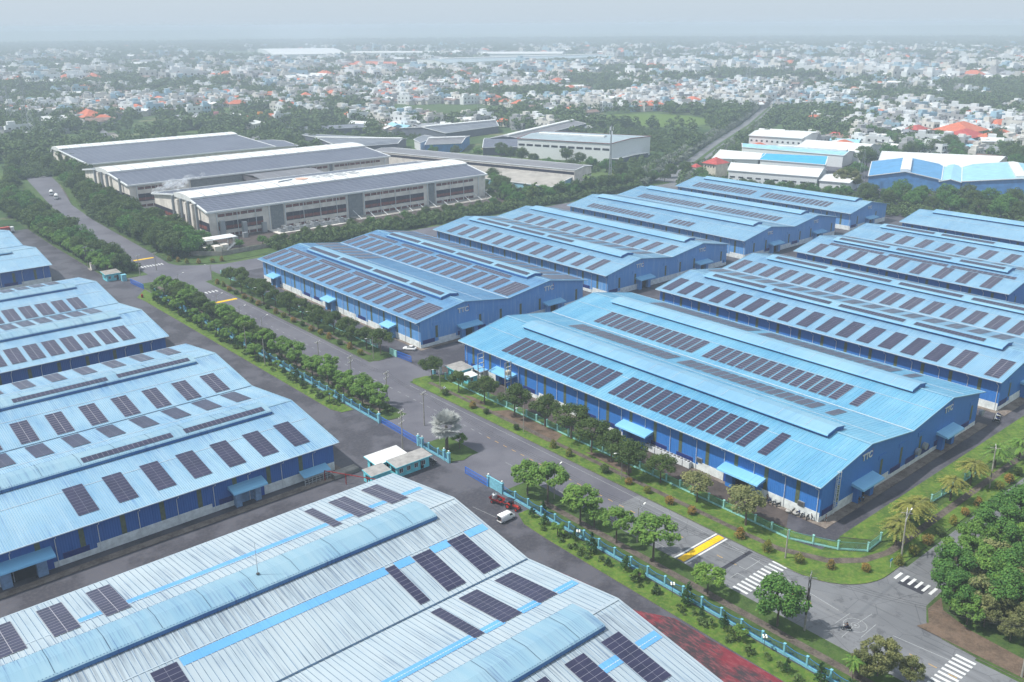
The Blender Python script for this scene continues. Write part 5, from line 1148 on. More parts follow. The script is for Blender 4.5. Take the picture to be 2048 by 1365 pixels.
scatter('undergrowth', [FT[0], FT[2], FT[3]], [pts[i] for i in keep_], [scl[i] for i in keep_])
# undergrowth on the ground near the estate edge
# ---------------------------------------------------------------- the town
def house_mesh(kind, col, seed=0, roof=None):
    m = MB(); rg = random.Random(seed)
    if kind == 'tall':                                    # narrow flat-roofed town house
        w_, d_, h_ = 5.2, 13, rg.choice((6.5, 9.8, 12.6))
        m.box(-w_/2,w_/2,-d_/2,d_/2,0,h_,0); m.box(-w_/2,w_/2,-d_/2,-d_/2+.25,h_,h_+1,0); m.box(-w_/2,-w_/2+.25,-d_/2+.25,d_/2,h_,h_+1,0); m.box(-1.8,1.8,1,5,h_,h_+2.6,0); m.box(-w_/2+.3,w_/2-.3,-d_/2+.5,0,h_+.02,h_+.1,1)
        z = 1.2
        while z < h_-1:
            for x in (-1.7, .5): m.box(x,x+1.2,-d_/2-.06,-d_/2,z,z+1.4,2)
            for y in (-4,0,4): m.box(-w_/2-.06,-w_/2,y,y+1.2,z,z+1.3,2)
            m.box(-w_/2,w_/2,-d_/2-.9,-d_/2,z+1.9,z+2.1,0); z += 3.2
    elif kind == 'gable':                                  # low shed, sheet roof
        w_, d_, h_ = 7.5, 17, 3.6
        m.box(-w_/2,w_/2,-d_/2,d_/2,0,h_,0)
        for s in (-1,1): m.face([(s*w_*.56,-d_*.53,h_-.1),(s*w_*.56,d_*.53,h_-.1),(0,d_*.53,h_+1.5),(0,-d_*.53,h_+1.5)], 1)
        for y in (-d_/2,d_/2): m.face([(-w_/2,y,h_),(w_/2,y,h_),(0,y,h_+1.4)], 0)
        for y in (-5,0,4): m.box(-w_/2-.05,-w_/2,y,y+1.3,1,2.3,2)
    elif kind == 'hip':
        w_, d_, h_ = 9, 12, 4.2
        m.box(-w_/2,w_/2,-d_/2,d_/2,0,h_,0); a = w_*.58; b = d_*.56
        A=[(-a,-b,h_),(a,-b,h_),(a,b,h_),(-a,b,h_)]; e=(0,-2,h_+2.8); f=(0,2,h_+2.8)
        m.face([A[0],A[1],e],1); m.face([A[1],A[2],f,e],1); m.face([A[2],A[3],f],1); m.face([A[3],A[0],e,f],1)
        for x in (-3,.5): m.box(x,x+1.4,-d_/2-.05,-d_/2,1.2,2.7,2)
        for y in (-4,1): m.box(-w_/2-.05,-w_/2,y,y+1.4,1.2,2.7,2)
    else:                                                  # row: stepped lean-to roofs
        m.box(-9,9,-4,4,0,3.8,0); m.face([(-9.3,-4.4,3.6),(9.3,-4.4,3.6),(9.3,4.3,5.2),(-9.3,4.3,5.2)],1); m.face([(-9.3,4.3,5.2),(9.3,4.3,5.2),(9.3,4.3,3.8),(-9.3,4.3,3.8)],0)
        for x in range(-8, 8, 4): m.box(x,x+1.3,-4.05,-4,.3,2.5,2)
    return m.mesh('house', [M[col], M[roof or 'whiteroof'], M['win']])
HS = []
M['hroof1'] = plain('grey_tin_roof', srgb(150,154,160), .5, .2, .3); M['hroof2'] = plain('rusty_tin_roof', srgb(134,112,104), .7, .2, .3)
M['hwall1'] = plain('pale_house_wall', srgb(204,202,196), .8, .12, .2); M['hwall2'] = plain('grey_house_wall', srgb(160,162,164), .8, .12, .2); M['hwall3'] = plain('pale_blue_house_wall', srgb(150,180,196), .8, .1, .2)
spec = [('tall','hwall1',1,'hroof1','narrow white town house','white'),('tall','hwall2',2,'hroof1','narrow grey town house','grey'),('tall','hwall3',3,'whiteroof','narrow pale blue town house','blue'),('tall','white',4,'whiteroof','tall bright white town house','bright'),
 ('gable','hwall2',5,'whiteroof','low shed-like house with a white tin roof','wt'),('gable','hwall1',6,'hroof1','low shed-like house with a grey tin roof','gt'),('gable','hwall2',7,'hroof2','low shed-like house with a rusty tin roof','rt'),
 ('hip','cream',8,'orange','cream house with an orange tiled roof','or'),('hip','hwall1',9,'redtile','pale house with a red tiled roof','rd'),
 ('row','hwall1',10,'whiteroof','long row of low rooms under one white roof','rw'),('row','hwall2',11,'hroof1','long row of low rooms under one grey roof','rg'),('gable','hwall3',12,'paleblue','low shed-like house with a pale blue roof','bt')]
for k in spec: HS.append((house_mesh(k[0], k[1], k[2], k[3]), k[4], k[5]))
wt_ = [12,9,3,9,14,12,4,.5,.3,8,8,3]
cand = []
random.seed(21)
for ring_ in ((640,1000,6500),(1000,1500,12000),(1500,2300,11000),(2300,6200,20000)):
    d0, d1, n_ = ring_
    for _ in range(n_):
        d = math.sqrt(random.uniform(d0*d0, d1*d1)); a = YAW+R(random.uniform(-32, 32)); x, y = d*math.sin(a), d*math.cos(a)
        if not free(x, y) or infield(x, y): continue
        if random.random() > max(0, town(x, y)-.3)*1.1: continue
        cand.append((d, x, y))
# thin out overlaps on a grid
grid = {}; keep = []
for d, x, y in cand:
    k = (int(x//11), int(y//11))
    if k in grid: continue
    grid[k] = 1; keep.append((d, x, y))
keep.sort()
near, farh = keep[:285], keep[285:]
def zone(d, x, y):
    a = math.degrees(math.atan2(x, y)-YAW)
    s = 'at the left' if a < -14 else 'left of centre' if a < -4 else 'at centre' if a < 6 else 'right of centre' if a < 16 else 'at the right' if a < 21.5 else 'far right' if a < 26 else 'by the right edge'
    return s, ('near the factories' if d < 800 else 'further off' if d < 930 else 'deeper in town')
for d, x, y in near:
    i = random.choices(range(len(HS)), wt_)[0]; me, lb, _ = HS[i]; s, dd = zone(d, x, y)
    o = obj('house', me, None, Matrix.Translation((x, y, 0)) @ Matrix.Rotation(random.choice((0,0,1.57,.3,-.3))+random.uniform(-.15,.15), 4, 'Z') @ Matrix.Scale(random.uniform(.95,1.55), 4))
    tag(o, f'{lb}, {s}, {dd}', 'house', f'{lb}s, {s}, {dd}')
fp = [(x, y, 0) for d, x, y in farh]; fs = [random.uniform(.95,1.7)*(1.0 if d < 1800 else 1.7) for d, x, y in farh]
hs_src = []
for i in random.choices(range(len(HS)), wt_, k=16): hs_src.append(hidden(HS[i][0]))
random.seed(33)
scatter('far_houses', hs_src, fp, fs)
for (x, y, col, lb, s_) in ((455,950,'yellw','small bright yellow-orange building among trees behind the mills',1.2),(420,985,'pinkw','small pink house among white ones, upper left of the mills',1.2),(395,985,'hwall1','long white barrack with small windows beside the pink house',1.6),(1300,2950,'white','white tower block far off at the left',3.0),(590,1130,'hwall1','pale block standing by the left end of the green field',1.4)):
    o = obj('building', house_mesh('tall' if 'barrack' not in lb else 'row', col, 2, 'whiteroof'), None, Matrix.Translation((x, y, 0)) @ Matrix.Rotation(1.3, 4, 'Z') @ Matrix.Scale(s_, 4)); tag(o, lb, 'building')
for k, (x, y, s_, rz) in enumerate(((236,1010,1.5,.3),(250,985,1.3,.2),(262,1046,1.6,.4),(228,958,1.4,.1),(252,1180,1.7,.3),(276,1110,1.2,1.2),(420,900,1.3,.6),(396,1010,1.5,.2),(500,820,1.4,.5),(445,1000,1.3,1.1))):
    o = obj('shed', HS[(9,10,4)[k % 3]][0], None, Matrix.Translation((x, y, 0)) @ Matrix.Rotation(rz, 4, 'Z') @ Matrix.Scale(s_, 4)); tag(o, f'{ORD[k]} pale roofed shed counted from the left country road, behind the mills', 'shed', 'pale sheds behind the mills')
for (a_, b_, c_, d_, lb, zz) in (((690,620),(702,608),(716,622),(704,634),'small flat blue roof on stilts by the avenue',0),):
    shed(lb, (560,520),(566,510),(578,516),(572,527), 9, 9.6, 'roofsky', 'millgrey')
# roads out there
sheet('country_road', [(268,880),(276,884),(330,1146),(396,1392),(388,1396),(318,1148)], .0, M['asphalt']); sheet('dirt_lot', [(277,905),(286,900),(297,958),(288,966)], -.02, M['concrete'])
av = [(452,378),(516,421),(545,428),(655,487),(811,566),(1001,671),(1153,749),(1500,930)]
def strip_(pts, w_):
    L_, R_ = [], []
    for k, p in enumerate(pts):
        a = Vector(pts[max(0,k-1)]); b = Vector(pts[min(len(pts)-1,k+1)]); d = (b-a).normalized(); n_ = Vector((-d.y, d.x))*w_/2; L_.append(tuple(Vector(p)+n_)); R_.append(tuple(Vector(p)-n_))
    return L_, R_
L_, R_ = strip_(av, 17); sheet('avenue', R_+L_[::-1], .02, M['asphalt']); L_, R_ = strip_(av[1:], 3); sheet('median_strip', R_+L_[::-1], .1, M['grass2'])
pts = []; scl = []
for k in range(len(av)-1):
    a, b = Vector(av[k]), Vector(av[k+1]); n_ = int((b-a).length/5.5); d = (b-a).normalized(); nr = Vector((-d.y, d.x))
    for q in range(n_):
        for o_ in (-14, -11, 11, 14, 18, -18):
            p = a+(b-a)*q/n_+nr*(o_+random.uniform(-1.5,1.5)); pts.append((p.x, p.y, -.3)); scl.append(random.uniform(.55,.95))
M['lf_grey'] = leafmat('greyish_avenue_leaves', srgb(116,124,112), srgb(84,98,84), srgb(146,150,136), .05, .1)
scatter('avenue_trees', [far_tree(95, mat='lf_grey'), far_tree(96)], pts, scl)
# ---------------------------------------------------------------- lattice pylons and masts
def pylon(label, x, y, h, w0, arms=True, rz=.5, name='power_pylon', cat='power pylon'):
    T = thing(name, label, cat, (x, y, 0), rz); m = MB(); r = .28 if h > 30 else .12; n = int(h/5)
    cor = lambda z, i: ((w0/2*(1-.86*min(1, z/h*1.12)))*(1 if i in (1,2) else -1), (w0/2*(1-.86*min(1, z/h*1.12)))*(1 if i in (2,3) else -1), z)
    for i in range(4):
        for k in range(n):
            z0, z1 = h*k/n, h*(k+1)/n; m.bar(cor(z0,i), cor(z1,i), r); m.bar(cor(z0,i), cor(z1,(i+1)%4), r*.6); m.bar(cor(z1,i), cor(z1,(i+1)%4), r*.6)
    local('lattice_mast', m.mesh('lattice', M['galv']), T)
    if arms:
        for z in (h*.72,h*.84,h*.96):
            m = MB(); m.bar((-w0*.75,0,z),(w0*.75,0,z),r*1.3); m.bar((-w0*.75,0,z),(0,0,z+2.5),r); m.bar((w0*.75,0,z),(0,0,z+2.5),r); local('cross_arm', m.mesh('arm', M['galv']), T)
    return T
pylon('tallest power pylon at the left among trees', 213, 927, 60, 9); pylon('shorter power pylon right of the tallest at the left', 234, 972, 30, 6); pylon('power pylon at the left edge of the photo', 241, 1118, 40, 7)
pylon('power pylon right of centre beyond the avenue', 1336, 943, 53, 9); pylon('power pylon furthest right beyond the town quarter', 1565, 841, 55, 9); pylon('power pylon beside the green field at centre', 711, 886, 42, 8); pylon('low power pylon left of the furthest right one', 1500, 838, 34, 7)
pylon('slim telecom tower right of the white brown trimmed factory', 462, 434, 34, 1.6, False, name='telecom_tower', cat='telecom tower')
for k in range(6): m = MB(); a = k*1.05; m.box(-.25,.25,-.12,.12,0,2.4); obj('antenna', m.mesh('antenna', M['white']), bpy.data.objects['telecom_tower'], Matrix.Translation((462+1.3*math.cos(a), 434+1.3*math.sin(a), 31 if k % 2 else 28)) @ Matrix.Rotation(a+1.57, 4, 'Z'))
pylon('lattice mast with a wide base before the blue gabled factory', 538, 289, 25, 5, False, name='lattice_mast_tower', cat='lattice mast')
# ---------------------------------------------------------------- fences and gates
def fence(label, pts, kind='blue', step=4.35, h=2.1, clean=True):
    T = thing('fence', label, 'fence', (pts[0][0], pts[0][1], 0))
    post_m = M['cyan'] if kind == 'blue' else M['mint']
    pm = MB(); pm.box(-.16,.16,-.16,.16,0,h+.1); pm.box(-.22,.22,-.22,.22,h+.1,h+.2); pme = pm.mesh('fence_post', post_m)
    for (a, b) in zip(pts[:-1], pts[1:]):
        a = Vector((*a, .08)); b = Vector((*b, .08)); L = (b-a).length; n = max(1, round(L/step)); s = L/n; ang = math.atan2((b-a).y, (b-a).x)
        fm = MB()
        if kind == 'blue':
            fm.box(.16,s-.16,-.12,.12,0,.55,0)
            prev = None
            for k in range(9):
                t_ = k/8; z = h-.02-.28*math.sin(math.pi*t_); p = (.16+(s-.32)*t_, 0, z)
                if prev: fm.bar(prev, p, .07, .07, 1)
                prev = p
            fm.bar((.16,0,.7),(s-.16,0,.7),.05,.05,1)
            nb = int(s/.26)
            for k in range(1, nb): x = .16+(s-.32)*k/nb; fm.bar((x,0,.55),(x,0,h-.05-.28*math.sin(math.pi*k/nb)),.035,.03,1)
        else:
            fm.box(.16,s-.16,-.1,.1,0,.3,0); fm.bar((.16,0,h-.12),(s-.16,0,h-.12),.06,.06,1); fm.bar((.16,0,.4),(s-.16,0,.4),.05,.05,1)
            nb = int(s/.24)
            for k in range(1, nb): x = .16+(s-.32)*k/nb; fm.bar((x,0,.3),(x,0,h-.12),.035,.03,1)
        me = fm.mesh('fence_panel', [post_m if kind == 'blue' else M['mint'], M['fblue'] if kind == 'blue' else M['mintmesh']])
        for k in range(n):
            o = a+(b-a)*k/n
            obj('fence_post', pme, T, Matrix.Translation(o)); obj('fence_panel', me, T, Matrix.Translation(o) @ Matrix.Rotation(ang, 4, 'Z'))
        obj('fence_post', pme, T, Matrix.Translation(b))
    return T
fence('blue barred fence with cyan posts from the tractor down to the bottom edge', [(115.5,138.6),(115.5,44)])
fence('blue barred fence with cyan posts above the upper blue gate, trees behind', [(115.5,266),(115.5,190.2)])
fence('blue barred fence hidden by bushy trees at the far end', [(115.5,352),(115.5,267)])
fence('short blue fence between the two sliding gates by the guardhouse', [(115.5,171),(115.5,159.2)])
fence('mint green wire fence along the azure warehouse and round the street corner', [(147.4,203),(147.4,85.5),(151.4,76.7),(155.2,72.4),(160.6,72.6)], 'mint', 4.0, 1.9)
fence('short pale mint fence piece standing alone behind the golden trees', [(183.7,73.2),(192.4,72.7)], 'mint', 4.0, 1.9)
fence('pale mint fence piece furthest right on the corner lawn', [(199,72.8),(207,72.8)], 'mint', 4.0, 1.9)
fence('mint wire fence with a white kerb along the old blue warehouse', [(147.2,362),(147.2,240)], 'mint', 4.0, 1.9)
def gate(label, a, b, z=1.7, mat='gateblue'):
    T = thing('sliding_gate', label, 'gate', (a[0], a[1], 0)); a = Vector((*a, .12)); b = Vector((*b, .12)); L = (b-a).length
    m = MB()
    for zz in (.1, z*.5, z): m.bar(a+Vector((0,0,zz)), b+Vector((0,0,zz)), .08)
    m.bar(a, a+Vector((0,0,z)), .12); m.bar(b, b+Vector((0,0,z)), .12); build('gate_frame', m, M[mat], T)
    n = int(L/.3)
    bm = MB(); bm.bar((0,0,.05),(0,0,z-.02),.07,.05); bm.bar((0,.0,z-.1),(.0,.28,z+.12),.05,.05); me = bm.mesh('gate_bar', M[mat])
    for k in range(1, n): p = a+(b-a)*k/n; obj('gate_bar', me, T, Matrix.Translation(p))
gate('long blue sliding gate across the yard entrance above the guardhouse', (115.9,190.4), (115.6,172.4)); gate('blue sliding gate half open near the tractor', (115.1,151.8), (115.0,143.2))
gate('far blue gate beside the red drum', (113.7,374.4), (114.6,362), 2.0); gate('blue gate of the right yard, slid back against the fence', (147.9,221.6), (147.4,228.4), 1.9)
m = MB(); m.box(115.2,115.5,138.9,143.0,.05,2.7); tag(build('panel_wall', m, M['cyan']), 'solid cyan panel wall behind the red tractor', 'wall')
m = MB(); m.box(147.0,147.3,228.6,232.6,.05,2.2); tag(build('panel_wall', m, M['mint']), 'mint panel wall left of the right yard gate', 'wall')
def pillar(label, x, y, h=2.6, lamp=True, mat='cyan', w_=.28):
    T = thing('gate_pillar', label, 'pillar', (x,y,0)); m = MB(); m.box(-w_,w_,-w_,w_,0,h); m.box(-w_-.1,w_+.1,-w_-.1,w_+.1,h,h+.12); local('shaft', m.mesh('shaft', M[mat]), T)
    if lamp: m = MB(); m.tube([(0,0,h+.1),(0,0,h+.35)], .05, 5); local('stem', m.mesh('stem', M['black']), T); m = MB(); m.ball((0,0,h+.52), .22, 10, 6); local('lamp_globe', m.mesh('lamp_globe', M['globe']), T)
for x, y, lb in ((115.5,189.6,'cyan gate pillar with a globe lamp at the upper end of the long blue gate'),(115.5,171.6,'cyan gate pillar at the lower end of the long blue gate'),(115.5,169.8,'cyan pillar with globe lamp beside the lower end of the long gate'),(115.6,160.8,'cyan pillar with globe lamp by the silver palm'),(115.6,158.9,'cyan pillar with globe lamp at the open entrance'),(115.3,143.4,'cyan pillar with globe lamp at the left end of the panel wall'),(115.4,138.7,'cyan pillar with globe lamp behind the tractor')): pillar(lb, x, y, 2.6, True)
pillar('pair of wide cyan gate posts at the far entrance', 113.2, 381, 2.6, False, w_=.9); pillar('white and blue gate post beside the right guardhouse', 147.6, 209.2, 2.6, False, 'cyan', .5); pillar('second white and blue gate post by the right guardhouse', 148.8, 207.6, 2.6, False, 'white', .4)
# ---------------------------------------------------------------- guardhouses and huts
def hut(label, x0, x1, y0, y1, h, roof='whiteroof', wall='tealw2', over=.6, wins=3, name='guardhouse', cat='guardhouse', door=True, slope=.35):
    T = thing(name, label, cat, ((x0+x1)/2, (y0+y1)/2, 0)); m = MB(); m.box(x0,x1,y0,y1,0,h); build('wall', m, M[wall], T)
    m = MB(); o = over; z0, z1 = h+.02, h+slope
    m.add([(x0-o,y0-o,z0),(x1+o,y0-o,z0),(x1+o,y1+o,z1),(x0-o,y1+o,z1),(x0-o,y0-o,z0+.18),(x1+o,y0-o,z0+.18),(x1+o,y1+o,z1+.18),(x0-o,y1+o,z1+.18)], [(0,3,2,1),(4,5,6,7),(0,1,5,4),(1,2,6,5),(2,3,7,6),(3,0,4,7)])
    build('roof', m, M[roof], T)
    m = MB(); m.bar((x0-o,y0-o-.03,z0+.06),(x1+o,y0-o-.03,z0+.06),.06,.24); m.bar((x0-o-.03,y0-o,z0+.06),(x0-o-.03,y1+o,z1+.06),.06,.24); build('fascia', m, M[wall], T)
    L = x1-x0
    for k in range(wins):
        x = x0+L*(k+.5)/(wins+.3); W_ = thing and MB(); W_.box(x-.45,x+.45,y0-.05,y0-.01,1.0,2.1); F_ = build('window', W_, M['glass'], T)
        f = MB(); f.bar((x-.5,y0-.06,1.0),(x+.5,y0-.06,1.0),.06); f.bar((x-.5,y0-.06,2.1),(x+.5,y0-.06,2.1),.06); f.bar((x-.5,y0-.06,1),(x-.5,y0-.06,2.1),.06); f.bar((x+.5,y0-.06,1),(x+.5,y0-.06,2.1),.06); f.bar((x,y0-.06,1),(x,y0-.06,2.1),.05); build('window_frame', f, M['white'], F_)
    if door: m = MB(); m.box(x1-L*.28,x1-L*.28+.9,y0-.05,y0-.01,.1,2.2); build('door', m, M['dark'], T)
    for y in (y0+.8, (y0+y1)/2):
        if y+1 < y1: m = MB(); m.box(x0-.05,x0-.01,y,y+.9,1.0,2.0); build('window', m, M['glass'], T)
    return T
M['tealw2'] = plain('turquoise_wall', srgb(112,206,220), .7, .12, .8)
M['conroof'] = plain('grey_concrete_roof', srgb(158,156,154), .85, .14, .7)
hut('turquoise guardhouse with a grey roof, three windows and a door by the lower gate', 101.9,111.0,160.6,163.8, 2.8, 'conroof', wins=4)
hut('turquoise hut under a clean white sheet roof behind the main guardhouse', 99.3,107.3,165.2,169.4, 2.6, 'whiteroof', wins=1, door=False)
hut('low turquoise block with a grey slab roof beside the nearest warehouse', 95.2,100.2,161.0,164.6, 2.4, 'conroof', wins=0, door=False, over=.2)
hut('far turquoise guardhouse with a brown roof at the far gate', 107.4,112.8,384.2,389.6, 2.9, 'concrete', wins=2)
hut('turquoise guardhouse with a pale flat roof under the steel frame pylons', 149.4,154.4,199.4,204.4, 3.0, 'conroof', wins=2, name='guardhouse')
hut('white roofed open shelter beside the right guardhouse', 149.6,153.0,194.8,197.6, 2.3, 'whiteroof', 'tealw2', wins=1, door=False, name='shelter', cat='shelter', over=.3)
hut('white electrical cabinet room with pale roof at the corner of the azure warehouse', 155.4,157.4,196.2,200, 2.4, 'canopy', 'white', wins=1, door=False, name='cabinet_room', cat='cabinet room', over=.5)
# red pipe gantry by the huts
T_ = thing('pipe_gantry', 'red pipe rail on posts leading past the low turquoise block', 'pipe rail', (92,164,0))
m = MB(); m.bar((88.4,170.6,2.6),(95.4,158.6,2.6),.15); build('rail', m, M['red'], T_)
for x, y in ((88.4,170.6),(91.2,165.8),(94.0,161)): m = MB(); m.bar((x,y,0),(x,y,2.6),.16); build('post', m, M['red'], T_)
m = MB(); m.box(90.5,97,169.5,172,0,.9); tag(build('water_trough', m, M['concrete']), 'long grey open concrete trough left of the white roofed hut', 'trough')
# bike rack shelter at the shed corner
T_ = thing('bike_shelter', 'small blue lean-to shelter over white racks at the corner of the pale blue shed', 'shelter', (88,170.6,0))
m = MB(); m.face([(83.4,173.6,2.9),(90.4,173.6,2.9),(90.4,171.0,2.2),(83.4,171.0,2.2)]); m.face([(83.4,171.0,2.2),(90.4,171.0,2.2),(90.4,171.0,2.05),(83.4,171.0,2.05)]); build('roof', m, M['canopy'], T_)
for k in range(8): m = MB(); x = 83.6+k*.95; m.bar((x,171.1,0),(x,171.1,2.1),.07); m.bar((x,171.1,.6),(x+.8,171.1,.6),.05); m.bar((x,171.1,1.2),(x+.8,171.1,1.2),.05); build('rack', m, M['white'], T_)
# white outdoor units along the azure warehouse
for k in range(7):
    T_ = thing('outdoor_unit', f'{ORD[k]} white outdoor unit from the left in the row at the azure warehouse foot', 'outdoor unit', (156.9,132.4-k*2.15,0)); T_['group'] = 'white outdoor units by the azure warehouse'
    m = MB(); m.box(-.5,.5,-.95,.95,.1,1.7); local('casing', m.mesh('casing', M['white']), T_); m = MB(); m.disc((0,-.45,1.72), .38, 2, .05, 12); m.disc((0,.45,1.72), .38, 2, .05, 12); local('fan_grille', m.mesh('fan_grille', M['poledark']), T_)
for k, (x, y) in enumerate(((234,84.9),(199.5,84.9),(157.7,89.4),(157.7,116.6))):
    T_ = thing('wall_vent', ['round exhaust hood on the gable near the far corner','pair of round exhaust hoods on the azure gable','boxy grey louvre unit on the wall left of the azure corner','grey louvre box on the azure long wall'][k], 'exhaust hood', (x,y,0))
    if k < 2: m = MB(); m.disc((0,-.5,3.2), .9, 1, .8, 14); m.disc((3.4,-.5,3.6), .9, 1, .8, 14) if k else None; local('hood', m.mesh('hood', M['galv']), T_)
    else: m = MB(); m.box(-.1,.55,-.8,.8,2.1,3.3); local('casing', m.mesh('casing', M['galv']), T_); m = MB(); [m.box(-.16,-.11,-.7,.7,2.2+i*.2,2.28+i*.2) for i in range(5)]; local('louvre', m.mesh('louvre', M['poledark']), T_)
# caged ladder on the azure gable
T_ = thing('wall_ladder', 'tall white caged ladder on the azure warehouse gable near the corner', 'ladder', (162.8,84.6,0))
m = MB(); m.bar((-.35,0,.2),(-.35,0,10.6),.07); m.bar((.35,0,.2),(.35,0,10.6),.07); local('rail', m.mesh('rail', M['white']), T_)
m = MB()
for k in range(26): m.bar((-.35,0,.5+k*.4),(.35,0,.5+k*.4),.05)
tag(local('rung', m.mesh('rung', M['white']), T_), kind='stuff')
m = MB()
for k in range(9):
    z = 2.6+k*1.0; pr = [(-.35,0,z),(-.45,-.5,z),(0,-.8,z),(.45,-.5,z),(.35,0,z)]
    for a, b in zip(pr[:-1], pr[1:]): m.bar(a, b, .06)
for x, y in ((-.45,-.5),(0,-.8),(.45,-.5)): m.bar((x,y,2.6),(x,y,10.6),.05)
local('cage', m.mesh('cage', M['white']), T_)
# ---------------------------------------------------------------- poles, lamps, wires
def upole(label, x, y, h, arms=2, dark=False, lean=(0,0), name='utility_pole'):
    T = thing(name, label, 'utility pole', (x,y,0)); tp = (lean[0], lean[1], h); m = MB(); m.tube([(0,0,-.1),tp], [.19,.12], 8); local('shaft', m.mesh('shaft', M['pole']), T)
    for k in range(arms):
        z = h-.35-k*1.5; f = z/h; c = (lean[0]*f, lean[1]*f); m = MB(); m.bar((c[0]-1.1,c[1]-.5,z),(c[0]+1.1,c[1]+.5,z),.11); 
        if k == 0: m.bar((c[0]-.6,c[1]+.9,z-.25),(c[0]+.6,c[1]-.9,z-.25),.1)
        A = local('cross_arm', m.mesh('cross_arm', M['pole'] if not dark else M['galv']), T)
        for q in (-1,-.35,.35,1):
            i_ = MB(); i_.tube([(c[0]+q,c[1]+q*.45,z+.05),(c[0]+q,c[1]+q*.45,z+.4)], [.07,.05], 6); local('insulator', i_.mesh('insulator', M['globe' if not dark else 'galv']), A)
    if dark:
        m = MB(); m.box(-.35,.35,-.3,.3,h*.38,h*.38+1.3); m.box(-.25,.25,-.35,.2,h*.55,h*.55+.9); m.bar((.1,0,h*.5),(1.3,.5,h*.78),.09); m.bar((-.1,0,h*.3),(-.1,0,h*.95),.3); local('switch_box', m.mesh('switch_box', M['poledark']), T)
    return T
def lamp(label, x, y, h, dx, dy=0, reach=2.2):
    T = thing('street_lamp', label, 'street lamp', (x,y,0)); m = MB(); m.tube([(0,0,-.1),(0,0,h)], [.12,.08], 7); local('post', m.mesh('post', M['pole']), T)
    m = MB(); m.tube([(0,0,h*.72),(dx*reach*.35,dy*reach*.35,h*.90),(dx*reach,dy*reach,h*.96)], .045, 5); local('arm', m.mesh('arm', M['galv']), T)
    m = MB(); m.bar((dx*reach,dy*reach,h*.96),(dx*(reach+.7),dy*(reach+.7),h*.97),.22,.12); local('lamp_head', m.mesh('lamp_head', M['globe']), T); return T
upole('dark utility pole crowded with fittings beside the big tree at the junction', 123.7, 66.8, 11.5, 2, True)
upole('pale concrete pole leaning on the corner lawn behind the first golden tree', 157.9, 66.8, 10.5, 2, lean=(.3,.4)); upole('pale leaning pole further right among the feathery trees', 200, 67.6, 10.5, 1, lean=(.3,.4)); upole('pale pole nearest the right edge beside the yard', 232, 72, 11, 2, lean=(.2,.3))
upole('short pale pole stub on the verge before the mint fence corner', 140.7, 81.8, 6.5, 0); upole('tall pale pole rising behind the white roofed hut', 110.8, 171.6, 11.0, 3)
upole('utility pole with forked cross arms above the silver palm', 123.6, 180.4, 9.5, 1); upole('utility pole with two cross arms over the street opposite the right yard entrance', 124.4, 199.2, 9.5, 2); upole('utility pole with two cross arms left of the right yard entrance', 124.2, 218, 9, 2); upole('utility pole with cross arm among trees above the long blue gate', 123.6, 236, 9, 1)
upole('bare pale pole standing alone on the far left fence strip', 112.4, 263, 9.5, 0); upole('second bare pole right of the first on the left fence strip', 112.6, 250.6, 8.5, 0); upole('pole beside the far junction at the guardhouse corner', 121, 384.4, 9, 1); upole('dark slim pole on the far junction zebra crossing', 129.6, 388.8, 8, 1); upole('transformer pole on the left of the pair in the far left yard edge', 108.2, 412, 10, 2, True); upole('transformer pole on the right of the pair in the far left yard edge', 110.2, 409, 9, 2, True)
upole('utility pole at the bottom right corner with a galvanised double arm', 139.6, 37.2, 9.5, 1, lean=(.2,.2)); upole('pole behind the hedge before the mill, left', 210, 400, 9, 1); upole('pole behind the hedge before the mill, middle', 266, 402, 9, 1); upole('pole behind the hedge before the mill, right', 327, 404, 10, 1); upole('pole at the corner of the mill before the grey hall', 352, 410, 10, 1); upole('pole beside the cream lean-to roof', 384, 398, 10, 0); upole('pole between cream lean-to roof and back row', 405, 394, 9, 0)
for k, (y, lb) in enumerate(((104.9,'street lamp pole with a curved arm in the left verge near the speed hump'),(129.2,'street lamp pole rising beside the tractor fence'),(289,'street lamp beyond the far left trees'),(273.6,'tall grey street lamp in the far left verge'),(347,'street lamp before the far zebra crossing'),(309,'street lamp hidden among the far left trees'))): lamp(lb, (122.9,122.6,122.4,123.2,123.4,122.8)[k], y, 8.2, 1, .25)
for k, (y, lb) in enumerate(((125.6,'street lamp on the right verge below the dark tree row'),(160,'street lamp before the azure warehouse, third tree from the gate'),(196.4,'street lamp beside the right guardhouse'),(232,'street lamp at the right yard entrance'),(270,'street lamp in the middle of the old blue warehouse row'),(310,'street lamp in the upper part of the old blue warehouse row'),(356,'street lamp at the far junction corner'))): lamp(lb, 140.6, y, 7.6, -1, .1, 1.8)
lamp('slim lamp mast with a long horizontal arm before the golden trees', 161.6, 68.6, 7.6, 1, .2, 3)
def garden_lamp(label, x, y):
    T = thing('garden_lamp', label, 'garden lamp', (x,y,.1)); m = MB(); m.tube([(0,0,0),(0,0,2.7)], .045, 6); m.bar((-.35,0,2.7),(.35,0,2.7),.04); m.bar((0,-.35,2.7),(0,.35,2.7),.04); local('post', m.mesh('post', M['poledark']), T)
    for a, b in ((-.35,0),(.35,0),(0,-.35),(0,.35)): m = MB(); m.ball((a,b,2.9), .19, 10, 6); local('lamp_globe', m.mesh('lamp_globe', M['globe']), T)
garden_lamp('globe garden lamp on the lawn by the blue fence near the bottom', 113.8, 68.3); garden_lamp('globe garden lamp on the strip left of the speed hump', 113.9, 88.2); garden_lamp('globe garden lamp between saplings below the tractor', 113.7, 112.6)
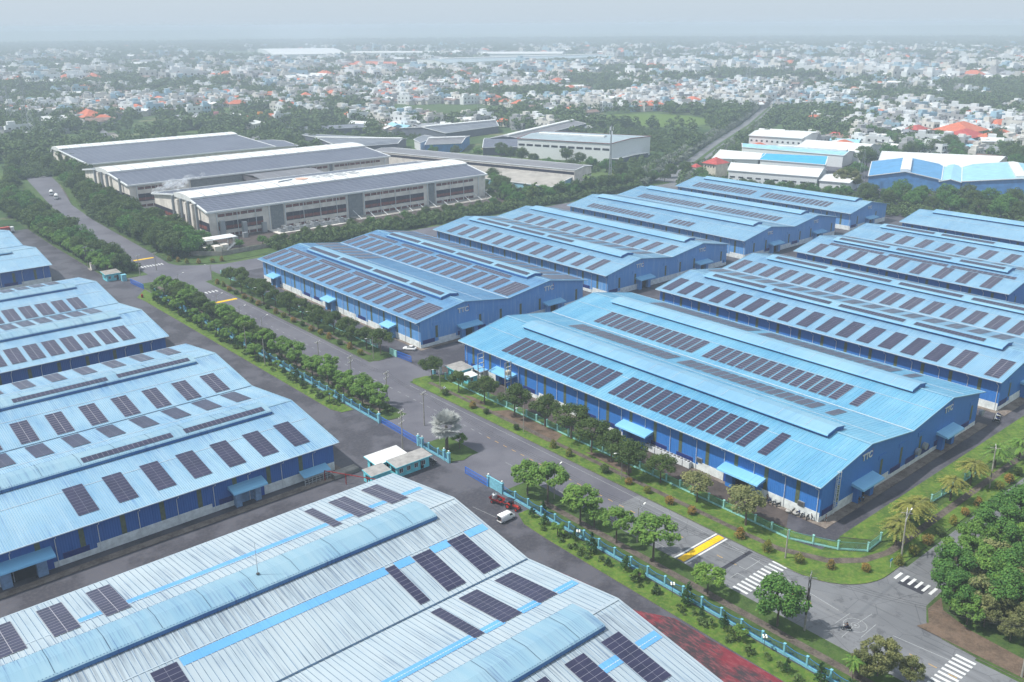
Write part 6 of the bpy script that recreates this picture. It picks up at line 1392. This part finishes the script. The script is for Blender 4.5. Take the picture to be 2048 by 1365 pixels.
def wires(label, a, b, n=3, sag=.8, off=(.5,.22)):
    m = MB()
    for k in range(n):
        q = k-(n-1)/2; o = Vector((off[0]*q*1.2, off[1]*q*1.2, .1)); p0, p1 = Vector(a)+o, Vector(b)+o
        m.tube([p0.lerp(p1, i/10)-Vector((0,0,sag*4*(i/10)*(1-i/10))) for i in range(11)], .022, 3, cap=False)
    tag(build('power_lines', m, M['poledark']), label, 'power lines')
wires('power lines crossing the junction from the dark pole to the right', (123.7,66.8,11.2), (158.2,67.2,10.2)); wires('power lines from the dark pole toward the bottom right corner', (123.7,66.8,11.2), (139.8,37.4,9.3)); wires('power lines along the left side of the near street', (123.7,66.8,11.2), (122.9,105,8.3)); wires('power lines over the left verge behind the tractor', (122.9,105,8.1), (122.6,129.2,8.1)); wires('power lines from the tractor lamp toward the silver palm pole', (122.6,129.2,8.1), (123.6,180.4,9.3)); wires('power lines between the silver palm pole and the entrance pole', (123.6,180.4,9.3), (124.4,199.2,9.3)); wires('power lines along the street above the long gate', (124.4,199.2,9.2), (124.2,218,8.8)); wires('power lines running right above the golden trees', (158.2,67.2,10.2), (200.3,68,10.2))
def steel_frame(label, x, y, h=9):
    T = thing('steel_frame_pylon', label, 'power frame', (x,y,0)); m = MB()
    for q in (-1.1, 1.1): m.tube([(q,0,0),(q,0,h)], [.17,.14], 6)
    local('leg', m.mesh('leg', M['pole']), T)
    for k in range(5):
        m = MB(); z = h-.1-k*1.5; m.bar((-1.1,0,z),(1.1,0,z),.14); A = local('cross_arm', m.mesh('cross_arm', M['galv']), T)
        if 0 < k < 4:
            for q in (-.6, 0, .6): i_ = MB(); i_.tube([(q,0,z+.05),(q+.15,-.3,z+.45)], [.08,.08], 6); local('fuse', i_.mesh('fuse', M['globe']), A)
steel_frame('ladder-like double pole frame beside the right guardhouse roof', 152.6, 192.4, 10); steel_frame('second ladder-like double pole frame with a yellow transformer at the azure wall', 154.6, 182.6, 9.5)
m = MB(); m.box(153.9,155.4,182.0,183.2,5.6,6.8); m.tube([(154.2,182.6,6.8),(154.2,182.6,7.3)], .1, 6); m.tube([(155.0,182.6,6.8),(155.0,182.6,7.3)], .1, 6); obj('transformer', m.mesh('transformer', M['cream']), bpy.data.objects['steel_frame_pylon.001'])
T_ = thing('transformer_station', 'pale transformer boxes with pipes under the pair of poles at the far left', 'transformer', (109.4,409,0)); m = MB(); m.box(-1.6,1.2,-2.2,2.4,0,.3); local('base', m.mesh('base', M['concrete']), T_)
for k in range(4): m = MB(); m.box(-1.2+.2*k,.6-.1*k,-2+1.1*k,-1.1+1.1*k,.3,2.4+.3*(k%2)); local('box', m.mesh('box', M['millwall']), T_)
# small kerbside things
def drum(label, x, y):
    T = thing('drum', label, 'drum', (x,y,0)); m = MB(); m.tube([(0,0,0),(0,0,.35),(0,0,.9),(0,0,1.1)], [.42,.45,.45,.4], 12); local('body', m.mesh('body', M['red']), T); m = MB(); m.tube([(0,0,1.1),(0,0,1.5)], [.38,.34], 12); local('lid', m.mesh('lid', M['redor']), T)
drum('stacked red drum standing by the far blue gate at the left fence end', 110, 350.6)
m = MB(); m.bar((140.7,146.6,.13),(140.8,146.6,.13),.1); 
T_ = thing('road_sign', 'small blue and white sign on a thin post at the corner kerb', 'sign', (153.2,66.6,.12)); m = MB(); m.tube([(0,0,0),(0,0,1.6)], .04, 5); local('post', m.mesh('post', M['white']), T_); m = MB(); m.box(-.4,.4,-.03,.03,1.4,1.9); local('sign_plate', m.mesh('sign_plate', M['bluedoor']), T_)
T_ = thing('marker_post', 'leaning white marker post on the corner kerb', 'marker post', (155.4,65.6,.12)); m = MB(); m.tube([(0,0,0),(.35,.3,1.5)], .09, 6); local('post', m.mesh('post', M['white']), T_)
T_ = thing('bench', 'small white bench tilted on the verge below the right guardhouse', 'bench', (142.2,196.4,.15), .6); m = MB(); m.box(-.7,.7,-.2,.2,.42,.5); local('seat', m.mesh('seat', M['white']), T_); m = MB(); m.box(-.7,.7,.2,.26,.5,.95); local('backrest', m.mesh('backrest', M['white']), T_)
for q in (-.55,.55): m = MB(); m.box(q-.05,q+.05,-.18,.18,0,.42); local('leg', m.mesh('leg', M['white']), T_)
T_ = thing('notice_board', 'blue notice board on two posts by the edge of the nearest roof', 'notice board', (95.9,105.2,0), .5)
m = MB(); m.bar((-.8,0,0),(-.8,0,2.6),.09); local('post', m.mesh('post', M['galv']), T_); m = MB(); m.bar((.8,0,0),(.8,0,2.6),.09); local('post', m.mesh('post', M['galv']), T_); m = MB(); m.box(-.9,.9,-.04,.04,1.2,2.5); local('board', m.mesh('board', M['door']), T_)
T_ = thing('lightning_rod', 'thin lightning rod on the ridge vent of the nearest warehouse', 'lightning rod', (52,127.1,12.8)); m = MB(); m.tube([(0,0,0),(0,0,6.2)], [.07,.03], 5); local('rod', m.mesh('rod', M['galv']), T_); m = MB(); m.disc((0,0,.06), .3, 2, .12, 10); local('foot', m.mesh('foot', M['poledark']), T_)
# ---------------------------------------------------------------- vehicles
def wheel(T, x, y, z, r, w_, rim='galv'):
    m = MB(); m.disc((0,0,0), r, 1, w_, 18); W_ = local('wheel', m.mesh('tyre', M['black']), T, (x,y,z)); m = MB(); m.disc((0,-.5*w_-.01 if y < 0 else .5*w_+.01,0), r*.58, 1, .03, 12); local('rim', m.mesh('rim', M[rim]), W_); return W_
def loft(m, secs, mi=0, cap=True):
    """secs: list of (x, [(y,z)...]) rings of equal length"""
    b = len(m.v); n = len(secs[0][1])
    for x, r in secs: m.v += [(x, p[0], p[1]) for p in r]
    for i in range(len(secs)-1):
        for k in range(n): m.f.append((b+i*n+k, b+i*n+(k+1) % n, b+(i+1)*n+(k+1) % n, b+(i+1)*n+k)); m.m.append(mi)
    if cap: m.f.append(tuple(b+k for k in range(n))); m.f.append(tuple(b+(len(secs)-1)*n+k for k in range(n))[::-1]); m.m += [mi, mi]
def vring(w_, z0, z1, tuck=.0, r=.12): return [(-w_+r*.5,z0),(-w_,z0+r),(-w_,z0+(z1-z0)*.5),(-w_+tuck,z1-r),(-w_+tuck+r,z1),(w_-tuck-r,z1),(w_-tuck,z1-r),(w_,z0+(z1-z0)*.5),(w_,z0+r),(w_-r*.5,z0)]
def van(label, x, y, rz):
    T = thing('van', label, 'van', (x,y,0), rz); m = MB()
    loft(m, [(-1.95,vring(.72,.45,1.7,.08)),(-1.9,vring(.79,.32,1.86,.08)),(.7,vring(.79,.30,1.88,.08)),(1.15,vring(.79,.30,1.72,.12)),(1.55,vring(.78,.30,1.22,.08)),(1.95,vring(.74,.32,1.02,.05)),(2.02,vring(.66,.42,.9,.04))]); local('body', m.mesh('body', M['carwhite'], True), T)
    m = MB(); m.face([(.92,-.6,1.76),(.92,.6,1.76),(1.5,.66,1.26),(1.5,-.66,1.26)]); m = MB(); m.add([(1.0,-.6,1.78),(1.0,.6,1.78),(1.6,.66,1.22),(1.6,-.66,1.22)], [(0,1,2,3)]); local('windscreen', m.mesh('windscreen', M['glass']), T)
    for s in (-1, 1): m = MB(); m.add([(.45,s*.80,1.2),(1.25,s*.80,1.2),(1.0,s*.745,1.62),(.45,s*.745,1.62)], [(0,1,2,3)]); local('side_window', m.mesh('side_window', M['glass']), T)
    m = MB(); m.box(-1.985,-1.96,-.58,-.05,1.15,1.58); local('rear_window', m.mesh('rear_window', M['glass']), T); m = MB(); m.box(-1.985,-1.96,.05,.58,1.15,1.58); local('rear_window', m.mesh('rear_window', M['glass']), T)
    for s in (-1,1): m = MB(); m.box(-1.99,-1.9,s*.66-.06,s*.66+.06,.8,1.1); local('tail_light', m.mesh('tail_light', M['red']), T); m = MB(); m.box(1.94,2.04,s*.5-.12,s*.5+.12,.72,.88); local('headlight', m.mesh('headlight', M['globe']), T)
    for wx in (-1.25, 1.3):
        for s in (-.7,.7): wheel(T, wx, s, .3, .3, .18)
    m = MB(); m.box(-2.02,-1.93,-.7,.7,.32,.5); local('bumper', m.mesh('bumper', M['carwhite']), T); return T
van('white panel van with dark rear windows parked near the nearest warehouse', 108.7, 129.4, 0.02)
def car(label, x, y, rz, col='carwhite', suv=0):
    T = thing('parked_car', label, 'car', (x,y,0), rz); h = .12*suv; m = MB()
    loft(m, [(-2.15,vring(.76,.42,.82,.02,.1)),(-2.05,vring(.86,.30,.96+h,.03,.1)),(-1.2,vring(.88,.26,.98+h,.03,.1)),(.9,vring(.88,.26,.98+h,.03,.1)),(1.9,vring(.84,.28,.82+h,.03,.1)),(2.2,vring(.72,.4,.66,.02,.1))]); local('body', m.mesh('body', M[col], True), T)
    m = MB(); loft(m, [(-1.75,vring(.70,.94+h,1.0+h,.0,.02)),(-1.1,vring(.74,.94+h,1.40+h,.14,.06)),(.15,vring(.74,.94+h,1.44+h,.14,.06)),(.95,vring(.72,.92+h,.99+h,.0,.02))]); local('cabin', m.mesh('cabin', M['glass'], True), T)
    m = MB(); loft(m, [(-1.05,vring(.60,1.405+h,1.45+h,.02,.02)),(.1,vring(.60,1.44+h,1.48+h,.02,.02))]); local('roof', m.mesh('roof', M[col]), T)
    for wx in (-1.35, 1.35):
        for s in (-.78,.78): wheel(T, wx, s, .32, .32, .18)
    for s in (-1,1): m = MB(); m.box(-2.13,-2.05,s*.62-.14,s*.62+.14,.68,.84); local('tail_light', m.mesh('tail_light', M['red']), T); m = MB(); m.box(2.0,2.12,s*.6-.15,s*.6+.15,.62,.74); local('headlight', m.mesh('headlight', M['globe']), T)
    return T
import os
car('white saloon car parked at the corner of the old blue warehouse', 154.2, 231.6, 2.2)
car('white hatchback at the dark doorway in the old blue gable', 177.6, 227.2, 1.0, suv=1)
car('second white car further along the old blue gable, half hidden by the roof', 222, 227.4, .2, suv=1)
def minibus(label, x, y, rz):
    T = thing('minibus', label, 'minibus', (x,y,0), rz); m = MB(); loft(m, [(-2.9,vring(.85,.5,2.1,.1)),(-2.8,vring(.95,.36,2.3,.1)),(1.6,vring(.95,.36,2.3,.1)),(2.4,vring(.93,.36,1.35,.06)),(2.9,vring(.85,.4,1.05,.05))]); local('body', m.mesh('body', M['carwhite'], True), T)
    m = MB(); m.add([(1.72,-.75,2.2),(1.72,.75,2.2),(2.45,.8,1.4),(2.45,-.8,1.4)], [(0,1,2,3)]); local('windscreen', m.mesh('windscreen', M['glass']), T)
    for s in (-1,1):
        m = MB(); m.add([(-2.6,s*.962,1.35),(1.7,s*.962,1.35),(1.4,s*.90,1.95),(-2.6,s*.90,1.95)], [(0,1,2,3)]); local('side_window', m.mesh('side_window', M['glass']), T)
    for wx in (-1.7,1.9):
        for s in (-.86,.86): wheel(T, wx, s, .36, .36, .2)
minibus('white minibus between the blue warehouses in the right yard', 340, 221.5, 3.2)
def tractor(x, y, rz):
    T = thing('tractor', 'red farm tractor with a dark canopy, parked before the blue fence', 'tractor', (x,y,0), rz)
    m = MB(); loft(m, [(.2,vring(.28,.7,1.25,.04,.08)),(1.5,vring(.30,.68,1.22,.05,.1)),(1.75,vring(.24,.75,1.1,.04,.08))]); local('bonnet', m.mesh('bonnet', M['redor'], True), T)
    m = MB(); m.box(-1.0,1.7,-.2,.2,.45,.72); m.tube([(1.5,-.65,.42),(1.5,.65,.42)], .07, 6); m.tube([(-.7,-.65,.62),(-.7,.65,.62)], .12, 6); local('chassis', m.mesh('chassis', M['poledark']), T)
    for s in (-1,1):
        m = MB(); pr = [(-1.35,.9),(-1.2,1.25),(-.7,1.42),(-.2,1.25),(-.05,.95)]
        for (a, za), (b, zb) in zip(pr[:-1], pr[1:]): m.face([(a,s*.42,za),(b,s*.42,zb),(b,s*.85,zb),(a,s*.85,za)])
        local('mudguard', m.mesh('mudguard', M['redor']), T); wheel(T, -.7, s*.68, .64, .64, .34, 'redor'); wheel(T, 1.5, s*.62, .42, .42, .22, 'redor')
    m = MB(); m.box(-1.0,-.5,-.24,.24,.95,1.05); m.box(-1.05,-.97,-.24,.24,1.05,1.4); local('seat', m.mesh('seat', M['black']), T)
    m = MB(); m.tube([(-.1,0,.9),(-.3,0,1.35)], .03, 5); m.disc((-.3,0,1.36), .2, 2, .03, 12); local('steering_wheel', m.mesh('steering_wheel', M['black']), T)
    m = MB()
    for s in (-1,1): m.bar((-1.2,s*.5,.9),(-1.2,s*.5,2.05),.06); m.bar((.05,s*.5,.9),(.05,s*.5,2.05),.06)
    local('canopy_post', m.mesh('canopy_post', M['poledark']), T); m = MB(); m.box(-1.4,.3,-.68,.68,2.05,2.13); local('canopy', m.mesh('canopy', M['milldark']), T)
    m = MB(); m.box(1.75,1.95,-.35,.35,.5,.8); local('front_weight', m.mesh('front_weight', M['redor']), T); m = MB(); m.tube([(1.0,.22,1.2),(1.0,.22,1.75)], .04, 6); local('exhaust', m.mesh('exhaust', M['black']), T)
    return T
tractor(112.8, 132.2, -1.36)
T_ = thing('trailer', 'red two-wheeled trailer carrying a metal tank and sacks behind the tractor', 'trailer', (111.9,136.2,0), -1.42)
m = MB(); m.box(-1.6,1.5,-.8,.8,.78,.88); local('bed', m.mesh('bed', M['red']), T_)
for s in (-1,1): m = MB(); m.add([(-1.6,s*.8,.88),(1.5,s*.8,.88),(1.6,s*.95,1.35),(-1.7,s*.95,1.35),(-1.6,s*.84,.88),(1.5,s*.84,.88),(1.6,s*.99,1.35),(-1.7,s*.99,1.35)], [(0,1,2,3),(4,5,6,7),(3,2,6,7),(0,1,5,4),(0,3,7,4),(1,2,6,5)]); local('side_board', m.mesh('side_board', M['red']), T_); wheel(T_, -.8, s*.86, .42, .42, .24, 'red')
m = MB(); m.box(-1.65,-1.58,-.8,.8,.88,1.35); local('tail_board', m.mesh('tail_board', M['red']), T_); m = MB(); m.bar((1.5,0,.75),(2.7,0,.6),.12); local('drawbar', m.mesh('drawbar', M['red']), T_)
T_ = thing('water_tank', 'dented grey metal tank standing in the red trailer', 'tank', (111.75,136.9,.9)); m = MB(); m.tube([(0,0,0),(0,0,1.1),(0,0,1.3)], [.62,.62,.4], 14); local('body', m.mesh('body', M['galv']), T_); m = MB(); m.disc((0,0,1.34), .2, 2, .1, 10); local('lid', m.mesh('lid', M['black']), T_)
T_ = thing('sack', 'black tarpaulin bundle in the red trailer', 'bundle', (112.1,135.5,.9)); m = MB(); m.ball((0,0,.25), .5, 10, 6, sq=(1,1.1,.6)); local('cover', m.mesh('cover', M['black'], True), T_)
def tanker(label, x, y, rz):
    T = thing('tank_truck', label, 'truck', (x,y,0), rz); m = MB(); m.box(-3.6,3.4,-.5,.5,.7,.95); local('chassis', m.mesh('chassis', M['poledark']), T)
    m = MB(); loft(m, [(1.9,vring(1.15,.8,2.9,.05,.15)),(3.3,vring(1.15,.7,2.8,.06,.15)),(3.7,vring(1.1,.7,1.8,.05,.15))]); local('cab', m.mesh('cab', M['carwhite']), T); m = MB(); m.add([(3.42,-1,2.6),(3.42,1,2.6),(3.72,1,1.85),(3.72,-1,1.85)], [(0,1,2,3)]); local('windscreen', m.mesh('windscreen', M['glass']), T)
    m = MB(); m.tube([(-3.8,0,1.8),(-3.2,0,2.0),(-1,0,2.1),(.8,0,1.95),(1.6,0,1.8)], [.5,1.05,1.2,1.05,.6], 14); local('drum', m.mesh('drum', M['white'], True), T)
    for wx in (-2.6,-1.4,2.7):
        for s in (-1,1): wheel(T, wx, s*1.0, .5, .5, .3)
tanker('front white mixer truck parked on the far street', 147, 603.5, -1.85); tanker('rear white mixer truck parked behind the other on the far street', 148.6, 620, -1.85)
T_ = thing('truck', 'rust red truck half cut by the left edge, by the far yard', 'truck', (99,516,0), .1); m = MB(); m.box(-4,2,-1.2,1.2,1,3.2); local('cargo_box', m.mesh('cargo_box', M['redtile']), T_); m = MB(); m.box(2.1,3.9,-1.15,1.15,.7,2.9); local('cab', m.mesh('cab', M['carwhite']), T_)
for wx in (-2.6,3):
    for s in (-1,1): wheel(T_, wx, s, .5, .5, .3)
def moto(T, rider=False, col='black'):
    for x in (-.62,.62): m = MB(); m.disc((0,0,0), .29, 1, .1, 16); W_ = local('wheel', m.mesh('tyre', M['black']), T, (x,0,.29)); m = MB(); m.disc((0,0,0), .17, 1, .12, 10); local('rim', m.mesh('rim', M['galv']), W_)
    m = MB(); loft(m, [(-.75,[(-.06,.62),(.06,.62),(.06,.7),(-.06,.7)]),(-.3,[(-.14,.45),(.14,.45),(.13,.8),(-.13,.8)]),(.15,[(-.12,.38),(.12,.38),(.1,.78),(-.1,.78)]),(.4,[(-.05,.6),(.05,.6),(.04,.9),(-.04,.9)])]); local('body', m.mesh('body', M[col]), T)
    m = MB(); m.box(-.7,-.02,-.13,.13,.8,.87); local('seat', m.mesh('seat', M['black']), T)
    m = MB(); m.tube([(.62,0,.3),(.38,0,1.0)], .04, 6); m.tube([(.34,-.32,1.03),(.38,0,1.0),(.34,.32,1.03)], .025, 6); local('handlebar', m.mesh('handlebar', M['galv']), T)
    m = MB(); m.ball((.5,0,.9), .1, 8, 5); local('headlight', m.mesh('headlight', M['globe']), T); m = MB(); m.tube([(-.75,.14,.36),(.1,.14,.32)], .05, 6); local('exhaust', m.mesh('exhaust', M['galv']), T)
# ---------------------------------------------------------------- people
M['skin'] = plain('skin', srgb(150,108,84), .6, 0); M['hair'] = plain('dark_hair', (.012,.01,.01,1), .6, 0)
M['c_black'] = plain('black_cloth', (.018,.018,.022,1), .9, 0); M['c_navy'] = plain('navy_cloth', srgb(34,44,74), .9, 0); M['c_blue'] = plain('light_blue_cloth', srgb(112,160,196), .9, 0); M['c_grey'] = plain('grey_cloth', srgb(96,98,102), .9, 0); M['helmet'] = plain('helmet_black', (.01,.01,.012,1), .2, 0)
def person(label, x, y, z, rz, J, top, legs, helmet=False, group=None):
    """one skinned body; J maps joints to points; clothes are its children"""
    T = thing('person', label, 'person', (x,y,z), rz, group)
    def skin(name, verts, edges, rad, mat, root=0):
        me = bpy.data.meshes.new(name); me.from_pydata(verts, edges, []); me.materials.append(mat)
        o = local(name, me, T); md = o.modifiers.new('skin', 'SKIN'); md.use_smooth_shade = True
        if not me.skin_vertices: 
            bm = bmesh.new(); bm.from_mesh(me); bm.verts.layers.skin.verify(); bm.to_mesh(me); bm.free()
        for i, r in enumerate(rad): me.skin_vertices[0].data[i].radius = (r, r)
        me.skin_vertices[0].data[root].use_root = True
        s_ = o.modifiers.new('sub', 'SUBSURF'); s_.levels = 1; s_.render_levels = 1; return o
    n = ['pel','wai','che','nec','hea','top','shl','ell','wrl','hal','shr','elr','wrr','har','hil','knl','anl','tol','hir','knr','anr','tor']
    E_ = [(0,1),(1,2),(2,3),(3,4),(4,5),(2,6),(6,7),(7,8),(8,9),(2,10),(10,11),(11,12),(12,13),(0,14),(14,15),(15,16),(16,17),(0,18),(18,19),(19,20),(20,21)]
    rd = [.13,.12,.13,.055,.085,.06,.06,.045,.032,.035,.06,.045,.032,.035,.09,.06,.045,.04,.09,.06,.045,.04]
    skin('body', [J[k] for k in n], E_, rd, M['skin'])
    sub = lambda ks, es, rs, nm, mt: skin(nm, [J[k] for k in ks], es, rs, mt)
    sub(['pel','wai','che','shl','ell','shr','elr'], [(0,1),(1,2),(2,3),(3,4),(2,5),(5,6)], [.15,.145,.155,.078,.06,.078,.06], 'shirt', top)
    sub(['pel','hil','knl','anl','hir','knr','anr'], [(0,1),(1,2),(2,3),(0,4),(4,5),(5,6)], [.145,.105,.078,.062,.105,.078,.062], 'trousers', legs)
    h = J['hea']; m = MB(); m.ball((h[0],h[1],h[2]+.05), .135 if helmet else .115, 12, 8, sq=(1.08,1,1)); local('helmet' if helmet else 'hair', m.mesh('hair', M['helmet' if helmet else 'hair'], True), T)
def stand(a=.12, lean=0, reach=0):
    return dict(pel=(0,0,.92),wai=(.02,0,1.08),che=(.03+lean,0,1.32),nec=(.03+lean,0,1.48),hea=(.05+lean,0,1.58),top=(.05+lean,0,1.68),shl=(.03+lean,.18,1.38),ell=(.05+lean,.25,1.12),wrl=(.12+reach,.24,.9+reach),hal=(.15+reach,.24,.84+reach),shr=(.03+lean,-.18,1.38),elr=(.04+lean,-.25,1.12),wrr=(.1,-.25,.9),har=(.12,-.25,.83),hil=(0,.1,.88),knl=(a,.11,.48),anl=(a*.6,.11,.08),tol=(a*.6+.14,.11,.04),hir=(0,-.1,.88),knr=(.03,-.11,.48),anr=(-a,-.11,.08),tor=(-a+.14,-.11,.04))
sit = dict(pel=(-.25,0,.94),wai=(-.2,0,1.08),che=(-.1,0,1.32),nec=(-.04,0,1.46),hea=(0,0,1.55),top=(0,0,1.65),shl=(-.08,.18,1.36),ell=(.08,.25,1.14),wrl=(.29,.28,1.06),hal=(.34,.28,1.05),shr=(-.08,-.18,1.36),elr=(.08,-.25,1.14),wrr=(.29,-.28,1.06),har=(.34,-.28,1.05),hil=(-.2,.11,.9),knl=(.16,.19,.74),anl=(.02,.19,.36),tol=(.15,.19,.32),hir=(-.2,-.11,.9),knr=(.16,-.19,.74),anr=(.02,-.19,.36),tor=(.15,-.19,.32))
T_ = thing('motorcycle', 'black motorcycle ridden across the painted circle at the junction', 'motorcycle', (129.35,62.1,.01), 2.05); moto(T_)
person('rider in dark clothes and helmet on the black motorcycle', 129.35, 62.1, .01, 2.05, sit, M['c_black'], M['c_navy'], True)
person('person in dark clothes standing at the white corner of the azure warehouse', 159.2, 84.1, .1, 2.4, stand(), M['c_grey'], M['c_black']); person('person in navy bending over sacks left of the azure corner', 157.2, 86.2, .1, 2.0, stand(.15,.12,.1), M['c_navy'], M['c_navy'])
person('worker in a light blue shirt at the gable canopy of the azure warehouse', 172.8, 83.2, .1, 1.8, stand(.2,.08,.1), M['c_blue'], M['c_navy']); person('worker in dark clothes beside the blue shirted one', 171.4, 83.4, .1, 1.2, stand(.1), M['c_black'], M['c_grey']); person('person in black at the open blue door of the azure warehouse', 157.3, 97.4, .1, 3.0, stand(), M['c_black'], M['c_black'])
random.seed(77)
for k in range(7): T_ = thing('motorcycle', f'{ORD[k]} parked motorbike from the azure corner along the long wall', 'motorcycle', (157.3,87.3+k*1.15+(2.5 if k > 3 else 0),.1), random.uniform(-.3,.3)); T_['group'] = 'motorbikes parked at the azure corner'; moto(T_, col=('black','galv','navy','poledark')[k % 4])
for k in range(6): T_ = thing('motorcycle', f'{ORD[k]} motorbike of the row at the shed corner by the right edge', 'motorcycle', (238.2+k*.9,82+k*.25,.02), 1.5+random.uniform(-.2,.2)); T_['group'] = 'motorbikes parked by the right edge'; moto(T_, col=('black','white','navy')[k % 3])
for k in range(4): T_ = thing('motorcycle', f'{ORD[k]} dark motorbike parked at the end wall of the main guardhouse', 'motorcycle', (112.4,160.4+k*.8,.02), random.uniform(-.3,.3)); T_['group'] = 'motorbikes parked by the main guardhouse'; moto(T_)
M['sackw'] = plain('grey_white_sacks', srgb(176,174,170), .9, .2, 3)
for k, (x, y, s_) in enumerate(((157.0,90.0,.9),(156.6,91.6,.7),(157.3,88.6,.6),(156.8,99.4,.6),(159.4,84.4,.5))):
    m = MB(); m.ball((0,0,.35), .6, 9, 6, sq=(1,1.2,.6)); m.ball((.4,.3,.3), .45, 9, 6, sq=(1,1,.7)); o = tag(obj('sack_pile', m.mesh('sack_pile', M['sackw'], True), None, Matrix.Translation((x,y,.08)) @ Matrix.Scale(s_*1.3, 4)), ['largest pale sack heap at the azure long wall','second pale sack heap at the azure long wall','small sack heap nearest the bending person','sack heap by the open blue door','small white sack at the azure corner'][k], 'sacks')
m = MB(); m.box(157.55,157.62,99.2,100.9,.1,2.3); tag(build('open_door', m, M['bluedoor']), 'light blue door swung open on the azure long wall', 'door')
# ---------------------------------------------------------------- haze
m = MB(); m.box(-1500, 9000, -400, 9500, -1.2, 103)
t = bpy.data.materials.new('haze'); t.use_nodes = True; t.node_tree.nodes.clear(); o_ = t.node_tree.nodes.new('ShaderNodeOutputMaterial'); v_ = t.node_tree.nodes.new('ShaderNodeVolumePrincipled')
v_.inputs['Color'].default_value = (.61, .70, .815, 1); v_.inputs['Density'].default_value = .00032; v_.inputs['Anisotropy'].default_value = 0.0
t.node_tree.links.new(v_.outputs[0], o_.inputs['Volume']); build('haze', m, t, kind='stuff')
